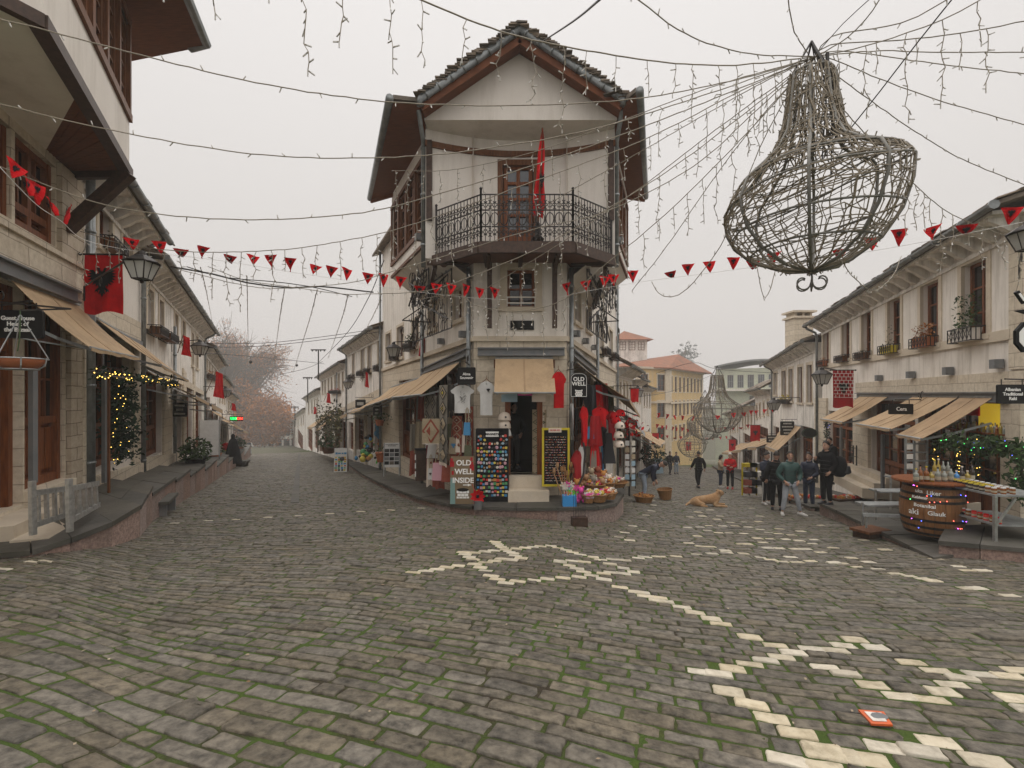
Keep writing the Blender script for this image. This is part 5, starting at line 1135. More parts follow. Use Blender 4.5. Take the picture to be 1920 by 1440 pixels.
def strand(mb, p, L, sp=.085, w=1.0):                          # one icicle: kinked wire hanging down with bulbs
    q = [V(p)]; z = 0; a = random.uniform(0, 6.28)
    while z < L:
        s = random.uniform(.06, .11); z += s; a += random.uniform(-1.4, 1.4); q.append(V(p) + V((math.cos(a) * .018, math.sin(a) * .018, -z)) + (V((math.cos(a), math.sin(a), 0)) * .03 if random.random() < .25 else V((0, 0, 0))))
    mb.mi = 0; w = max(1, p[1] / 6.5); mb.tube(q, .0045 * w, 4)
    for k in q[1:]:
        d = V((random.uniform(-1, 1), random.uniform(-1, 1), random.uniform(-.9, .3))).normalized(); mb.mi = 0; mb.tube([k, k + d * .022], .006 * w, 4); mb.mi = 1; mb.tube([k + d * .022, k + d * .062], .0062 * w, 4)
    k = q[-1]; mb.mi = 1; mb.tube([k, k - UZ * .05], .006, 4)
def lights(pts, label, r=.0065, sp=.3, drops=None, bulbs=True, group='fairy light strings over the square', skip=0):
    c = spline(pts); o = thing('light_string', c[len(c) // 2], label, 'string lights', group); off = o.location; mb = MB()
    tw = [p + V((random.uniform(-1, 1), random.uniform(-1, 1), random.uniform(-1, 1))) * .004 for p in c]; mb.tube(tw, r, 5); mb.build('cord', 'wire', o, smooth=True)
    if bulbs:
        acc = random.uniform(0, sp); n = 0
        for a, b in zip(c, c[1:]):
            acc += (b - a).length
            if acc > sp and n < 100:
                acc = random.uniform(-.06, .06); n += 1; t = (b - a).normalized(); s = random.choice((-1, -1, 1)); put_bulb(o, off, a, (UZ * s + t * random.uniform(-.9, .9) + V((random.uniform(-.5, .5), random.uniform(-.5, .5), 0))).normalized())
    if drops:
        sp_, lo, hi, d0 = drops; acc = d0
        for a, b in zip(c, c[1:]):
            acc += (b - a).length
            if acc > sp_: acc = random.uniform(-.25, .25) * sp_; m = MB(); strand(m, a, random.choice((lo, hi, (lo + hi) / 2)) * random.uniform(.75, 1.2)); m.build('icicle_strand', ['wire', 'bulb'], o)
    return o
HUB = (1530, 106)
lights(along([(-60, 22), (60, 50), (240, 97), (480, 155), (720, 190), (960, 198), (1200, 184), (1400, 145), HUB], 4.4, 6), 'topmost long light string from the timber bay to the chandelier')
lights(along([(-60, 180), (0, 195), (150, 232), (300, 262), (450, 286), (600, 296), (760, 294), (900, 280), (1100, 245), (1300, 185), HUB], 5, 6), 'second long light string crossing the sky below the topmost one')
lights(along([(-60, 280), (0, 312), (100, 352), (200, 385), (330, 405), (480, 412), (620, 405), (720, 391), (850, 356), (1000, 310), (1200, 240), (1400, 160), HUB], 5.6, 6), 'third long light string passing below the timber strut')
lights(along([(150, 433), (237, 459), (327, 470), (414, 473), (534, 468), (624, 455), (721, 436), (830, 402), (960, 355), (1200, 265), (1400, 165), HUB], 8.2, 6), 'icicle light string from the left houses to the chandelier', bulbs=False, drops=(.24, .3, .75, 0))
lights(along([(330, 504), (463, 536), (543, 540), (656, 530), (721, 513), (850, 475), (1000, 430), (1140, 395), (1300, 312), (1420, 205), HUB], 9.5, 6), 'light string passing in front of the balcony floor', sp=.25)
lights(along([(390, 500), (460, 525), (560, 540), (640, 551), (700, 551), (800, 545), (880, 520), (1000, 470), (1100, 415), (1250, 322), (1400, 210), HUB], 9.8, 6), 'light string sagging below the iron balcony railing', sp=.22)
lights(along([(780, 562), (860, 552), (890, 572), (950, 583), (1000, 580), (1060, 560), (1130, 500), (1250, 400), (1400, 250), HUB], 10.6, 6), 'icicle string hanging over the first floor front window', bulbs=False, drops=(.17, .2, .75, 0))
lights(along([(1185, 545), (1250, 462), (1350, 318), (1430, 216), HUB], 9.3, 6), 'light string from the right balcony corner to the chandelier', sp=.2)
lights(along([(1222, 528), (1235, 550), (1258, 557), (1290, 540), (1340, 478), (1368, 425), (1415, 300), (1470, 190), HUB], 8.4, 6), 'light string with a deep loop left of the chandelier', sp=.16)
lights(along([(240, -200), (500, -110), (640, -60), (790, 0), (900, 45), (980, 70), (1100, 95), (1250, 117), (1380, 122), HUB], 3.6, 6), 'thick icicle cable across the top of the picture', r=.008, bulbs=False, drops=(.27, .35, .8, .2))
lights(along([(1150, -30), (1200, 2), (1270, 55), (1340, 85), (1420, 102), HUB], 4.4, 6), 'short light string rising from the chandelier to the upper left', sp=.16)
lights(along([(1470, -40), (1478, 0), (1490, 60), (1515, 100)], 4.6, 6), 'short light string rising steeply above the chandelier', sp=.13)
lights(along([HUB, (1590, 70), (1635, 20), (1660, -20)], 6, 4.6), 'short light string rising from the chandelier to the upper right', sp=.16)
lights(along([HUB, (1560, 68), (1689, 43), (1775, 0), (1850, -50)], 6, 4.8), 'light string leaving the picture above the right house', sp=.3)
lights(along([HUB, (1557, 84), (1689, 75), (1800, 62), (1960, 32)], 6, 5.4), 'icicle cable leading right from the chandelier', bulbs=False, drops=(.3, .35, .8, 0))
lights(along([HUB, (1650, 95), (1730, 98), (1960, 98)], 6, 5.8), 'almost level light string right of the chandelier', sp=.25)
lights(along([HUB, (1572, 95), (1767, 121), (1960, 142)], 6, 6.2), 'gently falling light string right of the chandelier', sp=.25)
lights(along([HUB, (1565, 112), (1650, 148), (1767, 190), (1960, 245)], 6, 6.8), 'light string falling to the right edge, third from the top', sp=.22)
lights(along([HUB, (1564, 138), (1631, 187), (1708, 241), (1806, 299), (1960, 362)], 6, 7.4), 'light string falling toward the roof of the long cream house', sp=.2)
lights(along([(1540, 150), (1572, 195), (1650, 280), (1724, 354), (1798, 408), (1960, 468)], 6, 8.2), 'lowest icicle string in front of the right windows', bulbs=False, drops=(.22, .3, .8, .2))
lights([(1580, 490, 6.3), (1600, 520, 7), (1640, 545, 8), (1675, 515, 9), (1690, 480, 9.4)], 'small slack loop of lights right below the chandelier', sp=.1); lights([(1420, 503, 8.2), (1428, 545, 8.2), (1435, 558, 8.2), (1445, 540, 8.2), (1456, 497, 8.2)], 'small slack loop of lights left below the chandelier', sp=.07)
lights(along([(1012, 392), (1080, 352), (1200, 285), (1330, 210), (1430, 155), HUB], 10.2, 6), 'light string from the balcony flag to the chandelier', sp=.2)
lights(along([(905, 545), (980, 500), (1075, 440), (1210, 345), (1340, 245), HUB], 10.6, 6), 'icicle string rising from the left balcony post to the chandelier', bulbs=False, drops=(.3, .25, .7, .1))
lights(along([(735, 320), (850, 318), (1000, 285), (1150, 232), (1330, 165), HUB], 11, 6), 'icicle string crossing in front of the balcony door', bulbs=False, drops=(.45, .3, .8, .2))
lights(along([HUB, (1600, 92), (1700, 62), (1800, 22), (1900, -40)], 6, 5), 'icicle string rising to the upper right corner', bulbs=False, drops=(.28, .3, .8, .1))
for i, (a, b) in enumerate([((376, 501), (398, 604)), ((463, 517), (466, 690)), ((534, 539), (511, 700)), ((595, 543), (549, 700)), ((653, 552), (615, 672)), ((715, 552), (689, 612))]):
    m1 = ((a[0] + b[0]) / 2 + (4 if i > 2 else 0), a[1] + (b[1] - a[1]) * .45)
    lights([(*a, 9.6), (*m1, 16), (*b, 32)], 'light string running down the left street, ' + ('leftmost', 'second from left', 'third from left', 'third from right', 'second from right', 'rightmost')[i], r=.009, sp=.28, group='light strings running down the left street')
def cable(pts, label, r=.009, hang=None):
    c = spline(pts, .3); mb = MB(); mb.tube(c, r, 5)
    if hang:
        for t in hang: p = c[int(t * (len(c) - 1))]; mb.tube([p, p - UZ * .22], .012, 5); mb.ball(p - UZ * .3, .09, 6, 5)
    return tag(mb.build('cable', 'cable', smooth=True), label, 'cable', 'overhead cables')
cable([(1130, -5, 5), (1075, 40, 7), (1014, 80, 10.4)], 'black cable tied to the gable of the corner house', .014); cable([(1800, -20, 5), (1720, 80, 5.6), (1650, 171, 6), (1588, 249, 6.4)], 'straight black cable passing behind the chandelier neck', .008); cable([(1640, -10, 5), (1580, 45, 5.6), (1532, 100, 6)], 'thin black cable rising from the chandelier hub', .005)
cable([(320, 500, 9), (400, 514, 9.2), (463, 530, 9.5), (545, 540, 9.8), (600, 537, 10), (700, 548, 11)], 'bundle of black cables under the left bunting', .016); cable([(350, 500, 9), (420, 520, 9.2), (500, 527, 9.4), (580, 537, 9.8), (660, 556, 11.2)], 'slack black cable crossing under the left bunting', .009)
cable([(720, 488, 15), (690, 560, 20), (650, 625, 26), (597, 680, 40)], 'black cable running down to the roof pole in the left street', .016); cable([(340, 643, 18), (495, 643, 22), (600, 632, 22), (712, 616, 21)], 'upper service cable across the left street', .013); cable([(345, 650, 18), (470, 650, 22), (580, 640, 22), (712, 622, 21)], 'lower service cable across the left street', .013)
cable([(353, 660, 19), (455, 667, 25), (531, 674, 30), (608, 682, 38)], 'cable with hanging bulbs in front of the autumn tree', .016, hang=(.38, .72)); cable([(520, 703, 48), (570, 692, 45), (605, 678, 40)], 'cable from the autumn tree to the roof pole', .02); cable([(1230, 700, 30), (1300, 680, 30), (1345, 692, 30), (1460, 700, 30)], 'cable carrying the far chandelier', .014); cable([(1190, 745, 22), (1260, 733, 27), (1330, 705, 32), (1340, 695, 32)], 'slanting cable in front of the yellow building', .012)
for (x, y0, y1, w, d), t in (((597, 655, 712, 14, 36), 'nearest'), ((577, 707, 755, 9, 46), 'middle'), ((553, 762, 800, 7, 62), 'farthest')):
    r = thing('roof_pole', P(x, y1, d), 'thin roof pole with a cross arm in the left street, ' + t, 'pole', 'roof poles of the left street'); b = MB(); b.tube([P(x, y1, d), P(x, y0, d)], .05, 6); b.build('pole', 'iron', r)
    b = MB(); b.bar(P(x - w, y0 + 1, d), P(x + w, y0 + 1, d), .08)
    for k in (-.8, -.3, .3, .8): b.bar(P(x + w * k, y0, d), P(x + w * k, y0 + 4, d), .07)
    b.build('cross_arm', 'iron', r)

# bunting
def pennant_mesh(fold):
    m = MB(); w, h = .125, .27; n = 6; A = []
    for j in range(n + 1):
        t = j / n
        for i in range(5): s = i / 4 - .5; A.append(V((2 * w * s * (1 - t), .025 * math.sin(t * 4 + s * 5) + (fold * t * .1), -h * t * (1 - .45 * abs(fold) * t))))
    m.add(A, [[j * 5 + i, j * 5 + i + 1, j * 5 + i + 6, j * 5 + i + 5] for j in range(n) for i in range(4)])
    m.mi = 1; o = [(x, y) for x, y in _EG] + [(-x, y) for x, y in _EG[-2:0:-1]]
    for s in (-1, 1): m.quad(*[V((x * .085, s * .016 + .012, -.08 + y * .085)) for x, y in o])
    o = m.build('pennant', ['red', 'blackcloth']); me = o.data; bpy.data.objects.remove(o); return me
PEN = [pennant_mesh(f) for f in (0, .3, -.4, 1.2)]
def bunting(path, flags, label, sc=1.0, grp='red pennant buntings'):
    c = spline(path, .1); o = thing('bunting', c[len(c) // 2], label, 'bunting', grp); off = o.location; b = MB(); b.tube(c, .004 * max(1, sc), 4); b.build('cord', 'signtext' if sc == 1 else 'cable', o)
    scr = [(HX + p.x / p.y * F, p) for p in c]
    for px in flags:
        k = min(range(len(scr)), key=lambda i: abs(scr[i][0] - px)); k = min(max(k, 1), len(c) - 2); p = c[k]; t = (c[k + 1] - c[k - 1]).normalized()
        q = bpy.data.objects.new('pennant', random.choice(PEN[:3] if random.random() < .85 else PEN[3:])); COL.objects.link(q); q.parent = o; q.location = p - off
        q.rotation_euler = (random.uniform(-.25, .25), -math.asin(max(-1, min(1, t.z))) * .8 + random.uniform(-.15, .15), math.atan2(t.y, t.x) + random.uniform(-.5, .5)); q.scale = (sc,) * 3
bunting([(-30, 280, 5.2), (20, 335, 5.5), (70, 385, 6), (115, 415, 6.6), (160, 450, 7.4), (250, 470, 8.4), (340, 480, 8.9), (430, 491, 9.2), (545, 510, 9.5), (650, 526, 9.8), (750, 543, 10.1), (870, 557, 10.4), (950, 562, 11)],
    [20, 54, 70, 103, 120, 250, 297, 340, 383, 430, 473, 511, 547, 583, 620, 654, 686, 722, 752, 782, 813, 841, 868, 897, 928], 'long red bunting from the guest house to the corner house')
bunting([(1050, 557, 10.8), (1100, 546, 10.5), (1187, 531, 10), (1259, 521, 9.6), (1331, 512, 9.2), (1413, 501, 8.8), (1520, 490, 8.3), (1634, 471, 7.9), (1752, 450, 7.4), (1850, 430, 6.9), (1960, 408, 6.5)],
    [1068, 1097, 1130, 1155, 1187, 1259, 1294, 1331, 1372, 1413, 1450, 1580, 1634, 1690, 1752, 1819, 1884], 'long red bunting from the corner house to the right house')
bunting([(1225, 783, 26), (1300, 789, 28), (1370, 785, 28), (1460, 772, 26)], [1235, 1251, 1265, 1280, 1298, 1345, 1375, 1395, 1410, 1420, 1434, 1449], 'red bunting across the right street, nearest of three', 1.15); bunting([(1222, 802, 36), (1320, 812, 37), (1425, 800, 36)], [1232, 1241, 1250, 1260, 1269, 1278, 1288, 1340, 1351, 1362, 1374, 1390, 1402], 'red bunting across the right street, middle of three', 1.2); bunting([(1230, 820, 46), (1310, 826, 46), (1400, 820, 46)], [1240, 1252, 1264, 1276, 1325, 1337, 1350, 1362], 'red bunting across the right street, farthest of three', 1.2)

# chandeliers
def chandelier(c, s, label, tilt, nm, nh, seed, jag=1.0):
    """bell shaped wire chandelier wrapped in light strings; c bottom point, s scale; tilt shears the bowl"""
    rd = random.Random(seed); c = V(c); r = thing('chandelier', c, label, 'chandelier', 'wire chandeliers over the streets')
    prof = [(.02, .16), (.45, .24), (.80, .44), (1.02, .70), (1.13, .98), (1.15, 1.2), (1.05, 1.38), (.78, 1.52), (.54, 1.68), (.40, 1.9), (.33, 2.15), (.29, 2.42), (.26, 2.62), (.20, 2.74)]
    def pt(a, k, dr=0.0):
        i = min(int(k), len(prof) - 2); f = k - i; rr = prof[i][0] * (1 - f) + prof[i + 1][0] * f + dr; z = prof[i][1] * (1 - f) + prof[i + 1][1] * f
        w = max(0, 1 - abs(k - 5.2) / 4.2) ; x, y = rr * (.87 if rr > .4 else .87 + (.4 - rr) * .5) * math.cos(a), rr * .87 * math.sin(a)
        return c + V((x, y, z + tilt * x * w * 1.1 + jag * .10 * w * math.sin(2 * a + .6))) * s if s == 1 else c + V((x * s, y * s, (z + tilt * x * w) * s))
    K = len(prof) - 1
    for i in range(8):
        a = i * math.pi / 4 + .2; b = MB(); b.tube([pt(a, k * .5) for k in range(2 * K - 1)], .020 * s, 5); b.build('rib', 'rib', r, smooth=True)
    for k in (2, 3.2, 5, 6.2, 9, 12): b = MB(); b.tube([pt(j * math.pi / 12, k) for j in range(25)], .013 * s, 5); b.build('hoop', 'rib', r, smooth=True)
    n = MB()
    for i in range(nm):                                # light cords up and down, zigzagging from cord to cord
        a = 2 * math.pi * i / nm + rd.uniform(-.05, .05); q = []
        for k in range(int(K * 2.2)):
            a2 = a + rd.uniform(-.5, .5) * (1.6 / nm) * 3; q.append(pt(a2, min(K - .01, k / 2.2 + rd.uniform(-.12, .12)), rd.uniform(-.012, .018)))
        n.mi = 0; n.tube(q, .0072 * s, 4, cap=False)
        if s == 1 or i % 2 == 0:
            n.mi = 1
            for p in q[::2]:
                d = V((rd.uniform(-1, 1), rd.uniform(-1, 1), rd.uniform(-1, 1))).normalized(); n.tube([p, p + d * .06 * s], .007 * s, 4)
    n.mi = 0
    for i in range(nh):
        k0 = rd.uniform(.8, K - 1); a = rd.uniform(0, 6.28); L = rd.uniform(1.5, 6); q = [pt(a + L * j / 18, max(.3, min(K - .1, k0 + .35 * math.sin(j * .5 + a) + rd.uniform(-.1, .1))), rd.uniform(0, .02)) for j in range(19)]; n.tube(q, .0072 * s, 4, cap=False)
    for i in range(nm // 2):
        a = rd.uniform(0, 6.28); q = [pt(a + rd.uniform(-.12, .12), 8 + k * .45, rd.uniform(.0, .04)) for k in range(10)]; n.tube(q, .009 * s, 4, cap=False)
    n.build('light_cord', ['wire_brown', 'wire'], r)
    f = MB()
    for i in range(6):
        a = i * math.pi / 3; d = V((math.cos(a), math.sin(a), 0)); b0 = c + UZ * .16 * s
        f.tube([b0, c + UZ * .04 * s] + [x for x in arc(c + d * .11 * s + UZ * .02 * s, -d, -UZ, .10 * s, 0, 5.2, 12, .45)], .010 * s, 5)
    f.build('finial', 'rib', r, smooth=True)
    h = MB(); top = c + UZ * 2.92 * s
    for i in range(4): a = i * 1.57; h.tube([pt(a, K - 1), top + UZ * .12 * s], .012 * s, 5)
    if s == 1:
        for i in range(5): a = rd.uniform(-.6, .6); q0 = top + V((0, 0, .1)); h.tube([q0, q0 + V((.10 + .1 * i * .3, rd.uniform(-.1, .1), -.25 - .1 * i)), q0 + V((.22 + rd.uniform(-.05, .1), rd.uniform(-.2, .1), -.7 - .25 * i)), pt(a, 8.5)], .008, 4)
        for i in range(5): p = top + V((.13 + .03 * i, -.1, -.1 - .13 * i)); h.tube([p, p - UZ * .11], .022, 6)
    h.build('hanger', 'cable', r); return r
chandelier(P(1522, 533, 6), 1.0, 'large dented wire chandelier hanging over the square, nearest', .25, 46, 60, 3)
chandelier(P(1345, 818, 30), 1.45, 'wire chandelier in the right street in front of the yellow building', -.03, 30, 22, 5, 0)
chandelier(P(1322, 830, 36), 1.3, 'wire chandelier half hidden behind the second one', .02, 26, 18, 6, 0); chandelier(P(1297, 862, 44), 1.25, 'farthest wire chandelier, lowest in the right street', .02, 24, 16, 7, 0)
# ---------------------------------------------------------------- signs
def board(c, ux, w, h, label, lines, size, m='signblack', t=.04, tm='signtext', bracket=None, rounded=0, cat='sign', name='hanging_sign', group=None, rim=0, bold=.0, sp=1.0, ext=.003):
    c = V(c); ux = V(ux).normalized(); n = ux.cross(UZ); r = thing(name, c - UZ * h / 2, label, cat, group); b = MB()
    if rounded: pts = [c + ux * (w / 2 * x) + UZ * (h / 2 * y) for x, y in [(-1, -1), (1, -1), (1, .55), (.9, .8), (.65, .95), (.4, 1), (-.4, 1), (-.65, .95), (-.9, .8), (-1, .55)]]
    else: k = .06; pts = [c + ux * (w / 2 * x) + UZ * (h / 2 * y) for x, y in [(-1 + k, -1), (1 - k, -1), (1, -1 + 2 * k), (1, 1 - 2 * k), (1 - k, 1), (-1 + k, 1), (-1, 1 - 2 * k), (-1, -1 + 2 * k)]]
    b.prism([p - n * t / 2 for p in pts], n * t); b.build('board', m, r)
    if rim:
        b = MB(); q = [c + (p - c) * .93 + n * (t / 2 + .004) for p in pts]
        for i in range(len(q)): b.bar(q[i], q[(i + 1) % len(q)], rim)
        b.build('rim', tm, r)
    if lines: text('\n'.join(lines), size, r, tm, c + n * (t / 2 + .002), ux, UZ, bold=bold, space=sp, ext=ext)
    if bracket:
        w_ = V(bracket); b = MB(); top = c + UZ * (h / 2 + .1); a = V((w_.x, w_.y, top.z)); e = top + (top - a).normalized() * w * .5
        b.bar(a, e, .025); b.bar(a - UZ * .25, a + UZ * .2, .03)
        d = (e - a); L = d.length; d.normalize(); b.tube(arc(a + d * .2 + UZ * .13, d, UZ, .12, -1, 4.4, 12, .6), .01, 4); b.tube(arc(a + d * .45 + UZ * .11, -d, UZ, .10, -1, 4.4, 12, .6), .01, 4)
        for s in (-.35, .35): b.bar(c + ux * w * s + UZ * h / 2, c + ux * w * s + UZ * (h / 2 + .1), .012)
        b.build('bracket', 'iron', r)
    return r
GS = 'black hanging shop signs'
board(P(36, 608, 6.2), (1, .1, 0), .58, .36, 'black guest house sign hanging at the left edge behind the flower basket', ['Guest House', 'Heart of', 'the Bazaar'], .074, bracket=LN.pt(-30, 580), bold=.002, sp=1.0)
board(P(875, 705, 11.1), X1, .42, .40, 'small black souvenir sign beside the white shirts', ['Alma', 'Souvenir'], .085, bracket=(-1.05, 11.75, 0), bold=.002)
r = board(P(1085, 722, 11.0), X1, .38, .56, 'black round topped old well sign with a white rim', ['OLD', 'WELL'], .125, rounded=1, rim=.008, bracket=(1.33, 11.8, 0), bold=.003, sp=.85)
for o in r.children:
    if o.name.startswith('lettering'): o.location.z += .08
def well(c, ux, s, n, par, m='signtext', dark='signblack'):
    b = MB(); ux = V(ux)
    for j in range(4):
        for i in range(4 if j % 2 else 3):
            w = .25; x = (i - (1.5 if j % 2 else 1)) * w; x0, x1 = max(-.42, x - w * .46), min(.42, x + w * .46)
            b.quad(*[V(c) + ux * (q * s) + UZ * (z * s) + n * .001 for q, z in ((x0, -.4 + j * .2 - .03 * (1 - (x0 / .42) ** 2)), (x1, -.4 + j * .2 - .03 * (1 - (x1 / .42) ** 2)), (x1, -.23 + j * .2 - .03 * (1 - (x1 / .42) ** 2)), (x0, -.23 + j * .2 - .03 * (1 - (x0 / .42) ** 2)))])
    b.build('well_drawing', m, par)
    b = MB(); b.quad(*[V(c) + ux * (.4 * s * math.cos(t)) + UZ * (s * (.42 + .12 * math.sin(t))) + n * .002 for t in [i * math.pi / 8 for i in range(16)]]); b.build('well_mouth', dark, par)
well(P(1085, 735, 11.0) + V((0, -.024, -.02)), X1, .2, V((0, -1, 0)), r)
board(P(1897, 739, 9.0), X1, .56, .36, 'black scroll edged raki sign at the right edge', ['Albanian', 'Traditional', 'Raki'], .085, bracket=(10.6, 9.6, 0), bold=.002, sp=1.0)
for o in [c for c in COL.objects if c.name.startswith('lettering')][-1:]: o.data.transform(Matrix.Identity(4))
board(P(1689, 767, 12.0), X1, .60, .26, 'dark ceramics sign half hidden by an awning', ['Cera'], .13, bracket=RF.pt(1735, 740), bold=.002)
r = thing('hanging_sign', P(1517, 812, 22), 'oval dark sign with a green rim', 'sign', GS); b = MB(); mt = Matrix(((1, 0, 0), (0, 0, -1), (0, 1, 0))); b.lathe([(.36, 0), (.36, .04)], P(1517, 812, 22), 24, mtx=mt @ Matrix.Diagonal((1, .62, 1))); b.build('board', 'signblack', r)
b = MB(); b.tube([P(1517, 812, 22) + V((.33 * math.cos(t), -.055, .2 * math.sin(t))) for t in [i * math.pi / 14 for i in range(29)]], .014, 5); b.build('rim', 'leaf', r)
M['scribble'] = mat('small_lettering', (.5, .49, .46), rough=.7)
def lines(r, c, ux, w, h, n, m='scribble', o=.03):    # lettering too small to read
    b = MB(); ux = V(ux).normalized(); nn = ux.cross(UZ)
    for i in range(n):
        z = h * (.5 - (i + .7) / (n + .4)); hw = w * random.uniform(.22, .4); x = -hw
        while x < hw: s = random.uniform(.02, .05) * w * 2; b.bar(V(c) + nn * o + UZ * z + ux * x, V(c) + nn * o + UZ * z + ux * min(hw, x + s), h / n * .38, .004, up=nn); x += s + .02 * w
    b.build('lettering', m, r)
for (px, py, d, w, h, n, lab, br) in [(338, 768, 17, .5, .5, 3, 'black cafe sign under the short awning on the left', (-12.6, 17.6, 0)), (1476, 803, 26, .75, .75, 4, 'black lettered sign above the group, farther of two', (17.5, 26.5, 0)), (1448, 823, 28, .66, .42, 2, 'black oval lettered sign above the pale awning', (17, 29, 0)), (708, 768, 19.5, .36, .5, 3, 'black sign above the hanging plant, left street', (-4.9, 20.2, 0)), (676, 757, 23.5, .5, .4, 1, 'black sign board behind the awnings of the left street', (-6.5, 23.5, 0)), (629, 775, 33, .4, .3, 1, 'small black sign by the steep awnings', (-11, 33, 0))]:
    r = board(P(px, py, d), X1, w, h, lab, None, 0, bracket=br, group=GS); lines(r, P(px, py, d), X1, w, h, n)
M['led_g'] = mat('green_led', (0, .3, .05), emit=((.02, 1, .12), 2.2)); M['led_r'] = mat('red_led', (.4, .02, .01), emit=((1, .05, .03), 2.2))
r = board(P(443, 785, 27), X1, .74, .27, 'lit LED sign in green and red letters on the left street', None, 0, name='led_sign', bracket=(-16.3, 27, 0)); text('UNI', .2, r, 'led_g', P(438, 785, 26.9), X1, UZ, bold=.006); text('ON', .2, r, 'led_r', P(449.5, 785, 26.9), X1, UZ, bold=.006)
# octagonal sign at the right edge
r = thing('octagonal_sign', P(1928, 632, 5), 'white octagonal sign with a black rim cut by the right edge', 'sign'); c = P(1930, 632, 5); b = MB()
oct_ = lambda k: [c + V((k * .15 * math.cos(math.pi / 8 + i * math.pi / 4), 0, k * .17 * math.sin(math.pi / 8 + i * math.pi / 4))) for i in range(8)]
b.prism(oct_(1), (0, .03, 0)); b.build('rim', 'signblack', r); b = MB(); b.prism([p - V((0, .004, 0)) for p in oct_(.76)], (0, .01, 0)); b.build('face', 'signtext', r)
for a, lab, q in (((1905, 548), 'upper black and white pointer above the octagonal sign', [(0, 0), (.035, .02), (.12, -.1), (.085, -.12)]), ((1905, 582), 'black arrow pointer above the octagonal sign', [(0, 0), (.13, .02), (.13, -.04)])):
    r = thing('sign_pointer', P(*a, 5), lab, 'sign'); b = MB(); b.prism([P(*a, 5) + V((x, 0, z)) for x, z in q], (0, .03, 0)); b.build('board', 'signblack', r)
    if len(q) == 4: b = MB(); m_ = sum((V((x, 0, z)) for x, z in q), V()) / 4; b.prism([P(*a, 5) + (V((x, 0, z)) - m_) * .62 + m_ - V((0, .005, 0)) for x, z in q], (0, .01, 0)); b.build('face', 'signtext', r)

# ---------------------------------------------------------------- standing boards
def easel(p0, yaw, w, h, label, m, name='sandwich_board', lean=.13, leg=0.0, back=True):
    """p0: middle of the foot of the front face"""
    p0 = V(p0); ux = V((math.cos(yaw), math.sin(yaw), 0)); n = ux.cross(UZ); up = (UZ - n * lean).normalized(); r = thing(name, p0, label, 'board', None); b = MB()
    b.prism([p0 + up * leg - ux * w / 2, p0 + up * leg + ux * w / 2, p0 + up * (h) + ux * w / 2, p0 + up * h - ux * w / 2], -n * .02); b.build('panel', m, r)
    if back:
        b = MB(); q = p0 + up * h - n * .03; e = p0 - n * (.12 + 2 * lean * h)
        for s in (-.46, .46): b.bar(q + ux * w * s, e + ux * w * s, .03)
        if leg:
            for s in (-.46, .46): b.bar(p0 + ux * w * s, p0 + ux * w * s + up * (h), .03)
        else: b.prism([q + ux * w / 2 - n * .01, q - ux * w / 2 - n * .01, e - ux * w / 2, e + ux * w / 2], -n * .015)
        b.build('prop', 'wood_mid' if not leg else 'galv', r)
    return r, ux, up, n
M['boardtan'] = mat('tan_painted_board', (.20, .14, .075), (.16, .11, .06), 3, .6, grime=((.10, .28, .28), 2.5, .0)); M['boardteal'] = mat('teal_paint', (.16, .27, .25), rough=.6)
pz = -.85
r, ux, up, n = easel(P(866, 945, 11.0), 0, .55, 1.08, 'tan sandwich board reading OLD WELL INSIDE in front of the shop', 'boardtan'); c0 = P(866, 945, 11.0)
text('OLD', .17, r, 'signtext', c0 + up * .93 + ux * .03 + n * .004, ux, up, bold=.004); text('WELL', .17, r, 'signtext', c0 + up * .73 + ux * .04 + n * .004, ux, up, bold=.004); text('INSIDE', .165, r, 'signtext', c0 + up * .53 + ux * .02 + n * .004, ux, up, bold=.004)
well(c0 + up * .18 + ux * .02 + n * .006, ux, .34, n, r)
b = MB(); a = c0 + up * .42 + n * .005; b.quad(a + ux * .02, a + ux * .13, a + ux * .13 + up * .02, a + ux * .02 + up * .02); b.quad(a + ux * .13 - up * .02, a + ux * .22 + up * .01, a + ux * .13 + up * .04); b.build('arrow', 'signtext', r)
b = MB()
for x, z, w, h in ((-.25, .94, .06, .1), (-.24, .84, .1, .13), (-.22, .66, .05, .09), (.21, .98, .05, .08), (.21, .88, .08, .08), (.22, .76, .1, .14)): q = c0 + up * z + ux * x + n * .004; b.quad(q - ux * w / 2, q + ux * w / 2, q + ux * w / 2 + up * h, q - ux * w / 2 + up * h)
b.build('red_sticker', 'red_dark', r); b = MB(); q = c0 - ux * .27 + n * .004; b.quad(q, q + ux * .12, q + ux * .1 + up * .55, q + up * .6); b.build('teal_patch', 'boardteal', r)
COLS = [(.55, .04, .03), (.62, .50, .08), (.05, .22, .42), (.62, .58, .5), (.08, .3, .12), (.5, .22, .05), (.03, .03, .035), (.3, .42, .5), (.55, .3, .35), (.35, .2, .1)]
for i, c in enumerate(COLS): M['c%d' % i] = mat('bright_colour_%d' % i, c, rough=.55)
M['pink'] = mat('pink_plastic', (.7, .06, .32), rough=.5); M['lime_p'] = mat('lime_plastic', (.12, .62, .06), rough=.5); M['blue_p'] = mat('blue_plastic', (.04, .26, .6), rough=.5); M['orange_p'] = mat('orange_plastic', (.75, .2, .04), rough=.5); M['pale_p'] = mat('pale_plastic', (.7, .6, .5), rough=.5)
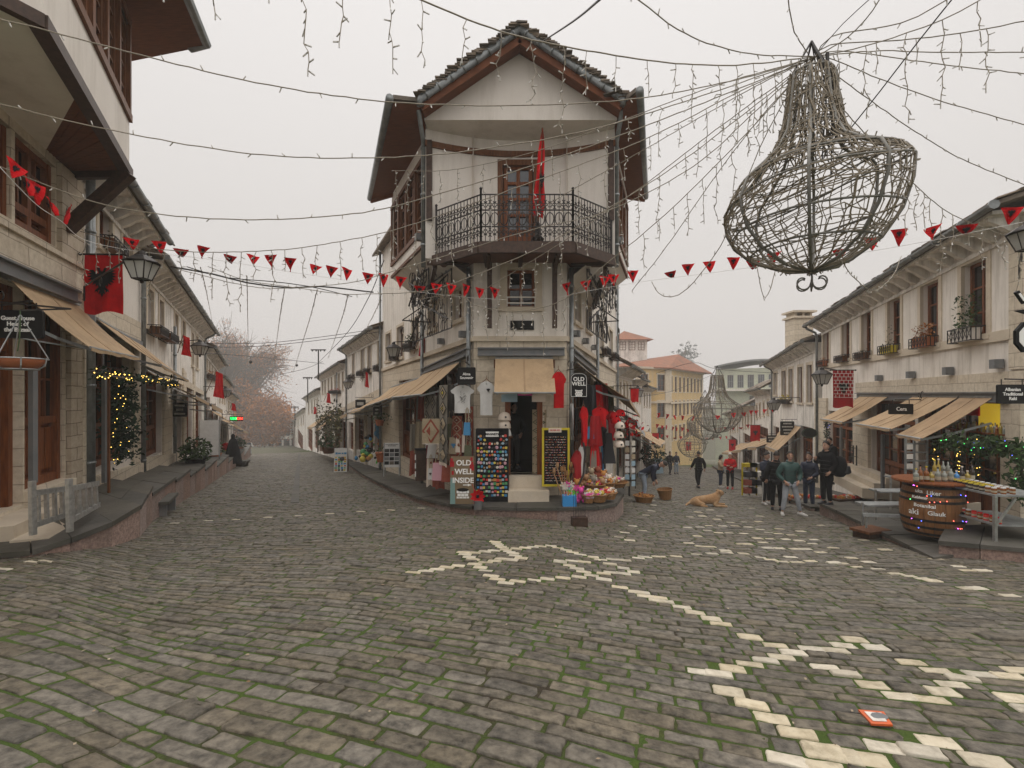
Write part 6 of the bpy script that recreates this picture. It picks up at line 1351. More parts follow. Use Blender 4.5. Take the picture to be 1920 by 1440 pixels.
# magnets board and bracelet board
r = thing('magnet_board', P(923, 950, 11.15), 'black board covered with rows of souvenir magnets beside the entrance', 'display board'); c = P(923, 872, 11.15); w, h = .74, 1.68; b = MB(); b.box(c, (w, .04, h)); b.build('panel', 'blackcloth', r)
b = MB()
for s in (-1, 1): b.bar(c + V((s * w / 2, 0, -h / 2 - .2)), c + V((s * w / 2, 0, h / 2)), .03)
b.bar(c + V((-w / 2, 0, h / 2)), c + V((w / 2, 0, h / 2)), .03); b.bar(c + V((-w / 2, 0, -h / 2 - .02)), c + V((w / 2, 0, -h / 2 - .02)), .03); b.build('frame', 'iron', r)
MG = []
for i in range(20):
    m = MB(); k = i % 3; s = random.uniform(.022, .03)
    m.lathe([(s, 0), (s, .012), (s * .8, .016)], n=(10, 4, 6)[k], mtx=Matrix.Rotation(math.pi / 2, 3, 'X') @ Matrix.Rotation(.785 * (k == 1), 3, 'Z')); o = m.build('magnet', 'c%d' % (i % 10)); MG.append(o.data); bpy.data.objects.remove(o)
cnt = 0; st = MB()
for j in range(16):
    nn = 11
    for i in range(nn):
        p = c + V((-w / 2 + .05 + (w - .1) * (i + random.uniform(-.2, .2)) / (nn - 1), -.022, h / 2 - .19 - j * .09 + random.uniform(-.012, .012)))
        if j < 2 and 2 < i < 8: continue
        if cnt < 100: o = bpy.data.objects.new('magnet', random.choice(MG)); COL.objects.link(o); o.parent = r; o.location = p - r.location; o.rotation_euler = (0, random.uniform(-.4, .4), 0); o.scale = (random.uniform(1.0, 1.5), 1, random.uniform(1.0, 1.45)); cnt += 1
        else: st.mi = random.randrange(10); s = random.uniform(.024, .036); st.box(p - V((0, .005, 0)), (s * 2, .014, s * 1.7))
o = st.build('magnets', ['c%d' % i for i in range(10)], r); o['kind'] = 'stuff'
b = MB(); q = c + V((0, -.03, h / 2 - .12)); b.box(q, (.3, .012, .12)); b.build('title_plate', 'signtext', r); text('MAGNETS', .068, r, 'signblack', q + V((0, -.01, 0)), X1, UZ, bold=.002)
r = thing('bracelet_board', P(1042, 912, 11.2), 'black board with rows of bracelets in a yellow frame right of the entrance', 'display board'); c = P(1042, 857, 11.25); w, h = .56, 1.28; b = MB(); b.box(c, (w, .03, h)); b.build('panel', 'blackcloth', r)
b = MB()
for s in (-1, 1): b.box(c + V((s * (w / 2 + .02), -.01, 0)), (.05, .05, h + .09)); b.box(c + V((0, -.01, s * (h / 2 + .02))), (w - .01, .05, .05))
b.build('frame', 'yellow', r)
for j in range(18):
    m = MB()
    for i in range(20):
        if random.random() < .85: m.mi = random.choice((0, 3, 3, 5, 9, 8)); m.ball(c + V((-w / 2 + .05 + (w - .1) * i / 19, -.02, h / 2 - .17 - j * .06 + random.uniform(-.006, .006))), random.uniform(.007, .012), 6, 4)
    m.build('bracelet_row', ['c%d' % i for i in range(10)], r)
b = MB(); q = c + V((-.02, -.03, h / 2 - .01)); b.box(q, (.3, .012, .1)); b.build('title_plate', 'pale_p', r); text('SILVER 925', .05, r, 'c0', q + V((0, -.01, 0)), X1, UZ, bold=.001)
# menu stand, white photo easel, poster boards, blank easel
r = thing('menu_stand', P(792, 902, 12.6), 'dark brown menu stand with white sheets left of the rugs', 'stand'); b = MB(); c = P(790, 872, 12.6); b.box(c, (.3, .16, .8), .35); b.build('case', 'wood_dark', r); b = MB(); b.box(c + V((.05, 0, .42)), (.42, .22, .04), .35); b.build('top', 'signblack', r)
for k in range(3): b = MB(); b.box(c + V((-.1, -.1, .22 - k * .22)), (.1, .01, .14), .35); b.build('menu_sheet', 'signtext', r)
r, ux, up, n = easel(P(734, 893, 15.2) , .12, .52, 1.05, 'white easel with rows of small photographs outside the next shop', 'white', name='photo_easel', leg=.28); c0 = P(734, 893, 15.2)
for j in range(4):
    for i in range(3): b = MB(); q = c0 + up * (.42 + j * .13) + ux * ((i - 1) * .155) + n * .004; b.quad(q - ux * .07 - up * .055, q + ux * .07 - up * .055, q + ux * .07 + up * .055, q - ux * .07 + up * .055); b.build('photograph', random.choice(['signblack', 'steel', 'slate', 'iron']), r)
lines(r, c0 + up * .98, ux, .5, .1, 2, 'signblack', .012)
r, ux, up, n = easel(Gp(638, 886) + V((0, 0, .02)), .1, .62, 1.15, 'white and yellow poster board standing on the cobbles of the left street', 'white', name='poster_board'); c0 = Gp(638, 886)
for j in range(9):
    for i in range(4): b = MB(); q = c0 + up * (.12 + j * .10) + ux * ((i - 1.5) * .14 + random.uniform(-.02, .02)) + n * .006; w, h = random.uniform(.04, .07), random.uniform(.03, .05); b.quad(q - ux * w - up * h, q + ux * w - up * h, q + ux * w + up * h, q - ux * w + up * h); b.build('printed_picture', random.choice(['yellow', 'yellow', 'c5', 'c0', 'c2', 'c4', 'c6', 'c1']) if j < 7 else ('c2' if j == 8 else 'white'), r)
easel(P(392, 866, 23), .5, .9, 2.0, 'tall blank white easel board outside a left street shop', 'white', name='blank_easel', leg=.3)
easel(P(432, 858, 33), .2, .8, 1.0, 'yellow sandwich board far down the left street', 'yellow')

# ---------------------------------------------------------------- cloth goods at the corner shop
def tshirt(c, ux, w, h, m, label, deco=None, hang=True, folded=1.0, group='T-shirts hanging at the corner shop'):
    c = V(c); ux = V(ux).normalized(); n = ux.cross(UZ); r = thing('tshirt', c - UZ * h, label, 'T-shirt', group); half = [(.10, 0), (.24, -.03), (.5, -.20), (.42, -.36), (.33, -.28), (.32, -.6), (.33, -1.0)]
    b = MB(); pts = [(x * folded, z) for x, z in half] + [(-x * folded, z) for x, z in half[::-1]]
    def W(x, z, o): return c + ux * (x * w) + UZ * (z * h) + n * (o + .02 * math.sin(x * 11 + z * 3) * min(1, -z * 1.4) + .03 * (1 - (2 * x) ** 2))
    rows = [(0, .10), (-.05, .27), (-.12, .38), (-.2, .5), (-.28, .46), (-.33, .345), (-.45, .325), (-.6, .32), (-.8, .325), (-1, .33)]; k = 13; A = []; Bk = []
    for z, x in rows:
        for i in range(k): s = (i / (k - 1) * 2 - 1) * x * folded; dip = -.06 * (1 - min(1, abs(s) / .1)) if z == 0 else 0; A.append(W(s, z + dip, .012)); Bk.append(W(s, z, -.03))
    q = len(A); fs = [[j * k + i, j * k + i + 1, (j + 1) * k + i + 1, (j + 1) * k + i] for j in range(len(rows) - 1) for i in range(k - 1)]
    b.add(A + Bk, fs + [[q + a, q + d, q + e_, q + f_] for a, f_, e_, d in fs]); b.build('cloth', m, r, smooth=True)
    if hang: b = MB(); b.tube([c + ux * w * .24 * folded - UZ * .03, c + UZ * .06, c - ux * w * .24 * folded - UZ * .03], .01, 5); b.tube([c + UZ * .06, c + UZ * .14], .006, 4); b.build('hanger', 'wood_mid', r)
    if deco:
        b = MB(); 
        if deco == 'eagle': eagle(b, W(.12, -.27, .06), ux, UZ, w * .2, n)
        else:
            for i in range(26): a = random.uniform(0, 6.28); q0 = V((random.uniform(-.12, .12), 0, -.45 + random.uniform(-.16, .16))); p = W(q0.x, q0.z, .055); b.bar(p, p + ux * (.08 * w * math.cos(a)) + UZ * (.08 * w * math.sin(a)), .005)
        b.build('print', 'blackcloth', r)
    return r
tshirt(P(867, 722, 11.35), (1, .05, 0), .56, .66, 'white', 'white T-shirt with a black line drawing below the souvenir sign', 'draw'); tshirt(P(912, 715, 11.35), (1, -.05, 0), .44, .80, 'white', 'white T-shirt with a black eagle on the chest beside the entrance', 'eagle')
tshirt(P(1047, 697, 11.25), (1, .3, 0), .5, .85, 'red', 'bright red T-shirt right of the entrance awning', folded=.75); tshirt(P(1094, 762, 11.4), (.5, .6, 0), .5, .95, 'red', 'red shirt seen from the side on the right flank', folded=.7); tshirt(P(1124, 764, 12.2), (1, .2, 0), .50, .62, 'red', 'red T-shirt on a white hanger on the right flank'); tshirt(P(1128, 800, 12.1), (1, .2, 0), .3, .42, 'blackcloth', 'black T-shirt below the red one on the hanger', 'eagle'); tshirt(P(1146, 770, 12.8), (1, .5, 0), .42, .8, 'red_dark', 'dark red shirt behind the caps', folded=.8); tshirt(P(1071, 754, 11.5), (.3, 1, 0), .4, .9, 'white', 'white shirt seen edge on beside the right drainpipe', folded=.6); tshirt(P(1079, 762, 11.7), (.3, 1, 0), .4, .85, 'blackcloth', 'black shirt hanging behind the edge on white one', folded=.6); tshirt(P(1175, 765, 13.2), (.3, 1, 0), .5, 1.0, 'c6', 'long dark jacket hanging at the end of the right flank', folded=.6); tshirt(P(1081, 845, 11.6), (.6, .8, 0), .5, .95, 'red_dark', 'dark red shirt low on the right flank wall'); tshirt(P(1090, 835, 11.9), (.8, .6, 0), .4, 1.2, 'white', 'pale long shirt behind the low red shirt', folded=.7)
for (px, py, m, lab, w) in ((955, 737, 'c7', 'grey cloth under the entrance awning, left', .38), (985, 737, 'pink', 'pink cloth strip under the entrance awning', .36), (1010, 737, 'pale_p', 'striped pale cloth under the entrance awning, right', .32)):
    b = MB(); p = P(px, py, 11.4); b.box(p - UZ * (.1 if m != 'pink' else .03), (w, .03, .22 if m != 'pink' else .06)); tag(b.build('hanging_cloth', m), lab, 'cloth')
def rug(c, ux, w, h, base, cols, label, diam=3, rows=5):
    c = V(c); ux = V(ux).normalized(); n = ux.cross(UZ); r = thing('woven_rug', c - UZ * h, label, 'rug', 'woven rugs hung on the left flank'); b = MB(); f = lambda s, t, o=0: c + ux * (w * (s - .5)) - UZ * (h * t) + n * (.02 * math.sin(s * 8) * t + o)
    A = [f(i / 8, j / 8) for j in range(9) for i in range(9)]; B_ = [p - n * .015 for p in A]; fs = [[j * 9 + i, j * 9 + i + 1, j * 9 + i + 10, j * 9 + i + 9] for j in range(8) for i in range(8)]
    b.add(A + B_, fs + [[81 + a, 81 + d, 81 + e_, 81 + g_] for a, g_, e_, d in fs]); b.build('weave', base, r)
    for k, (sc, m) in enumerate(zip((1, .76, .5, .24), cols)):
        b = MB()
        for j in range(rows):
            for i in range(diam): x, y = (i + .5) / diam, (j + .5) / rows; a, d = .5 / diam * sc, .5 / rows * sc; b.quad(*[f(x + p * a, y + q * d, .012 + k * .004) for p, q in ((-1, 0), (0, 1), (1, 0), (0, -1))])
        b.build('diamond_pattern', m, r)
    b = MB()
    for i in range(18): b.bar(f((i + .5) / 18, 1), f((i + .5) / 18, 1.04), .012)
    b.build('fringe', 'pale_p', r); return r
M['rug_d'] = mat('dark_wool', (.07, .06, .05), (.045, .04, .035), 30, .95, .4, 80); M['rug_g'] = mat('grey_wool', (.26, .235, .19), (.2, .18, .15), 30, .95, .4, 80); M['rug_b'] = mat('beige_wool', (.42, .34, .23), (.34, .27, .18), 30, .95, .4, 80); M['rug_r'] = mat('rust_wool', (.32, .085, .05), (.25, .06, .04), 30, .95, .4, 80); M['rug_m'] = mat('maroon_wool', (.13, .018, .02), (.1, .015, .015), 30, .95, .3, 80); M['olivew'] = mat('olive_wool', (.13, .14, .08), (.1, .1, .06), 30, .95, .3, 80)
e0 = CLW.e
rug(CLW.pt(806, 742, .75), e0 * -1, 1.1, 1.1, 'rug_g', ['rug_d', 'rug_g', 'rug_d', 'rug_b'], 'grey rug with dark zigzag diamonds, upper left of the rugs', 2, 3); rug(CLW.pt(831, 722, .75), e0 * -1, .62, 1.85, 'rug_g', ['rug_d', 'rug_b', 'rug_d', 'yellow'], 'long grey rug with one column of dark diamonds', 1, 5); rug(CLW.pt(808, 785, .95), V((1, -.2, 0)), .45, .6, 'rug_b', ['rug_r', 'rug_b', 'rug_r', 'rug_b'], 'beige and rust rug hanging in front of the grey rugs', 1, 1); rug(P(857, 780, 11.55), V((.8, -.5, 0)), .28, 1.2, 'rug_r', ['rug_b', 'rug_r', 'rug_m', 'rug_b'], 'narrow rust runner under the white T-shirt', 1, 6); rug(P(880, 762, 11.45), V((.5, -.5, 0)), .25, 1.75, 'rug_r', ['rug_b', 'rug_m', 'rug_b', 'rug_r'], 'narrow red striped runner beside the drainpipe', 1, 8); rug(P(868, 790, 11.75), V((1, -.1, 0)), .5, 1.0, 'rug_m', ['rug_m', 'rug_r', 'rug_m', 'rug_r'], 'maroon cloth behind the white T-shirt', 2, 4); rug(P(812, 835, 12.4), V((1, -.3, 0)), .4, .9, 'rug_m', ['rug_m', 'rug_m', 'rug_r', 'rug_m'], 'dark maroon cloth beside the menu stand', 1, 3); rug(P(1011, 768, 11.75), V((1, -.4, 0)), .36, 1.85, 'rug_b', ['olivew', 'rug_b', 'olivew', 'rug_g'], 'long olive and beige woven runner on the right of the doorway', 1, 9)
def bag(c, ux, w, h, m, label, st=.3): 
    c = V(c); ux = V(ux).normalized(); n = ux.cross(UZ); r = thing('tote_bag', c - UZ * h, label, 'bag', 'woven bags at the corner shop'); b = MB(); b.hexa([c + ux * x * w / 2 - UZ * h + n * y for x, y in ((-1, -.04), (1, -.04), (1, .06), (-1, .06))] + [c + ux * x * w / 2 * .86 + n * y for x, y in ((-1, -.015), (1, -.015), (1, .025), (-1, .025))]); b.build('body', m, r)
    b = MB(); b.tube([c + ux * w * .25, c + ux * w * .18 + UZ * st, c + UZ * (st + .05), c - ux * w * .18 + UZ * st, c - ux * w * .25], .012, 5); b.build('strap', 'rug_b' if m != 'rug_b' else 'rug_r', r)
    if m in ('rug_b', 'white'): b = MB(); eagle(b, c - UZ * h * .5 + n * .05, ux, UZ, w * .5, n); b.build('print', random.choice(('c2', 'c5', 'rug_d')), r)
for i, (px, py, d, w, h, m, lab) in enumerate([(822, 868, 11.7, .3, .42, 'c8', 'patterned tote bag low on the left flank'), (838, 872, 11.6, .26, .4, 'rug_r', 'rust patterned tote bag left of the sandwich board'), (832, 835, 12.0, .3, .36, 'rug_b', 'cream bag with a drawing above the tote bags'), (808, 878, 12.2, .14, .28, 'white', 'narrow white bag beside the menu stand'), (851, 820, 11.6, .24, .4, 'rug_b', 'cream bag above the sandwich board'), (864, 815, 11.55, .24, .42, 'pale_p', 'pale cream bag behind the sandwich board'), (876, 792, 11.3, .16, .3, 'c2', 'blue and white bag beside the drainpipe'), (878, 835, 11.4, .2, .38, 'olivew', 'dark green bag beside the magnet board'), (847, 795, 11.8, .3, .4, 'olivew', 'patterned grey bag behind the white T-shirt'), (1122, 848, 12.2, .2, .4, 'rug_m', 'striped dark bag on the right flank'), (1112, 845, 12.0, .18, .42, 'rug_g', 'grey striped bag on the right flank')]): bag(P(px, py, d), (1, -.15, 0), w, h, m, lab)
def hat(c, m, label, s=.13):
    r = thing('felt_hat', c, label, 'hat', 'cream felt hats'); b = MB(); b.lathe([(s, 0), (s * 1.02, .02), (s * .95, s * .6), (s * .75, s * 1.05), (s * .35, s * 1.28), (.01, s * 1.32)], c, 12); b.build('crown', m, r, smooth=True); b = MB(); b.ball(V(c) + V((.03, -s, s * .55)), .025, 6, 4); b.build('badge', 'c6' if m != 'red' else 'blackcloth', r)
for i, (px, py, d, m, t) in enumerate([(946, 788, 11.45, 'pale_p', 'upper cream felt hat on the left of the doorway'), (946, 803, 11.45, 'pale_p', 'second cream felt hat on the left of the doorway'), (947, 817, 11.45, 'white', 'lowest pale felt hat on the left of the doorway'), (1162, 803, 12.2, 'pale_p', 'top cream felt hat on the right flank'), (1160, 821, 12.2, 'pale_p', 'middle cream felt hat on the right flank'), (1161, 838, 12.2, 'pale_p', 'lowest cream felt hat on the right flank'), (1163, 780, 12.4, 'red', 'large red cap under the right flank awning'), (1152, 785, 12.4, 'red', 'small red cap under the right flank awning'), (1155, 794, 12.3, 'red', 'lower red cap under the right flank awning')]): hat(P(px, py, d), m, t, .15 if i < 3 else .13)
for (px, py, d, h, m, t) in ((1117, 815, 12.0, 1.05, 'red_dark', 'long red scarf hanging on the right flank'), (1143, 812, 12.6, .8, 'c6', 'dark trousers hanging under the red shirt'), (1109, 800, 11.9, .3, 'c2', 'small blue cloth on the right flank'), (812, 808, 12.3, .7, 'white', 'pale lace cloth between the rugs')):
    b = MB(); p = P(px, py, d); q = [(-.08, 0), (-.12, -.4), (-.17, -1), (.17, -1), (.1, -.5), (.06, 0)]; b.prism([p + V((x, 0, z * h)) for x, z in q], (0, .06, 0)); tag(b.build('hanging_cloth', m), t, 'cloth')
# baskets of toys, pinwheels, brooms, stairs
def basket(c, rad, h, label, fill=None, oval=1.0, n=34, name='basket', tilt=0, group='wicker baskets'):
    c = V(c); r = thing(name, c, label, 'basket', group); mt = Matrix.Rotation(tilt, 3, 'Y'); b = MB(); b.lathe([(rad * .72, 0), (rad * .85, h * .5), (rad, h), (rad * 1.03, h), (rad * .97, h * .96), (rad * .8, h * .55)], c, 16, oval, 1, mtx=mt); b.build('weave', 'wicker', r)
    b = MB(); b.tube([c + mt @ V((rad * 1.02 * oval * math.cos(t), rad * 1.02 * math.sin(t), h)) for t in [i * math.pi / 10 for i in range(21)]], .016, 5); b.build('rim', 'wicker', r)
    if fill:
        for k in range(n): a, q = random.uniform(0, 6.28), rad * .8 * random.random() ** .5; m = MB(); p = c + V((q * math.cos(a) * oval, q * math.sin(a), h * .8 + random.uniform(0, .16) * (1 - q / rad * .6))); s = random.uniform(.025, .055); m.ball(p, s, 7, 5, random.uniform(.7, 1.5), 1, random.uniform(.6, 1.1)); m.ball(p + V((s * .6, -s * .3, s * .7)), s * .55, 6, 4); m.build(fill[1], random.choice(fill[0]), r, smooth=True)
TOY = (['c0', 'c1', 'c3', 'c5', 'c8', 'pale_p', 'pink', 'white', 'c9'], 'toy')
for (px, py, d, rd, h, t, ov) in [(1103, 942, 10.9, .15, .17, 'small orange basket beside the pinwheel box', 1), (1122, 940, 10.95, .2, .17, 'basket of small soft toys on the front kerb', 1.1), (1142, 935, 11.05, .18, .15, 'rightmost basket of white toys on the front kerb', 1), (1115, 920, 11.5, .24, .16, 'basket of grey and brown toys in the second row', 1), (1136, 915, 11.7, .24, .15, 'basket of brown toys in the second row', 1), (1152, 912, 12.1, .3, .12, 'flat tray basket of small souvenirs near the steps', 1.1), (1125, 902, 12.2, .26, .14, 'basket of caps and dolls against the wall', 1)]: basket(P(px, py, d), rd, h, t, TOY, ov)
g = Gp(1207, 942); basket(g, .30, .22, 'round basket beneath the bending person', (['c9', 'c5', 'rug_r'], 'bundle'), 1.1, 14, 'straw_basket', 0, 'straw baskets on the cobbles'); g = Gp(1248, 937); basket(g + V((0, 0, .03)), .26, .34, 'tall empty basket standing alone on the cobbles', None, 1, 0, 'straw_basket', -.12, 'straw baskets on the cobbles')
r = thing('pinwheel_box', P(1067, 957, 10.75), 'blue box full of pinwheels and balloons on the kerb', 'toy box'); c = P(1067, 957, 10.75); b = MB(); b.box(c + UZ * .17, (.3, .22, .34)); b.build('box', 'blue_p', r)
for i in range(16):
    p = c + V((random.uniform(-.14, .24), random.uniform(-.08, .08), .34)); t = p + V((random.uniform(-.08, .1), 0, random.uniform(.05, .32))); m = MB(); m.tube([p - UZ * .1, t], .005, 4); a0 = random.uniform(0, 1)
    for k in range(5): a = a0 + k * 1.257; u = V((math.cos(a), -.15, math.sin(a))); w = V((-math.sin(a), 0, math.cos(a))); m.quad(t, t + u * .055 + w * .028, t + u * .085, t + u * .05 - w * .022)
    m.build('pinwheel', ['lime_p', 'pink', 'pale_p', 'orange_p', 'c3', 'c7', 'pale_p', 'lime_p'][i % 8], r)
r = thing('souvenir_rods', P(1086, 985, 10.45), 'dark block on the cobbles holding a cluster of thin iron rods', 'stand'); c = Gp(1086, 986); b = MB(); b.box(c + UZ * .09, (.32, .2, .2), .1); b.build('block', 'wood_dark', r)
for i in range(8): b = MB(); q = c + V((-.12 + .035 * i, random.uniform(-.05, .05), .18)); b.tube([q, q + UZ * random.uniform(.45, .62)], .006, 4); b.build('rod', 'iron', r)
r = thing('broom_bunch', P(1060, 945, 11.0), 'bunch of brown walking sticks and brooms by the bracelet board', 'brooms'); c = P(1058, 935, 11.0)
for i in range(8): b = MB(); t = c + V((-.2 + .06 * i + random.uniform(-.05, .05), 0, .5 + random.uniform(0, .2))); b.tube([c + V((random.uniform(-.05, .05), 0, 0)), t], .014, 5); b.lathe([(.01, 0), (.04, .05), (.03, .14)], t, 6); b.build('broom', random.choice(('wood_mid', 'c9', 'wicker')), r)
r = thing('black_cane_display', P(1078, 935, 11.0), 'curved black stand arching over the toy baskets', 'stand'); b = MB(); b.tube([P(1066, 955, 11.0), P(1080, 920, 11.0), P(1094, 890, 11.1), P(1097, 850, 11.2), P(1094, 830, 11.3)], .025, 6); b.build('pole', 'iron', r)
r = thing('flower_bucket', P(894, 955, 10.72), 'red felt flower standing in a grey striped bucket by the sandwich board', 'bucket'); c = P(896, 955, 10.72); b = MB(); b.lathe([(.09, 0), (.11, .2), (.1, .2)], c, 12); b.build('bucket', 'steel', r); b = MB()
for k in range(9): a = k * .7; u = V((math.cos(a), -.4, math.sin(a))); w = V((-math.sin(a), 0, math.cos(a))); p = c + UZ * .3; b.quad(p, p + u * .1 + w * .05, p + u * .18, p + u * .1 - w * .05)
b.build('petals', 'red', r); b = MB(); b.ball(c + V((0, -.07, .3)), .04, 7, 5); b.build('flower_centre', 'blackcloth', r); b = MB(); b.tube([c + V((.02, 0, .2)), c + V((-.14, .1, .55))], .012, 5); b.build('stem', 'rug_r', r)
r = thing('stone_stairs', P(1150, 915, 12.8), 'pale stone stairs climbing beside the clothes on the right flank', 'stairs')
for k in range(5): b = MB(); p = CRW.at(1.75 + k * .28, -.85 + k * .19, .45); b.box(p + UZ * .1 - UZ * .1 * k, (.62, .27, .2 + .2 * k), .3); b.build('step', 'plaster_old', r)
for px, py, h in ((1133, 906, .42), (1141, 912, .3)): b = MB(); b.box(P(px, py - 8, 12.2), (.13, .14, h)); tag(b.build('souvenir_box', 'wood_dark'), 'dark wooden box standing before the stairs, ' + ('taller' if h > .4 else 'shorter'), 'box')
r = thing('postcard_rack', P(1181, 935, 12.9), 'tall spinner rack with rows of cards and red flowers on top', 'rack'); c = P(1180, 930, 12.9); b = MB(); b.tube([c, c + UZ * 1.75], .025, 6)
for s in (-1, 1): b.bar(c + V((s * .16, 0, .2)), c + V((s * .16, 0, 1.6)), .02)
b.build('frame', 'iron', r)
for j in range(7):
    for s in (-1, 1): m = MB(); m.box(c + V((s * .08, -.1, .35 + j * .18)), (.11, .02, .13), s * .3); m.build('card', random.choice(('c3', 'white', 'c7', 'rug_b')), r)
b = MB()
for k in range(60): leafq(b, c + UZ * 1.85 + V((random.gauss(0, .16), random.gauss(0, .1), random.gauss(0, .16))), .07)
b.build('red_flowers', 'red', r)
r = thing('toy_display', P(690, 868, 17.5), 'heap of bright toys and balloons outside the second shop', 'toy display'); c = CLW.pt(690, 868, .5); 
for i in range(26): m = MB(); z = random.uniform(0, 1.2); m.ball(c + V((random.gauss(0, .3) * (1.3 - z * .6), random.uniform(-.2, .2), .1 + z)), random.uniform(.06, .15), 8, 5, random.uniform(.8, 1.4), 1, random.uniform(.7, 1.2)); m.build('toy', random.choice(('c6', 'c6', 'c2', 'c5', 'c1', 'c4', 'c6', 'iron')), r, smooth=True)
m = MB(); m.bar(c + V((.45, -.2, 0)), c + V((.7, -.2, .9)), .18, .03); m.build('green_board', 'lime_p', r)
for i in range(5): m = MB(); m.ball(c + V((.5 + random.gauss(0, .12), 0, 1.5 + random.gauss(0, .12))), .16, 8, 6); m.build('balloon', 'c2', r, smooth=True)

# ---------------------------------------------------------------- garments and cloths crowded on both flanks
def drape(c, ux, w, h, m, label, group, cat='cloth', name='hanging_garment'):
    c = V(c); ux = V(ux).normalized(); n = ux.cross(UZ); b = MB(); A = []; ph = random.uniform(0, 6); fl = random.uniform(.5, 1.1)
    for j in range(7):
        t = j / 6
        for i in range(9): s = i / 8 - .5; A.append(c + ux * (w * s * (1 - .35 * (1 - t) * fl)) - UZ * (h * t + .03 * math.sin(s * 9 + ph) * t) + n * (.035 * math.sin(s * 16 + ph + t) * (.3 + t)))
    B_ = [p - n * .03 for p in A]; q = len(A); fs = [[j * 9 + i, j * 9 + i + 1, j * 9 + i + 10, j * 9 + i + 9] for j in range(6) for i in range(8)]
    b.add(A + B_, fs + [[q + x for x in f[::-1]] for f in fs]); return tag(b.build(name, m, smooth=True), label, cat, group)
NUM = 'first second third fourth fifth sixth seventh eighth ninth tenth'.split()
CN = {'red': 'bright red', 'red_dark': 'dark red', 'blackcloth': 'black', 'white': 'white', 'c6': 'charcoal', 'navy_c': 'navy', 'rug_g': 'grey', 'olivew': 'olive', 'rug_m': 'maroon', 'rug_b': 'beige', 'rug_r': 'rust', 'c2': 'blue', 'pale_p': 'cream', 'rug_d': 'dark grey'}
M['navy_c'] = mat('navy_cotton', (.015, .02, .05), (.01, .014, .03), 8, .9, .2, spec=.1)
for j, (pl, z, o, us, ms, rown, hh) in enumerate([(CRW, 2.0, .5, (.45, 3.6), ['blackcloth', 'c6', 'red', 'white', 'navy_c', 'red_dark', 'blackcloth', 'red', 'c6', 'olivew'], 'upper row on the right flank', .8), (CRW, 1.2, .62, (.4, 2.2), ['red_dark', 'rug_g', 'red', 'blackcloth', 'white', 'rug_m'], 'middle row on the right flank', .85), (CRW, .35, .55, (.5, 1.7), ['red', 'rug_m', 'c2', 'rug_d'], 'lowest row on the right flank', .9),
        (CLW, 1.9, .42, (.35, 3.4), ['rug_d', 'rug_b', 'rug_g', 'rug_m', 'rug_g', 'olivew', 'rug_r', 'rug_g'], 'upper row on the left flank', 1.0), (CLW, .85, .62, (.5, 3.0), ['pale_p', 'rug_r', 'white', 'olivew', 'rug_b', 'rug_m', 'rug_g'], 'middle row on the left flank', .8), (CLW, .05, .66, (.7, 2.8), ['rug_r', 'pale_p', 'c2', 'rug_b', 'white', 'rug_r'], 'lowest row on the left flank', .65)]):
    for i, m in enumerate(ms):
        u = us[0] + (us[1] - us[0]) * i / (len(ms) - 1); d = pl.at(u, z + random.uniform(-.12, .08), o + random.uniform(-.1, .1))
        drape(d, pl.n.cross(UZ) * -1 if False else V((1, random.uniform(-.5, .5), 0)), random.uniform(.26, .42), hh * random.uniform(.75, 1.1), m, '%s cloth in the %s, %s from the front drainpipe' % (CN[m], rown, NUM[i]), 'cloths crowded on the flanks of the corner shop')
for i, (px, py, d, m) in enumerate([(1098, 905, 11.6, 'c9'), (1108, 893, 11.9, 'rug_b'), (1120, 890, 12.0, 'rug_r'), (1131, 898, 12.0, 'c5'), (1112, 908, 11.5, 'rug_g'), (1128, 912, 11.5, 'c9'), (1141, 905, 11.8, 'pale_p'), (1088, 930, 11.0, 'pink'), (1082, 915, 11.2, 'c5')]):
    r = thing('soft_toy', P(px, py + 8, d), '%s plush toy in the heap right of the entrance, %s from the left' % (('brown', 'beige', 'rust', 'orange', 'grey', 'brown', 'cream', 'pink', 'orange')[i], NUM[sorted(range(9), key=lambda q: [1098, 1108, 1120, 1131, 1112, 1128, 1141, 1088, 1082][q]).index(i)]), 'soft toy', 'plush toys heaped by the entrance'); c = P(px, py, d); b = MB(); b.ball(c, .11, 9, 6, 1, .9, 1); b.ball(c + V((0, -.05, .14)), .08, 8, 6)
    for s in (-1, 1): b.ball(c + V((s * .06, -.04, .21)), .03, 6, 4); b.ball(c + V((s * .1, -.08, -.02)), .045, 6, 4); b.ball(c + V((s * .07, -.1, -.09)), .05, 6, 4)
    b.build('body', m, r, smooth=True)
# ---------------------------------------------------------------- right side: barrel bar, jar table, racks
def bottle(p, h, rad, glass, cap, label, lab=True, group='bottles on the barrel'):
    p = V(p); r = thing('bottle', p, label, 'bottle', group); b = MB(); b.lathe([(rad, 0), (rad, h * .55), (rad * .9, h * .62), (rad * .35, h * .74), (rad * .32, h * .92)], p, 8); b.build('glass', glass, r, smooth=True); b = MB(); b.lathe([(rad * .42, h * .92), (rad * .42, h)], p, 8); b.build('cap', cap, r)
    if lab: b = MB(); b.lathe([(rad * 1.03, h * .14), (rad * 1.03, h * .36)], p, 8); b.build('paper_label', 'paper', r)
for k, c in (('gl_amber', (.22, .07, .015)), ('gl_clear', (.24, .25, .22)), ('gl_yellow', (.33, .24, .04)), ('gl_dark', (.03, .02, .015)), ('gl_blue', (.06, .22, .5))): M[k] = mat(k, c, rough=.12, spec=.7)
M['barrelwood'] = mat('oak_staves', (.27, .125, .045), (.17, .07, .025), 4, .5, .25, 30, stretch=(8, 8, .7), grime=((.10, .045, .02), 2, .5))
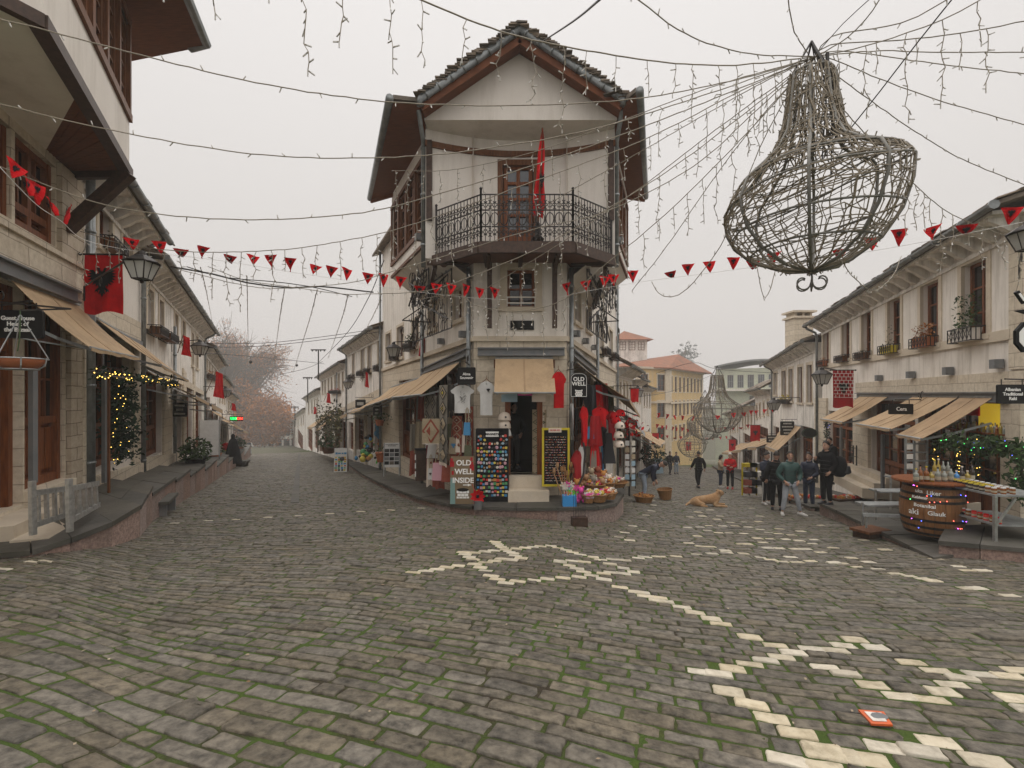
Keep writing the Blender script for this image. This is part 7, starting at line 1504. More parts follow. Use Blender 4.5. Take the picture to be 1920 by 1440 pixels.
bc = P(1747, 998, 9.0); r = thing('barrel_table', bc, 'big oak barrel with painted white words serving as a bar', 'barrel'); H = .95
prof = [(.40, 0), (.44, .12), (.475, .3), (.485, .47), (.475, .64), (.44, .82), (.40, .95)]
for i in range(20):                                     # staves
    b = MB(); a0, a1 = 2 * math.pi * i / 20 + .008, 2 * math.pi * (i + 1) / 20 - .008; vs = []
    for q, z in prof:
        for a in (a0, (a0 + a1) / 2, a1): vs.append(bc + V((q * math.cos(a), q * math.sin(a), z)))
        for a in (a1, a0): vs.append(bc + V(((q - .03) * math.cos(a), (q - .03) * math.sin(a), z)))
    fs = [[k * 5 + j, k * 5 + (j + 1) % 5, k * 5 + 5 + (j + 1) % 5, k * 5 + 5 + j] for k in range(6) for j in range(5)]; b.add(vs, fs + [[4, 3, 2, 1, 0], [30, 31, 32, 33, 34]]); b.build('stave', 'barrelwood', r)
for z in (.02, .14, .27, .62, .73, .87): 
    b = MB(); R_ = lambda z: float(np.interp(z, [p[1] for p in prof], [p[0] for p in prof])); b.lathe([(R_(z) + .001, z), (R_(z) + .008, z), (R_(z + .045) + .008, z + .045), (R_(z + .045) + .001, z + .045)], bc, 40); b.build('hoop', 'iron', r)
b = MB(); b.lathe([(.40, .95), (.62, .955), (.63, .975), (.62, 1.0), (.01, 1.0)], bc, 30, 1.0, .9); b.build('top', 'wood', r)
b = MB(); b.lathe([(.03, 0), (.03, .02)], bc + V((.12, -.475, .47)), 10, mtx=Matrix.Rotation(math.pi / 2, 3, 'X')); b.build('bung', 'signblack', r)
def curved(s, size, th0, z, rad):                       # lettering wrapped round the barrel
    o = text(s, size, r, 'signtext', (0, 0, 0), (1, 0, 0), (0, 0, 1), align='LEFT', ext=.0015, bold=.002)
    for v in o.data.vertices:
        x, y_, zz = v.co + r.location; a = th0 + x / rad; q = R_(z + zz) + .008 - y_; v.co = bc + V((q * math.cos(a), q * math.sin(a), z + zz)) - r.location
fr = -math.pi / 2 - .72 - .62
curved('Liker', .10, fr + .46, .80, .46); curved('uka', .085, fr + .08, .815, .46); curved('Kafshmir', .065, fr + .0, .70, .47); curved('Botanikal', .085, fr + .08, .56, .48); curved('aki', .15, fr - .1, .43, .48); curved('Glauk', .105, fr + .5, .44, .48)
EM = [('em_b', (.1, .15, 1)), ('em_g', (.1, 1, .2)), ('em_p', (.7, .15, 1)), ('em_r', (1, .15, .1))]
for k, c in EM: M[k] = mat(k, c, emit=(c, 2.5))
for i in range(44):
    a = random.uniform(-3.3, .1); z = random.choice((.15, .29, .64, .75, .9)) + .02 + .03 * math.sin(a * 3); q = R_(z) + .016; b = MB(); b.ball(bc + V((q * math.cos(a), q * math.sin(a), z)), .0085, 5, 4); b.build('fairy_bulb', random.choice([k for k, _ in EM]), r)
BL = [(1698, .24, 'gl_clear', 'clear bottle at the left end of the barrel top'), (1706, .3, 'gl_amber', 'amber bottle second from the left on the barrel'), (1717, .28, 'gl_amber', 'squat amber bottle with a pale label'), (1726, .2, 'gl_yellow', 'small golden bottle on the barrel'), (1738, .26, 'gl_clear', 'clear bottle with a cream label'), (1744, .34, 'gl_yellow', 'tall pale yellow bottle at the back'), (1751, .36, 'gl_yellow', 'second tall pale yellow bottle at the back'), (1750, .22, 'gl_clear', 'short clear bottle in front of the tall ones'), (1760, .34, 'gl_clear', 'tall clear bottle with a white cap'), (1762, .26, 'gl_clear', 'clear bottle with a blue and white label'), (1769, .33, 'gl_clear', 'tall clear bottle near the middle of the barrel'), (1772, .2, 'gl_blue', 'small blue bottle on the barrel'), (1782, .28, 'gl_dark', 'dark round bottle with a large cream label'), (1792, .2, 'gl_yellow', 'small yellow bottle near the right end'), (1801, .32, 'gl_dark', 'tall black bottle with a white label at the right end')]
for px, h, g, t in BL: back = h > .32; bottle(V(((px - HX) / F * (8.95 if not back else 9.25), 8.72 if not back else 9.15, bc.z + 1.002)), h, .042 if h < .3 else .036, g, random.choice(('iron', 'pale_p', 'yellow')), t)
# steel jar table
tc_ = [P(1803, 895, 8.6), P(1860, 925, 7.75), P(1935, 925, 7.9), P(1880, 893, 8.9)]
ft = V((7.98, 8.4, -.95)); r = thing('jar_table', V((8.3, 8.3, -.95)), 'grey metal two tier table full of small jars', 'table'); b = MB(); A, B_, C_, D = V((7.95, 8.85, -.02)), V((7.9, 7.85, -.02)), V((8.75, 7.75, -.02)), V((8.85, 8.8, -.02))
pz_ = -.93; b.prism([A, B_, C_, D], (0, 0, .03)); b.build('top', 'galv', r)
for p in (A, B_, C_, D): b = MB(); b.bar(V((p.x, p.y, pz_ + (.17 if p.y < 8 else 0))), p, .045); b.build('leg', 'alu', r)
b = MB(); b.prism([p - UZ * .48 for p in (A, B_, C_, D)], (0, 0, .025)); b.build('shelf', 'galv', r)
for p, q in ((B_, C_), (C_, B_)): b = MB(); b.bar(p - UZ * .48, p.lerp(q, .35) - UZ * .02, .03); b.build('brace', 'alu', r)
def jar(p, m, lid, label, h=.11):
    r = thing('jar', p, label, 'jar', 'jars on the metal table'); b = MB(); b.lathe([(.035, 0), (.038, .01), (.038, h * .78), (.03, h * .84)], p, 8); b.build('glass', m, r); b = MB(); b.lathe([(.034, h * .84), (.034, h)], p, 8); b.build('lid', lid, r); b = MB(); b.lathe([(.0385, h * .22), (.0385, h * .5)], p, 8); b.build('paper_label', 'paper', r)
k = 0
for j in range(3):
    for i in range(9):
        s, t = (i + .4) / 9.3, .08 + j * .16; p = A.lerp(B_, s).lerp(D.lerp(C_, s), t) + UZ * .031; m, lid, w = [('gl_dark', 'yellow', 'dark jar with a gold lid'), ('gl_dark', 'yellow', 'dark jar with a gold lid'), ('gl_amber', 'white', 'amber jar with a white lid')][j if i < 7 else 2]
        jar(p, m, lid, w + ', ' + ('front', 'middle', 'back')[j] + ' table row, number %s from the barrel' % ('one two three four five six seven eight nine'.split()[i]))
for i in range(9): jar(A.lerp(B_, (i + .5) / 9).lerp(D.lerp(C_, (i + .5) / 9), .12) - UZ * .454, 'gl_amber' if i % 2 else 'c0', 'red' if i > 3 else 'white', 'jar on the lower shelf of the metal table, number %s from the barrel' % ('one two three four five six seven eight nine'.split()[i]))
# racks, white metal benches, boards
r = thing('metal_rack', P(1720, 905, 10.6), 'tall grey metal ladder rack behind the barrel', 'rack'); b = MB(); 
for px in (1698, 1714, 1738): b.bar(P(px, 905, 10.7), P(px, 822, 10.7), .035)
b.build('upright', 'galv', r)
for y in (832, 848, 864, 880): b = MB(); b.bar(P(1698, y, 10.7), P(1738, y, 10.7), .03); b.build('rung', 'galv', r)
for y in (838, 856, 874): b = MB(); b.box(P(1706, y, 10.66), (.13, .02, .11)); b.build('plate', 'plaster_old', r)
r = thing('display_bench', P(1660, 960, 10.4), 'pale metal stepped display bench left of the barrel', 'bench')
for (x0, x1, y, d) in ((1668, 1700, 895, 10.8), (1640, 1700, 920, 10.2), (1614, 1702, 945, 9.6)):
    b = MB(); b.box((P(x0, y, d) + P(x1, y, d)) / 2, ((P(x1, y, d) - P(x0, y, d)).x, .35, .03)); b.build('shelf', 'galv', r)
for x, y0, y1, d in ((1617, 942, 985, 9.5), (1642, 918, 975, 10.1), (1670, 893, 955, 10.7), (1700, 893, 960, 10.4), (1624, 960, 990, 9.4)): b = MB(); b.bar(P(x, y0, d), P(x, y1, d), .03); b.build('leg', 'alu', r)
b = MB(); b.bar(P(1617, 965, 9.4), P(1702, 968, 9.2), .06); b.build('rail', 'galv', r)
r = thing('entry_steps', P(1650, 935, 12.2), 'pale stone entry steps under the ceramics awning', 'steps')
for k in range(3): b = MB(); a, c_ = RF.u(1690), RF.u(1610); pbox(b, RF, a + .1, c_, -1.5, -1.2 + .17 * k, .0, .95 - .3 * k); b.build('step', 'trim', r)
r = thing('wooden_crate', P(1645, 1000, 9.2), 'low brown plank step lying at the right kerb', 'step'); b = MB(); g = Gp(1632, 1008); b.box(g + V((0, 0, .16)), (.62, .42, .05), .32); b.build('plank', 'wood_mid', r); b = MB(); b.box(g + V((0, .02, .06)), (.5, .34, .14), .32); b.build('base', 'wood_dark', r)
b = MB(); b.box(P(1820, 975, 8.9), (.5, .04, .62), .3); tag(b.build('leaning_board', 'trim'), 'pale stone board leaning under the jar table', 'board')
# shelf of bottles and a glowing panel that paints warm light on the bar wall
r = thing('bottle_shelf', P(1800, 815, 10.9), 'bar shelf with warm wall light painted as a glowing yellow panel behind the right awning', 'shelf'); a, c_ = RF.u(1895), RF.u(1770); b = MB(); pbox(b, RF, a, c_, .82, .85, .02, .22); b.build('plank', 'wood', r); M['wall_glow'] = mat('warm_light_on_wall', (.6, .42, .03), emit=((1, .68, .04), .16)); b = MB(); pbox(b, RF, RF.u(1888), RF.u(1838), .9, 1.46, .0, .03); b.build('wall_glow_panel', 'wall_glow', r)
for i in range(34):
    u = a + (c_ - a) * (i + .3) / 34; b = MB(); p = RF.at(u, .851, .1 + random.uniform(-.03, .05)); h = random.uniform(.16, .24); b.lathe([(.028, 0), (.028, h * .6), (.01, h * .75), (.012, h)], p, 6); b.build('bottle', random.choice(('gl_clear', 'gl_clear', 'gl_amber', 'gl_yellow')), r)
b = MB(); pbox(b, RF, RF.u(1866), RF.u(1830), 1.2, 1.4, .25, .28); tag(b.build('red_flag_panel', 'red'), 'red cloth strip under the raki sign', 'cloth')
# garlands
def garland(path, rad, n, label, lightm, nl, m='fir', s=.06, group='fir garlands with fairy lights', cap=100):
    c = spline(path, .08); r = thing('fir_garland', c[len(c) // 2], label, 'garland', group); b = MB()
    for i in range(n): p = random.choice(c); leafq(b, p + V((random.gauss(0, rad), random.gauss(0, rad), random.gauss(0, rad))), s)
    b.build('needles', m, r); b = MB(); b.tube(c, .02, 5); b.build('stem', 'bark', r)
    for i in range(min(nl, cap)): p = random.choice(c); q = MB(); d = V((random.gauss(0, 1), -abs(random.gauss(0, 1)), random.gauss(0, 1))).normalized(); q.ball(p + d * rad * 1.5, .0085, 5, 4); q.build('fairy_bulb', random.choice(lightm), r)
garland([LF.pt(222, 715, .3), LF.pt(224, 780, .32), LF.pt(226, 850, .3)], .16, 1500, 'tall fir garland with warm lights beside the left drainpipe', ['fairy'], 60, s=.07); garland([LF.pt(172, 697, .7), LF.pt(230, 708, .9), LF.pt(290, 712, 1.0), LF.pt(330, 720, 1.0)], .05, 260, 'string of warm lights under the left awnings', ['fairy'], 70)
garland([P(1775, 830, 10.2), P(1830, 835, 9.6), P(1880, 838, 9.2), P(1930, 850, 8.9)], .09, 900, 'green garland with blue lights under the stained awning', ['em_b', 'em_g'], 24, 'leaf', .06); garland([P(1912, 840, 8.8), P(1916, 880, 8.8), P(1918, 930, 8.9)], .11, 500, 'green garland hanging down at the right edge', ['em_g'], 6, 'leaf', .06)
for px, t in ((1750, 'behind the left end of the bottles'), (1792, 'in the middle of the bar'), (1830, 'near the jar table')): garland([RF.pt(px, 815, .15), RF.pt(px + 2, 850, .15), RF.pt(px - 2, 895, .15)], .05, 200, 'thin hanging garland of orange lights ' + t, ['fairy'], 22)
garland([RF.pt(1550, 785, .25), RF.pt(1551, 830, .25), RF.pt(1554, 880, .25)], .06, 350, 'dark garland with cold lights beside the wooden door, right street', ['em_b', 'signtext'], 22)
r = thing('iron_grille', RF.pt(1600, 910, .2), 'black iron grille leaning beside the wooden doors on the right', 'grille'); b = MB(); 
for px in (1594, 1600, 1606): b.bar(RF.pt(px, 912, .25), RF.pt(px, 835, .25), .03)
for y in (840, 856, 872, 888, 905): b.bar(RF.pt(1592, y, .25), RF.pt(1607, y, .25), .025)
b.build('bar', 'iron', r)
# ---------------------------------------------------------------- left side objects
r = thing('stepladder', P(120, 985, 6.4), 'aluminium stepladder lying on its side on the left pavement', 'ladder')
def ladder_frame(a0, a1, b0, b1, n, nm):
    a0, a1, b0, b1 = V(a0), V(a1), V(b0), V(b1); b = MB(); b.bar(a0, a1, .035, .07); b.bar(b0, b1, .035, .07); b.build('rail', 'alu', r)
    for i in range(n): t = (i + .5) / n; b = MB(); b.bar(a0.lerp(a1, t), b0.lerp(b1, t), .03, .045); b.build(nm, 'alu', r)
ladder_frame(P(62, 925, 6.05), P(180, 908, 7.9), P(64, 985, 6.05), P(182, 945, 7.9), 9, 'rung'); ladder_frame(P(128, 917, 6.2), P(184, 906, 7.6), P(130, 978, 6.2), P(186, 946, 7.6), 5, 'rung')
for px, y0, y1, d in ((60, 902, 1003, 6.0), (129, 898, 997, 6.15)): b = MB(); b.bar(P(px, y0, d), P(px + 2, y1, d), .06, .05); b.build('foot_rail', 'alu', r)
r = thing('hanging_basket', P(38, 690, 5.5), 'terracotta bowl hanging on chains before the guest house sign', 'hanging basket'); c = P(38, 676, 5.5); b = MB(); b.lathe([(.15, -.085), (.2, -.03), (.225, .02), (.21, .02), (.18, -.03)], c, 18, 1, 1); b.build('bowl', 'terracotta', r, smooth=True); b = MB()
for k in range(6): a = k * 1.047 + .3; d = V((math.cos(a), math.sin(a), 0)); b.tube([c + d * .245 + UZ * .03, c + d * .23 - UZ * .06, c + d * .16 - UZ * .1], .008, 5)
b.tube([c + V((.24 * math.cos(t), .24 * math.sin(t), .02)) for t in [i * math.pi / 10 for i in range(21)]], .008, 5); b.tube([c + V((.16 * math.cos(t), .16 * math.sin(t), -.1)) for t in [i * math.pi / 10 for i in range(21)]], .008, 5); b.build('wire_cradle', 'galv', r); b = MB(); top = P(38, 590, 5.5)
for k in range(3): a = k * 2.09 + .5; b.tube([top, c + V((.24 * math.cos(a), .24 * math.sin(a), .03))], .006, 4)
b.build('chain', 'galv', r); b = MB(); b.tube([top + UZ * .05, top - UZ * .12, top + V((-.01, 0, -.3)), top + V((-.03, 0, -.42))], .007, 5); b.build('green_cord', 'leaf', r); b = MB(); b.tube([top + UZ * .05, top + V((.3, .3, .12)), LN.pt(-60, 560)], .012, 5); b.build('hook', 'iron', r)
def posts(pl, px, py0, py1, o, label, m='steel', w=.07): b = MB(); b.bar(pl.pt(px, py1, o), pl.pt(px, py0, o), w); tag(b.build('awning_post', m), label, 'post', 'awning support posts')
posts(LN, 62, 690, 905, .5, 'grey awning post in front of the guest house window'); posts(LF, 196, 690, 905, .25, 'grey post between the left shop windows'); posts(LF, 204, 690, 945, .5, 'thin brown post reaching down to the left pavement', 'wood_mid', .035); posts(RF, 1655, 815, 920, .9, 'grey awning post beside the ceramics sign'); posts(RF, 1577, 800, 905, .5, 'grey awning post before the wooden doors on the right')
b = MB(); b.tube([P(-20, 622, 6.3), P(70, 640, 6.9), P(200, 660, 8.2)], .012, 6); tag(b.build('awning_rod', 'galv'), 'thin grey rod along the front of the guest house awning', 'rod')
def plant_pot(p, rad, h, m, fm, n, fh, s, label, pot='terracotta'):
    p = V(p); r = thing('potted_plant', p, label, 'potted plant', 'potted plants along the streets'); b = MB(); b.lathe([(rad * .7, 0), (rad, h), (rad * 1.08, h), (rad * 1.08, h + .04), (rad * .9, h + .04)], p, 12); b.build('pot', m, r); b = MB()
    for i in range(n): a = random.uniform(0, 6.28); q = rad * 1.5 * random.random() ** .5; leafq(b, p + V((q * math.cos(a), q * math.sin(a), h + fh * random.random() * (1 - .4 * (q / rad / 1.5) ** 2))), s)
    b.build('foliage', fm, r)
plant_pot(P(366, 880, 17.5), .34, .35, 'blackcloth', 'leaf', 420, .85, .09, 'round green shrub in a dark pot on the left terrace'); plant_pot(P(715, 866, 17), .2, .3, 'terracotta', 'leaf', 30, .2, .06, 'terracotta pot with little foliage by the photo easel'); plant_pot(P(403, 862, 25), .3, .3, 'terracotta', 'leaf', 200, .9, .1, 'bushy plant past the blank easel on the left'); plant_pot(P(447, 850, 40), .4, .5, 'terracotta', 'leaf', 240, 1.0, .12, 'potted bush by the yellow sandwich board'); plant_pot(P(1224, 880, 32), .6, .4, 'wood_dark', 'fir', 320, 1.5, .14, 'dark green bush beside the bending person'); plant_pot(P(616, 850, 29), .4, .35, 'wood_mid', 'leaf', 200, .8, .12, 'green shrub in the wooden planter of the left street')
r = thing('hanging_plant', CLW.pt(712, 790, .7), 'hanging green plant in a terracotta pot under the left street awning', 'hanging plant'); c = CLW.pt(712, 792, .8); b = MB(); b.lathe([(.12, -.12), (.18, .1), (.16, .1)], c, 10); b.build('pot', 'terracotta', r); b = MB()
for i in range(120): leafq(b, c + V((random.gauss(0, .17), random.gauss(0, .15), .2 + random.gauss(0, .12))), .06)
b.build('foliage', 'leaf', r); b = MB(); b.tube([c + UZ * .1, c + UZ * .7], .008, 4); b.build('chain', 'iron', r)
r = thing('climbing_plant', CLW.pt(610, 830, .5), 'olive climbing plant over a pergola in front of the grey white house', 'climbing plant'); b = MB()
for i in range(900): leafq(b, CLW.pt(random.uniform(592, 640), random.gauss(795, 16), random.uniform(.3, 1.8)), .13)
b.build('foliage', 'olive', r); b = MB()
for px in (596, 612, 630): b.bar(CLW.pt(px, 848, 1.2), CLW.pt(px, 790, 1.2), .08)
b.build('stem', 'bark', r)
r = thing('wooden_planter', CLW.pt(625, 850, 1.5), 'long wooden planter bench with an orange top board in the left street', 'planter'); b = MB(); b.bar(CLW.pt(630, 842, 1.0), CLW.pt(604, 840, 1.0), .4, .45); b.build('box', 'wood_mid', r); b = MB(); b.bar(CLW.pt(630, 833, 1.0), CLW.pt(604, 832, 1.0), .5, .06); b.build('top_board', 'terracotta', r)
r = thing('street_bench', Gp(347, 953), 'small dark stone bench on the cobbles below the left terrace', 'bench'); g = V((-7.95, 10.9, G(-7.95, 10.9))); b = MB(); b.box(g + UZ * .34, (.45, 1.1, .07), .45); b.build('seat', 'stone_slab', r)
for s in (-1, 1): b = MB(); b.box(g + V((s * .17 * -1, s * .38, .15)), (.36, .08, .32), .45); b.build('leg', 'steel', r)
r = thing('black_mannequin', P(437, 868, 29), 'black coat on a stand far down the left street', 'coat stand'); c = P(437, 868, 29); b = MB(); b.lathe([(.5, 0), (.42, .5), (.3, 1.0), (.22, 1.35), (.1, 1.5), (.11, 1.65), (.05, 1.75)], c, 10); b.build('coat', 'blackcloth', r); b = MB(); b.ball(c + V((-.45, 0, 1.0)), .25, 8, 5); b.build('red_bag', 'red', r)
r = thing('stone_bench', P(448, 872, 31), 'low dark bench with a purple cloth at the left kerb', 'bench'); g = P(448, 872, 31); b = MB(); b.box(g + UZ * .25, (1.2, .5, .1)); b.build('seat', 'stone_slab', r); b = MB(); b.box(g + UZ * .08, (1.0, .4, .3)); b.build('base', 'iron', r); b = MB(); b.ball(g + V((-.6, -.2, .3)), .2, 7, 5); b.build('purple_cloth', 'pink', r)
# orange marker plate set in the cobbles
r = thing('marker_plate', Gp(1640, 1352), 'square orange plate with a grey blob set among the cobbles', 'plate'); q = [Gp(*p) for p in ((1609, 1337), (1657, 1341), (1674, 1366), (1634, 1364))]; b = MB(); b.prism([p + UZ * .012 for p in q], (0, 0, .012));
M['orange_m'] = mat('orange_enamel', (.62, .12, .03), (.5, .1, .03), 9, .5); b.build('plate', 'orange_m', r); ce = sum(q, V()) / 4; b = MB(); b.prism([ce + (p - ce) * .66 + UZ * .0255 for p in q], (0, 0, .003)); b.build('pale_field', 'plaster_old', r); b = MB(); b.prism([ce + V((.05 * math.cos(t) + .02, .035 * math.sin(t), .0295)) for t in [i * .7 for i in range(9)]], (0, 0, .002)); b.build('grey_blob', 'steel', r)
# ---------------------------------------------------------------- goods of the far right street
for px, py, m, t in ((1405, 878, 'yellow', 'yellow metal rack of goods beside the group'), (1418, 880, 'alu', 'grey crate display beside the group')):
    r = thing('goods_rack', Gp(px, 935), t, 'rack'); c = P(px, 905, 19); b = MB()
    for s in (-1, 1): b.bar(c + V((s * .28, 0, -.5)), c + V((s * .28, 0, .75)), .05)
    b.bar(c + V((-.28, 0, .7)), c + V((.28, 0, .7)), .15); b.build('frame', m, r)
    for k in range(3): b = MB(); b.box(c + V((0, 0, -.3 + k * .32)), (.5, .3, .2)); b.build('box', random.choice(('plaster_old', 'c6', 'alu', 'rug_r')), r)
r = thing('produce_stall', P(1507, 950, 16), 'stall with orange souvenirs behind the group of men', 'stall'); c = RF.pt(1507, 935, 2.0); b = MB(); b.box(c, (1.2, .5, .06)); b.build('counter', 'wood_mid', r)
for s in (-1, 1): b = MB(); b.bar(c + V((s * .5, 0, 0)), c + V((s * .5, 0, -.75)), .05); b.build('leg', 'iron', r)
for i in range(22): b = MB(); b.ball(c + V((random.uniform(-.5, .5), random.uniform(-.2, .2), .09)), .06, 6, 4); b.build('souvenir', random.choice(('c5', 'terracotta', 'c0', 'pale_p')), r)
r = thing('goods_table', RF.pt(1590, 925, 1.2), 'low table of reddish small goods by the wooden doors', 'table'); c = RF.pt(1585, 935, 1.2); b = MB(); b.box(c, (1.0, .4, .06), .3); b.build('top', 'wood_dark', r)
for i in range(24): b = MB(); b.box(c + V((random.uniform(-.45, .45), random.uniform(-.15, .15), .07)), (.07, .07, .08)); b.build('goods', random.choice(('c0', 'c5', 'c3', 'c9')), r)
for px, py, pl, t in ((1236, 872, CRW, 'photo board outside a left shop of the right street'),): easel(P(px, 893, 35), .3, .8, 1.3, t, 'c7', name='photo_easel', leg=.2)
# ---------------------------------------------------------------- trees
def tree(base, h, crown, label, fm, n, s, bend=(0, 0), nbr=9, name='tree', thin=1.0):
    """crown: list of (offset, radius xyz) lobes filled with leaves round real branches"""
    base = V(base); r = thing(name, base, label, 'tree'); b = MB(); top = base + V((bend[0], bend[1], h * .55)); b.tube([base - UZ * .5, base + V((bend[0] * .3, bend[1] * .3, h * .3)), top], [h * .035, h * .026, h * .018], 8); b.build('trunk', 'bark', r)
    br = MB(); f = MB()
    for (o, q) in crown:
        c = base + V(o)
        for k in range(nbr):
            e = c + V((random.gauss(0, .45) * q[0], random.gauss(0, .45) * q[1], random.gauss(0, .45) * q[2])); m = top.lerp(e, .5) + V((random.gauss(0, .06), 0, .05)) * h; st = base.lerp(top, random.uniform(.55, 1)); br.tube([st, m, e], [h * .006, h * .0032, h * .0014], 5)
            for z in range(4): e2 = e + V((random.gauss(0, .3) * q[0], random.gauss(0, .3) * q[1], random.gauss(0, .3) * q[2])); br.tube([m.lerp(e, .6), (m + e2) / 2 + V((0, 0, .2)), e2], [h * .002, h * .0015, h * .0008], 4)
        ncl = int(n / 26)
        for k in range(ncl):
            a = V((random.gauss(0, 1), random.gauss(0, 1), random.gauss(0, 1))).normalized() * random.random() ** .4; cc = c + V((a.x * q[0], a.y * q[1], a.z * q[2])); cs = random.uniform(.25, .6) * h * .06
            for z in range(26): leafq(f, cc + V((random.gauss(0, cs), random.gauss(0, cs), random.gauss(0, cs * .7))), s)
    br.build('branch', 'bark', r); f.build('crown', fm, r); return r
b0 = Gp(455, 858); d0 = 62
def TP(px, py, d): return P(px, py, d)
TD = 125.0; tb = P(450, 866, TD)
def toff(px, py, d=TD): return tuple(P(px, py, d) - tb)
k_ = TD / 46
tree(tb, 36, [(toff(480, 770), (8.6, 6, 5.6)), (toff(515, 785), (4.2, 5, 4.6)), (toff(460, 800), (6, 5, 5)), (toff(500, 812), (4.4, 4, 2.6)), (toff(440, 745), (5, 4, 5))], 'large tree with brown autumn leaves at the end of the left street', 'autumn', 4200, .40, nbr=8)
tb = P(452, 866, 138); toff = lambda px, py: tuple(P(px, py, 138) - tb)
tree(tb, 42, [(toff(470, 690), (9.5, 6, 6.4)), (toff(500, 700), (6.4, 5, 6)), (toff(430, 655), (6, 5, 5.6)), (toff(508, 668), (5, 5, 4))], 'taller thin tree with sparse brown leaves behind the autumn tree', 'autumn', 1500, .26, nbr=34)
tb = P(405, 866, 120); toff = lambda px, py: tuple(P(px, py, 120) - tb)
tree(tb, 36, [(toff(412, 645), (5.6, 5, 6)), (toff(436, 675), (5, 5, 5))], 'nearly bare tree rising above the left row of houses', 'autumn', 620, .24, nbr=34)
cb = P(1262, 705, 165)
CS = 1.5; cb.z -= 5
r = thing('cedar_tree', cb, 'dark flat topped cedar above the yellow building half lost in mist', 'tree'); b = MB(); b.tube([cb - UZ * 12, cb + UZ * 6, cb + V((4.5, 0, 14))], [1.2, .9, .3], 8); b.build('trunk', 'bark', r); f = MB()
for i in range(210):
    s = random.uniform(-1, 1); x = s * 5.6; zt_ = 6.6 - 2.6 * s * s - (.9 if s < 0 else 0) * abs(s); z = zt_ - random.random() ** 1.6 * (4.2 if random.random() < .5 else 1.6); c = cb + V((x * CS, random.uniform(-3, 3), z * CS))
    for k in range(34): leafq(f, c + V((random.gauss(0, .65), random.gauss(0, .7), random.gauss(0, .4) - abs(random.gauss(0, .7)))), .33)
for i in range(40):
    a = random.uniform(0, 6.28); c = cb + V((5.1 + random.gauss(0, 1.9), random.gauss(0, .8), 12.3 + random.gauss(0, 1.3)))
    for k in range(26): leafq(f, c + V((random.gauss(0, .4), random.gauss(0, .3), random.gauss(0, .24))), .3)
f.build('crown', 'fir', r)
# hill lost in fog behind the right street
b = MB(); hx = [(-40, 185, -28), (10, 184, -16), (45, 182, -6), (80, 182, -2), (110, 184, 2), (140, 186, 3), (165, 188, 1)]
for p, q in zip(hx, hx[1:]): b.quad(V((p[0], p[1], p[2])), V((q[0], q[1], q[2])), V((q[0] * .9, q[1] - 30, -25)), V((p[0] * .9, p[1] - 30, -25)))
struct(b.build('hill', 'ground'))
# ---------------------------------------------------------------- people
def skinmesh(vs, es, rs, sub=1, root=0):
    me = bpy.data.meshes.new('skin'); me.from_pydata([tuple(v) for v in vs], es, []); o = bpy.data.objects.new('skin', me); COL.objects.link(o)
    sk = o.modifiers.new('s', 'SKIN'); sk.use_smooth_shade = True
    if not me.skin_vertices: me.skin_vertices.new()
    for i, q in enumerate(rs): d = me.skin_vertices[0].data[i]; d.radius = q if isinstance(q, tuple) else (q, q); d.use_root = (i == root)
    sb = o.modifiers.new('b', 'SUBSURF'); sb.levels = sub; sb.render_levels = sub
    dg = bpy.context.evaluated_depsgraph_get(); dg.update(); m2 = bpy.data.meshes.new_from_object(o.evaluated_get(dg)); bpy.data.objects.remove(o)
    m = MB(); m.smooth = True; m.add([v.co.copy() for v in m2.vertices], [list(p.vertices) for p in m2.polygons]); bpy.data.meshes.remove(m2); return m
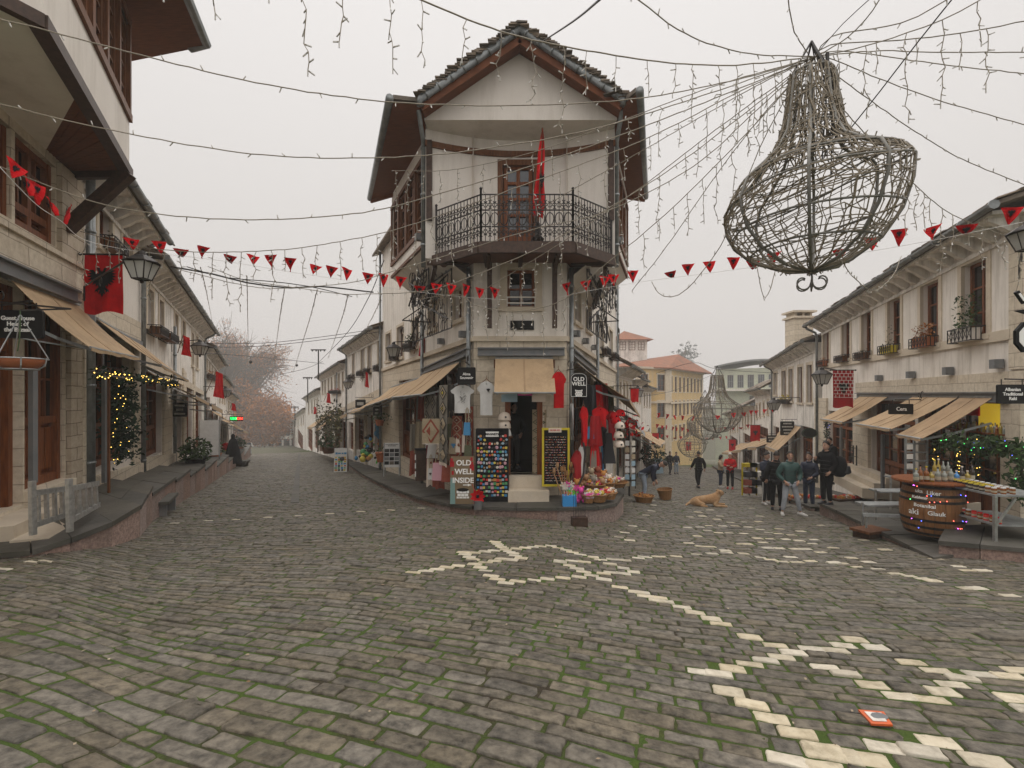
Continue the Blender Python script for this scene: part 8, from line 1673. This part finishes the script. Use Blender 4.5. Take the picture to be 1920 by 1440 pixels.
def person(loc, yaw, h, label, pose, top, bot, shoe, hair='hair', hood=None, puffy=0, sub=1, long_=0, lean=0.0, stripe=None, hairlong=False, name='person', seat=None):
    """facing -y before yaw; pose gives elbow, wrist (right, left) and knee, ankle (right, left) in units of 1.75 m height"""
    k = h / 1.75; r = thing(name, loc, label, 'person'); loc = V(loc); Rz = Matrix.Rotation(yaw, 3, 'Z'); L_ = Matrix.Rotation(lean, 3, 'X'); hip = V((0, 0, .92))
    def T(p, up=False): p = V(p); p = hip + L_ @ (p - hip) if up else p; return loc + Rz @ (p * k)
    E = pose['arms']; K = pose['legs']
    sp = [(0, 0, .92), (0, .01, 1.08), (0, .0, 1.25), (0, .01, 1.40), (0, .01, 1.50), (0, -.01, 1.56)]
    sh = [(-.17, .01, 1.40), (.17, .01, 1.40)]; hp = [(-.09, 0, .88), (.09, 0, .88)]
    U = lambda p: T(p, True)
    # body: one continuous skin surface
    vs = [U(p) for p in sp]; es = [(i, i + 1) for i in range(5)]; rs = [(.13, .10), (.125, .095), (.14, .10), (.11, .08), (.055, .055), (.052, .055)]
    for s in (0, 1):
        i = len(vs); vs += [U(sh[s]), U(E[s][0]), U(E[s][1])]; es += [(3, i), (i, i + 1), (i + 1, i + 2)]; rs += [.06, .042, .03]
        i = len(vs); vs += [T(hp[s]), T(K[s][0]), T(K[s][1])]; es += [(0, i), (i, i + 1), (i + 1, i + 2)]; rs += [.08, .055, .04]
    body = skinmesh(vs, es, [tuple(x * k for x in (q if isinstance(q, tuple) else (q, q))) for q in rs], sub)
    body.smooth = True; hd = V((0, -.02, 1.655)); hy = pose.get('head', 0); Hm = Matrix.Rotation(hy, 3, 'Z'); hp_ = pose.get('nod', 0); Hn = Hm @ Matrix.Rotation(hp_, 3, 'X')
    HT = lambda p: U(hd + Hn @ V(p))
    def hball(c, rx, ry, rz, n=10, m=8, mb=body):
        vv = []; 
        for i in range(m + 1):
            t = math.pi * i / m
            for j in range(n): a = 2 * math.pi * j / n; vv.append(HT((c[0] + rx * math.sin(t) * math.cos(a), c[1] + ry * math.sin(t) * math.sin(a), c[2] - rz * math.cos(t))))
        mb.add(vv, [[i * n + j, i * n + (j + 1) % n, (i + 1) * n + (j + 1) % n, (i + 1) * n + j] for i in range(m) for j in range(n)])
    hball((0, 0, 0), .074, .094, .118); hball((0, -.03, -.055), .055, .062, .062, 8, 6); hball((0, -.098, -.012), .014, .022, .026, 6, 4)
    for s in (-1, 1): hball((s * .076, .008, -.005), .012, .022, .032, 6, 4)
    body.mi = 1
    for s in (-1, 1): hball((s * .032, -.084, .018), .012, .009, .008, 6, 4); hball((s * .032, -.087, .036), .02, .008, .006, 6, 4)
    body.mi = 2; hball((0, -.088, -.058), .024, .008, .008, 6, 4); body.mi = 0
    for s in (0, 1):                                   # hands: palm, four fingers, thumb
        e, w = V(U(E[s][0])), V(U(E[s][1])); d = (w - e).normalized(); x = d.cross(V((0, 1, .3))).normalized(); y = d.cross(x); sg = (-1, 1)[s]
        body.tube([w - d * .01 * k, w + d * .04 * k, w + d * .085 * k], [.028 * k, .036 * k, .03 * k], 6)
        for q in range(4): b0_ = w + d * .085 * k + x * (-.024 + .016 * q) * k; ln = (.05, .062, .058, .044)[q] * k; body.tube([b0_ - d * .02 * k, b0_ + d * ln * .5 - y * .008 * k, b0_ + d * ln * .8 - y * .03 * k], [.0095 * k, .009 * k, .007 * k], 5)
        body.tube([w + d * .03 * k - x * .03 * k, w + d * .06 * k - x * .055 * k, w + d * .09 * k - x * .055 * k - y * .02 * k], [.012 * k, .011 * k, .008 * k], 5)
    body.build('body', ['skin', 'hair', 'c8'], r)
    # hair
    m = MB(); m.smooth = True; n = 12; rows = 6; vv = []
    for i in range(rows + 1):
        for j in range(n):
            a = 2 * math.pi * j / n; fr_ = max(0, -math.sin(a)); lo = (.66 - .95 * (1 - fr_) * (1.5 if hairlong else .62)); t = math.acos(max(-1, min(1, lo))) * i / rows; bump = 1.15 + .06 * math.sin(j * 2.7 + i); vv.append(HT((.078 * bump * math.sin(t) * math.cos(a), .006 + .098 * bump * math.sin(t) * math.sin(a), .012 + .122 * bump * math.cos(t) * (1 if math.cos(t) > 0 else (2.2 if hairlong else 1)))))
    m.add(vv, [[i * n + j, i * n + (j + 1) % n, (i + 1) * n + (j + 1) % n, (i + 1) * n + j] for i in range(rows) for j in range(n)]); m.build('hair' if hood is None else 'hood', hair if hood is None else hood, r)
    # jacket
    p_ = .028 + puffy; low = .80 - long_
    vs = [U((0, 0, low)), U((0, .005, 1.0)), U((0, .0, 1.2)), U((0, .01, 1.39)), U((0, .012, 1.475))]; es = [(i, i + 1) for i in range(4)]; rs = [(.15 + p_ * .7, .115 + p_), (.15 + p_, .11 + p_), (.152 + p_, .115 + p_), (.115 + p_ * .6, .09 + p_), (.078, .078)]
    for s in (0, 1): i = len(vs); e, w = V(E[s][0]), V(E[s][1]); vs += [U((sh[s][0] * 1.06, .01, 1.395)), U(e), U(e.lerp(w, .93))]; es += [(3, i), (i, i + 1), (i + 1, i + 2)]; rs += [.075 + p_ * .6, .058 + p_ * .6, .044 + p_ * .35]
    m = skinmesh(vs, es, [tuple(x * k for x in (q if isinstance(q, tuple) else (q, q))) for q in rs], sub, 1); m.smooth = True; m.tube([U((.07 * math.cos(t), .012 + .075 * math.sin(t), 1.5 + .02 * math.sin(t))) for t in [j * math.pi / 8 for j in range(17)]], .026 * k, 6); m.build('jacket', top, r, smooth=True)
    if puffy:                                          # quilting seams
        m = MB()
        for z in (.92, 1.03, 1.14, 1.25): m.tube([U((math.cos(t) * (.162 + p_ * 1.0), math.sin(t) * (.113 + p_ * 1.0), z)) for t in [i * math.pi / 10 for i in range(21)]], .007 * k, 4)
        m.build('seam', 'c6', r)
    # trousers
    vs = [T((0, 0, .93))]; es = []; rs = [(.145, .11)]
    for s in (0, 1): i = len(vs); kn, an = V(K[s][0]), V(K[s][1]); vs += [T(hp[s]), T(V(hp[s]).lerp(kn, .5)), T(kn), T(kn.lerp(an, .92))]; es += [(0, i), (i, i + 1), (i + 1, i + 2), (i + 2, i + 3)]; rs += [.10, .092, .075, .062]
    skinmesh(vs, es, [tuple(x * k for x in (q if isinstance(q, tuple) else (q, q))) for q in rs], sub).build('trousers', bot, r, smooth=True)
    for s in (0, 1):
        an = V(K[s][1]); ty = pose.get('toes', (0, 0))[s]; d = V((math.sin(ty), -math.cos(ty), 0)); m = MB(); z0 = an.z - .08; m.smooth = True
        pts = [(-.075, .035, .045), (-.03, .04, .06), (.06, .042, .045), (.13, .045, .03), (.185, .03, .02)]
        vv = []
        for o, wd, hh in pts:
            c = V((an.x, an.y, z0)) + d * o; x = V((d.y, -d.x, 0))
            for q in ((-1, 0), (-1.05, .4), (-.6, 1), (.6, 1), (1.05, .4), (1, 0)): vv.append(T(c + x * (wd * q[0]) + UZ * (.012 + hh * 1.6 * q[1])))
        m.add(vv, [[i * 6 + j, i * 6 + (j + 1) % 6, i * 6 + 6 + (j + 1) % 6, i * 6 + 6 + j] for i in range(4) for j in range(6)] + [[5, 4, 3, 2, 1, 0], [24, 25, 26, 27, 28, 29]]); sh_ = m.build('shoe', shoe, r)
        if stripe: 
            m = MB(); kn = V(K[s][0]); m.bar(T(kn + V(((-1, 1)[s] * .077, 0, .3))), T(kn + V(((-1, 1)[s] * .076, 0, 0))), .02); m.bar(T(kn + V(((-1, 1)[s] * .076, 0, 0))), T(an + V(((-1, 1)[s] * .064, 0, .05))), .02); m.build('stripe', stripe, r)
    return r, U
A_side = [[(-.26, .03, 1.14), (-.27, -.06, .90)], [(.26, .03, 1.14), (.27, -.06, .90)]]
A_pock = [[(-.31, .06, 1.13), (-.17, -.12, .95)], [(.31, .06, 1.13), (.17, -.12, .95)]]
L_std = [[(-.10, -.02, .48), (-.11, .01, .085)], [(.10, -.02, .48), (.11, .01, .085)]]
L_wide = [[(-.15, -.04, .48), (-.2, .0, .085)], [(.17, -.05, .48), (.27, -.02, .085)]]
L_walk = [[(-.1, -.14, .5), (-.1, -.18, .085)], [(.1, -.02, .49), (.1, .2, .11)]]
A_walk = [[(-.27, .1, 1.16), (-.27, .08, .93)], [(.27, -.06, 1.16), (.28, -.2, .96)]]
M['navy'] = mat('navy_padded_fabric', (.018, .024, .05), (.012, .016, .034), 10, .6, .15); M['puffgreen'] = mat('green_padded_fabric', (.045, .10, .09), (.032, .075, .068), 6, .6, .15); M['denim_l'] = mat('light_grey_jeans', (.40, .42, .46), (.28, .30, .34), 5, .9, .2, 30); M['denim_d'] = mat('dark_jeans', (.03, .045, .085), (.02, .03, .06), 6, .9, .2); M['denim_b'] = mat('pale_blue_jeans', (.36, .43, .52), (.28, .34, .42), 6, .9, .2); M['beige_c'] = mat('beige_fleece', (.48, .37, .25), (.4, .3, .2), 8, .9, .2); M['shoe_w'] = mat('white_trainers', (.62, .60, .57), (.5, .48, .46), 9, .6)
GP1 = Gp(1437, 946); person(GP1, .35, 1.76, 'person in a navy jacket raising a hand to the mouth, white striped track trousers', {'arms': [[(-.27, -.06, 1.16), (-.05, -.22, 1.44)], [(.29, .02, 1.15), (.2, -.14, .98)]], 'legs': L_std, 'head': .25, 'toes': (-.2, .4), 'nod': .15}, 'navy', 'blackcloth', 'shoe_w', puffy=.010, stripe='shoe_w')
person(Gp(1456, 957), 2.6, 1.76, 'person in a black jacket standing with back turned, second from the left of the group', {'arms': A_side, 'legs': L_std, 'head': -.2, 'toes': (0, .1)}, 'blackcloth', 'blackcloth', 'c6', puffy=.012)
person(Gp(1481, 966), -.12, 1.77, 'person in a green puffer jacket and light grey jeans, hands in pockets', {'arms': A_pock, 'legs': L_wide, 'head': -.25, 'toes': (-.3, .75)}, 'puffgreen', 'denim_l', 'shoe_w', puffy=.0102)
r4, U4 = person(Gp(1517, 953), -1.0, 1.76, 'person in a dark jacket holding out a small white cup', {'arms': [[(-.2, -.12, 1.16), (-.08, -.42, 1.12)], [(.27, .0, 1.15), (.16, -.2, 1.02)]], 'legs': L_std, 'head': .1, 'toes': (0, 0)}, 'navy', 'denim_d', 'shoe_w', puffy=.010)
w4 = U4((-.08, -.52, 1.16)); b = MB(); b.lathe([(.025, 0), (.036, .08), (.03, .08)], w4, 10); tag(b.build('paper_cup', 'white'), 'small white cup in the outstretched hand', 'cup')
person(V((8.75, 13.35, -1.42)), -1.35, 1.74, 'person in a long black jacket facing left beside the kerb', {'arms': [[(-.24, -.1, 1.16), (-.1, -.28, 1.28)], [(.27, .02, 1.15), (.2, -.1, .95)]], 'legs': L_std, 'head': .1, 'toes': (0, 0)}, 'blackcloth', 'blackcloth', 'c6', puffy=.015, long_=.06)
r5 = thing('backpack', (9.2, 13.3, -.5), 'black backpack worn on the back of the rightmost man', 'backpack'); b = MB(); b.lathe([(.12, 0), (.2, .08), (.22, .3), (.17, .5), (.06, .56)], (9.08, 13.32, -.62), 10, .8, 1); b.build('sack', 'blackcloth', r5, smooth=True); b = MB(); b.lathe([(.1, .08), (.16, .14), (.13, .3)], (9.18, 13.25, -.62), 8); b.build('front_pocket', 'c6', r5)
person(RF.pt(1556, 908, 1.2), -1.5, 1.6, 'person in black standing behind the backpack near the wooden doors', {'arms': A_side, 'legs': L_std, 'head': .2}, 'blackcloth', 'blackcloth', 'c6', puffy=.05, long_=.2)
person(Gp(1310, 915), 3.3, 1.74, 'person in black walking away down the middle of the right street', {'arms': A_walk, 'legs': L_walk, 'toes': (0, 0)}, 'blackcloth', 'blackcloth', 'c6', puffy=.010)
person(Gp(1351, 914), .9, 1.62, 'person with long dark hair in a beige top and blue jeans', {'arms': [[(-.22, -.08, 1.15), (-.1, -.25, 1.22)], [(.22, -.06, 1.15), (.1, -.25, 1.2)]], 'legs': L_std, 'nod': .2}, 'beige_c', 'denim_d', 'shoe_w', hairlong=True)
person(Gp(1369, 917), -.5, 1.72, 'person in a red jacket with a white hood up', {'arms': [[(-.26, -.06, 1.15), (-.1, -.26, 1.18)], [(.26, -.02, 1.15), (.1, -.24, 1.12)]], 'legs': L_std}, 'red', 'blackcloth', 'red_dark', hood='white', puffy=.010)
person(Gp(1256, 890), .3, 1.7, 'distant person in dark clothes at the left of the right street', {'arms': A_side, 'legs': L_walk}, 'blackcloth', 'c6', 'c6'); person(Gp(1268, 889), .2, 1.7, 'distant person in a dark top and blue jeans', {'arms': A_side, 'legs': L_std}, 'navy', 'denim_b', 'c6')
person(Gp(1360, 869), 3, 1.7, 'farthest person in dark clothes, left of a pair', {'arms': A_side, 'legs': L_walk}, 'blackcloth', 'c6', 'c6'); person(Gp(1371, 870), 3, 1.7, 'farthest person in a wide dark coat, right of a pair', {'arms': A_side, 'legs': L_std}, 'c6', 'blackcloth', 'c6', puffy=.08)
person(Gp(1206, 938), 1.2, 1.72, 'person in a dark top and pale blue jeans bending over a basket', {'arms': [[(-.2, -.16, 1.2), (-.16, -.4, 1.1)], [(.2, -.16, 1.2), (.16, -.42, 1.15)]], 'legs': [[(-.1, -.08, .49), (-.11, .0, .085)], [(.1, -.04, .49), (.11, .02, .085)]], 'nod': .3}, 'navy', 'denim_b', 'shoe_w', lean=1.05)
person((.05, 12.9, -.35), .3, 1.74, 'person in dark clothes standing inside the doorway of the corner shop', {'arms': A_pock, 'legs': L_std}, 'blackcloth', 'c6', 'c6')
person(Gp(467, 853), 3, 1.7, 'distant person in blue jeans far down the left street', {'arms': A_side, 'legs': L_walk}, 'c6', 'denim_b', 'c6')
# ---------------------------------------------------------------- the dog
g = Gp(1326, 949); r = thing('dog', g, 'sandy coloured dog lying on the cobbles with its head up', 'dog'); k = 1.0
M['fur'] = mat('sandy_fur', (.46, .27, .13), (.36, .20, .09), 14, .9, .5, 70, grime=((.56, .44, .3), 5, .7)); D = lambda x, y, z: g + V((x, y, z)) * k
vs = [D(-.42, .02, .15), D(-.2, .03, .19), D(.05, .03, .21), D(.24, .02, .25), D(.34, .0, .36), D(.40, -.02, .45), D(.52, -.05, .43), D(-.36, -.12, .12), D(-.16, -.2, .09), D(-.3, -.24, .05), D(-.08, -.26, .045), D(.24, -.1, .14), D(.16, -.16, .05), D(.44, -.2, .04), D(.56, -.2, .035), D(.26, .12, .12), D(.2, .14, .05), D(.5, .1, .04), D(.62, .1, .035), D(-.52, .08, .1), D(-.66, .0, .05), D(-.72, -.12, .04)]
es = [(0, 1), (1, 2), (2, 3), (3, 4), (4, 5), (5, 6), (0, 7), (7, 8), (8, 9), (9, 10), (3, 11), (11, 12), (12, 13), (13, 14), (3, 15), (15, 16), (16, 17), (17, 18), (0, 19), (19, 20), (20, 21)]
rs = [.14, .15, .155, .15, .105, .115, .06, .11, .07, .045, .035, .075, .05, .04, .04, .07, .05, .04, .04, .05, .035, .02]
m = skinmesh(vs, es, rs, 2, 1); m.smooth = True
for s in (-1, 1): m.tube([D(.36, s * .06 - .02, .52), D(.35, s * .095 - .02, .48), D(.37, s * .10 - .02, .41)], [.025, .045, .02], 6)
m.mi = 1; m.ball(D(.565, -.055, .44), .018, 6, 4)
for s in (-1, 1): m.ball(D(.475, s * .05 - .035, .475), .011, 6, 4)
m.build('body', ['fur', 'c6'], r, smooth=True)
# ---------------------------------------------------------------- mist filling the valley
hz = MB(); hz.box((0, 92, 6), (360, 204, 72)); hz.v = [(x, y, z) for x, y, z in hz.v]
Mh = bpy.data.materials.new('mist'); Mh.use_nodes = True; nt = Mh.node_tree; nt.nodes.clear(); o_ = nt.nodes.new('ShaderNodeOutputMaterial'); v_ = nt.nodes.new('ShaderNodeVolumePrincipled')
v_.inputs['Color'].default_value = (.93, .92, .91, 1); v_.inputs['Density'].default_value = HAZE; v_.inputs['Anisotropy'].default_value = 0.0; nt.links.new(v_.outputs[0], o_.inputs['Volume'])
o = hz.build('haze', Mh); o['kind'] = 'stuff'
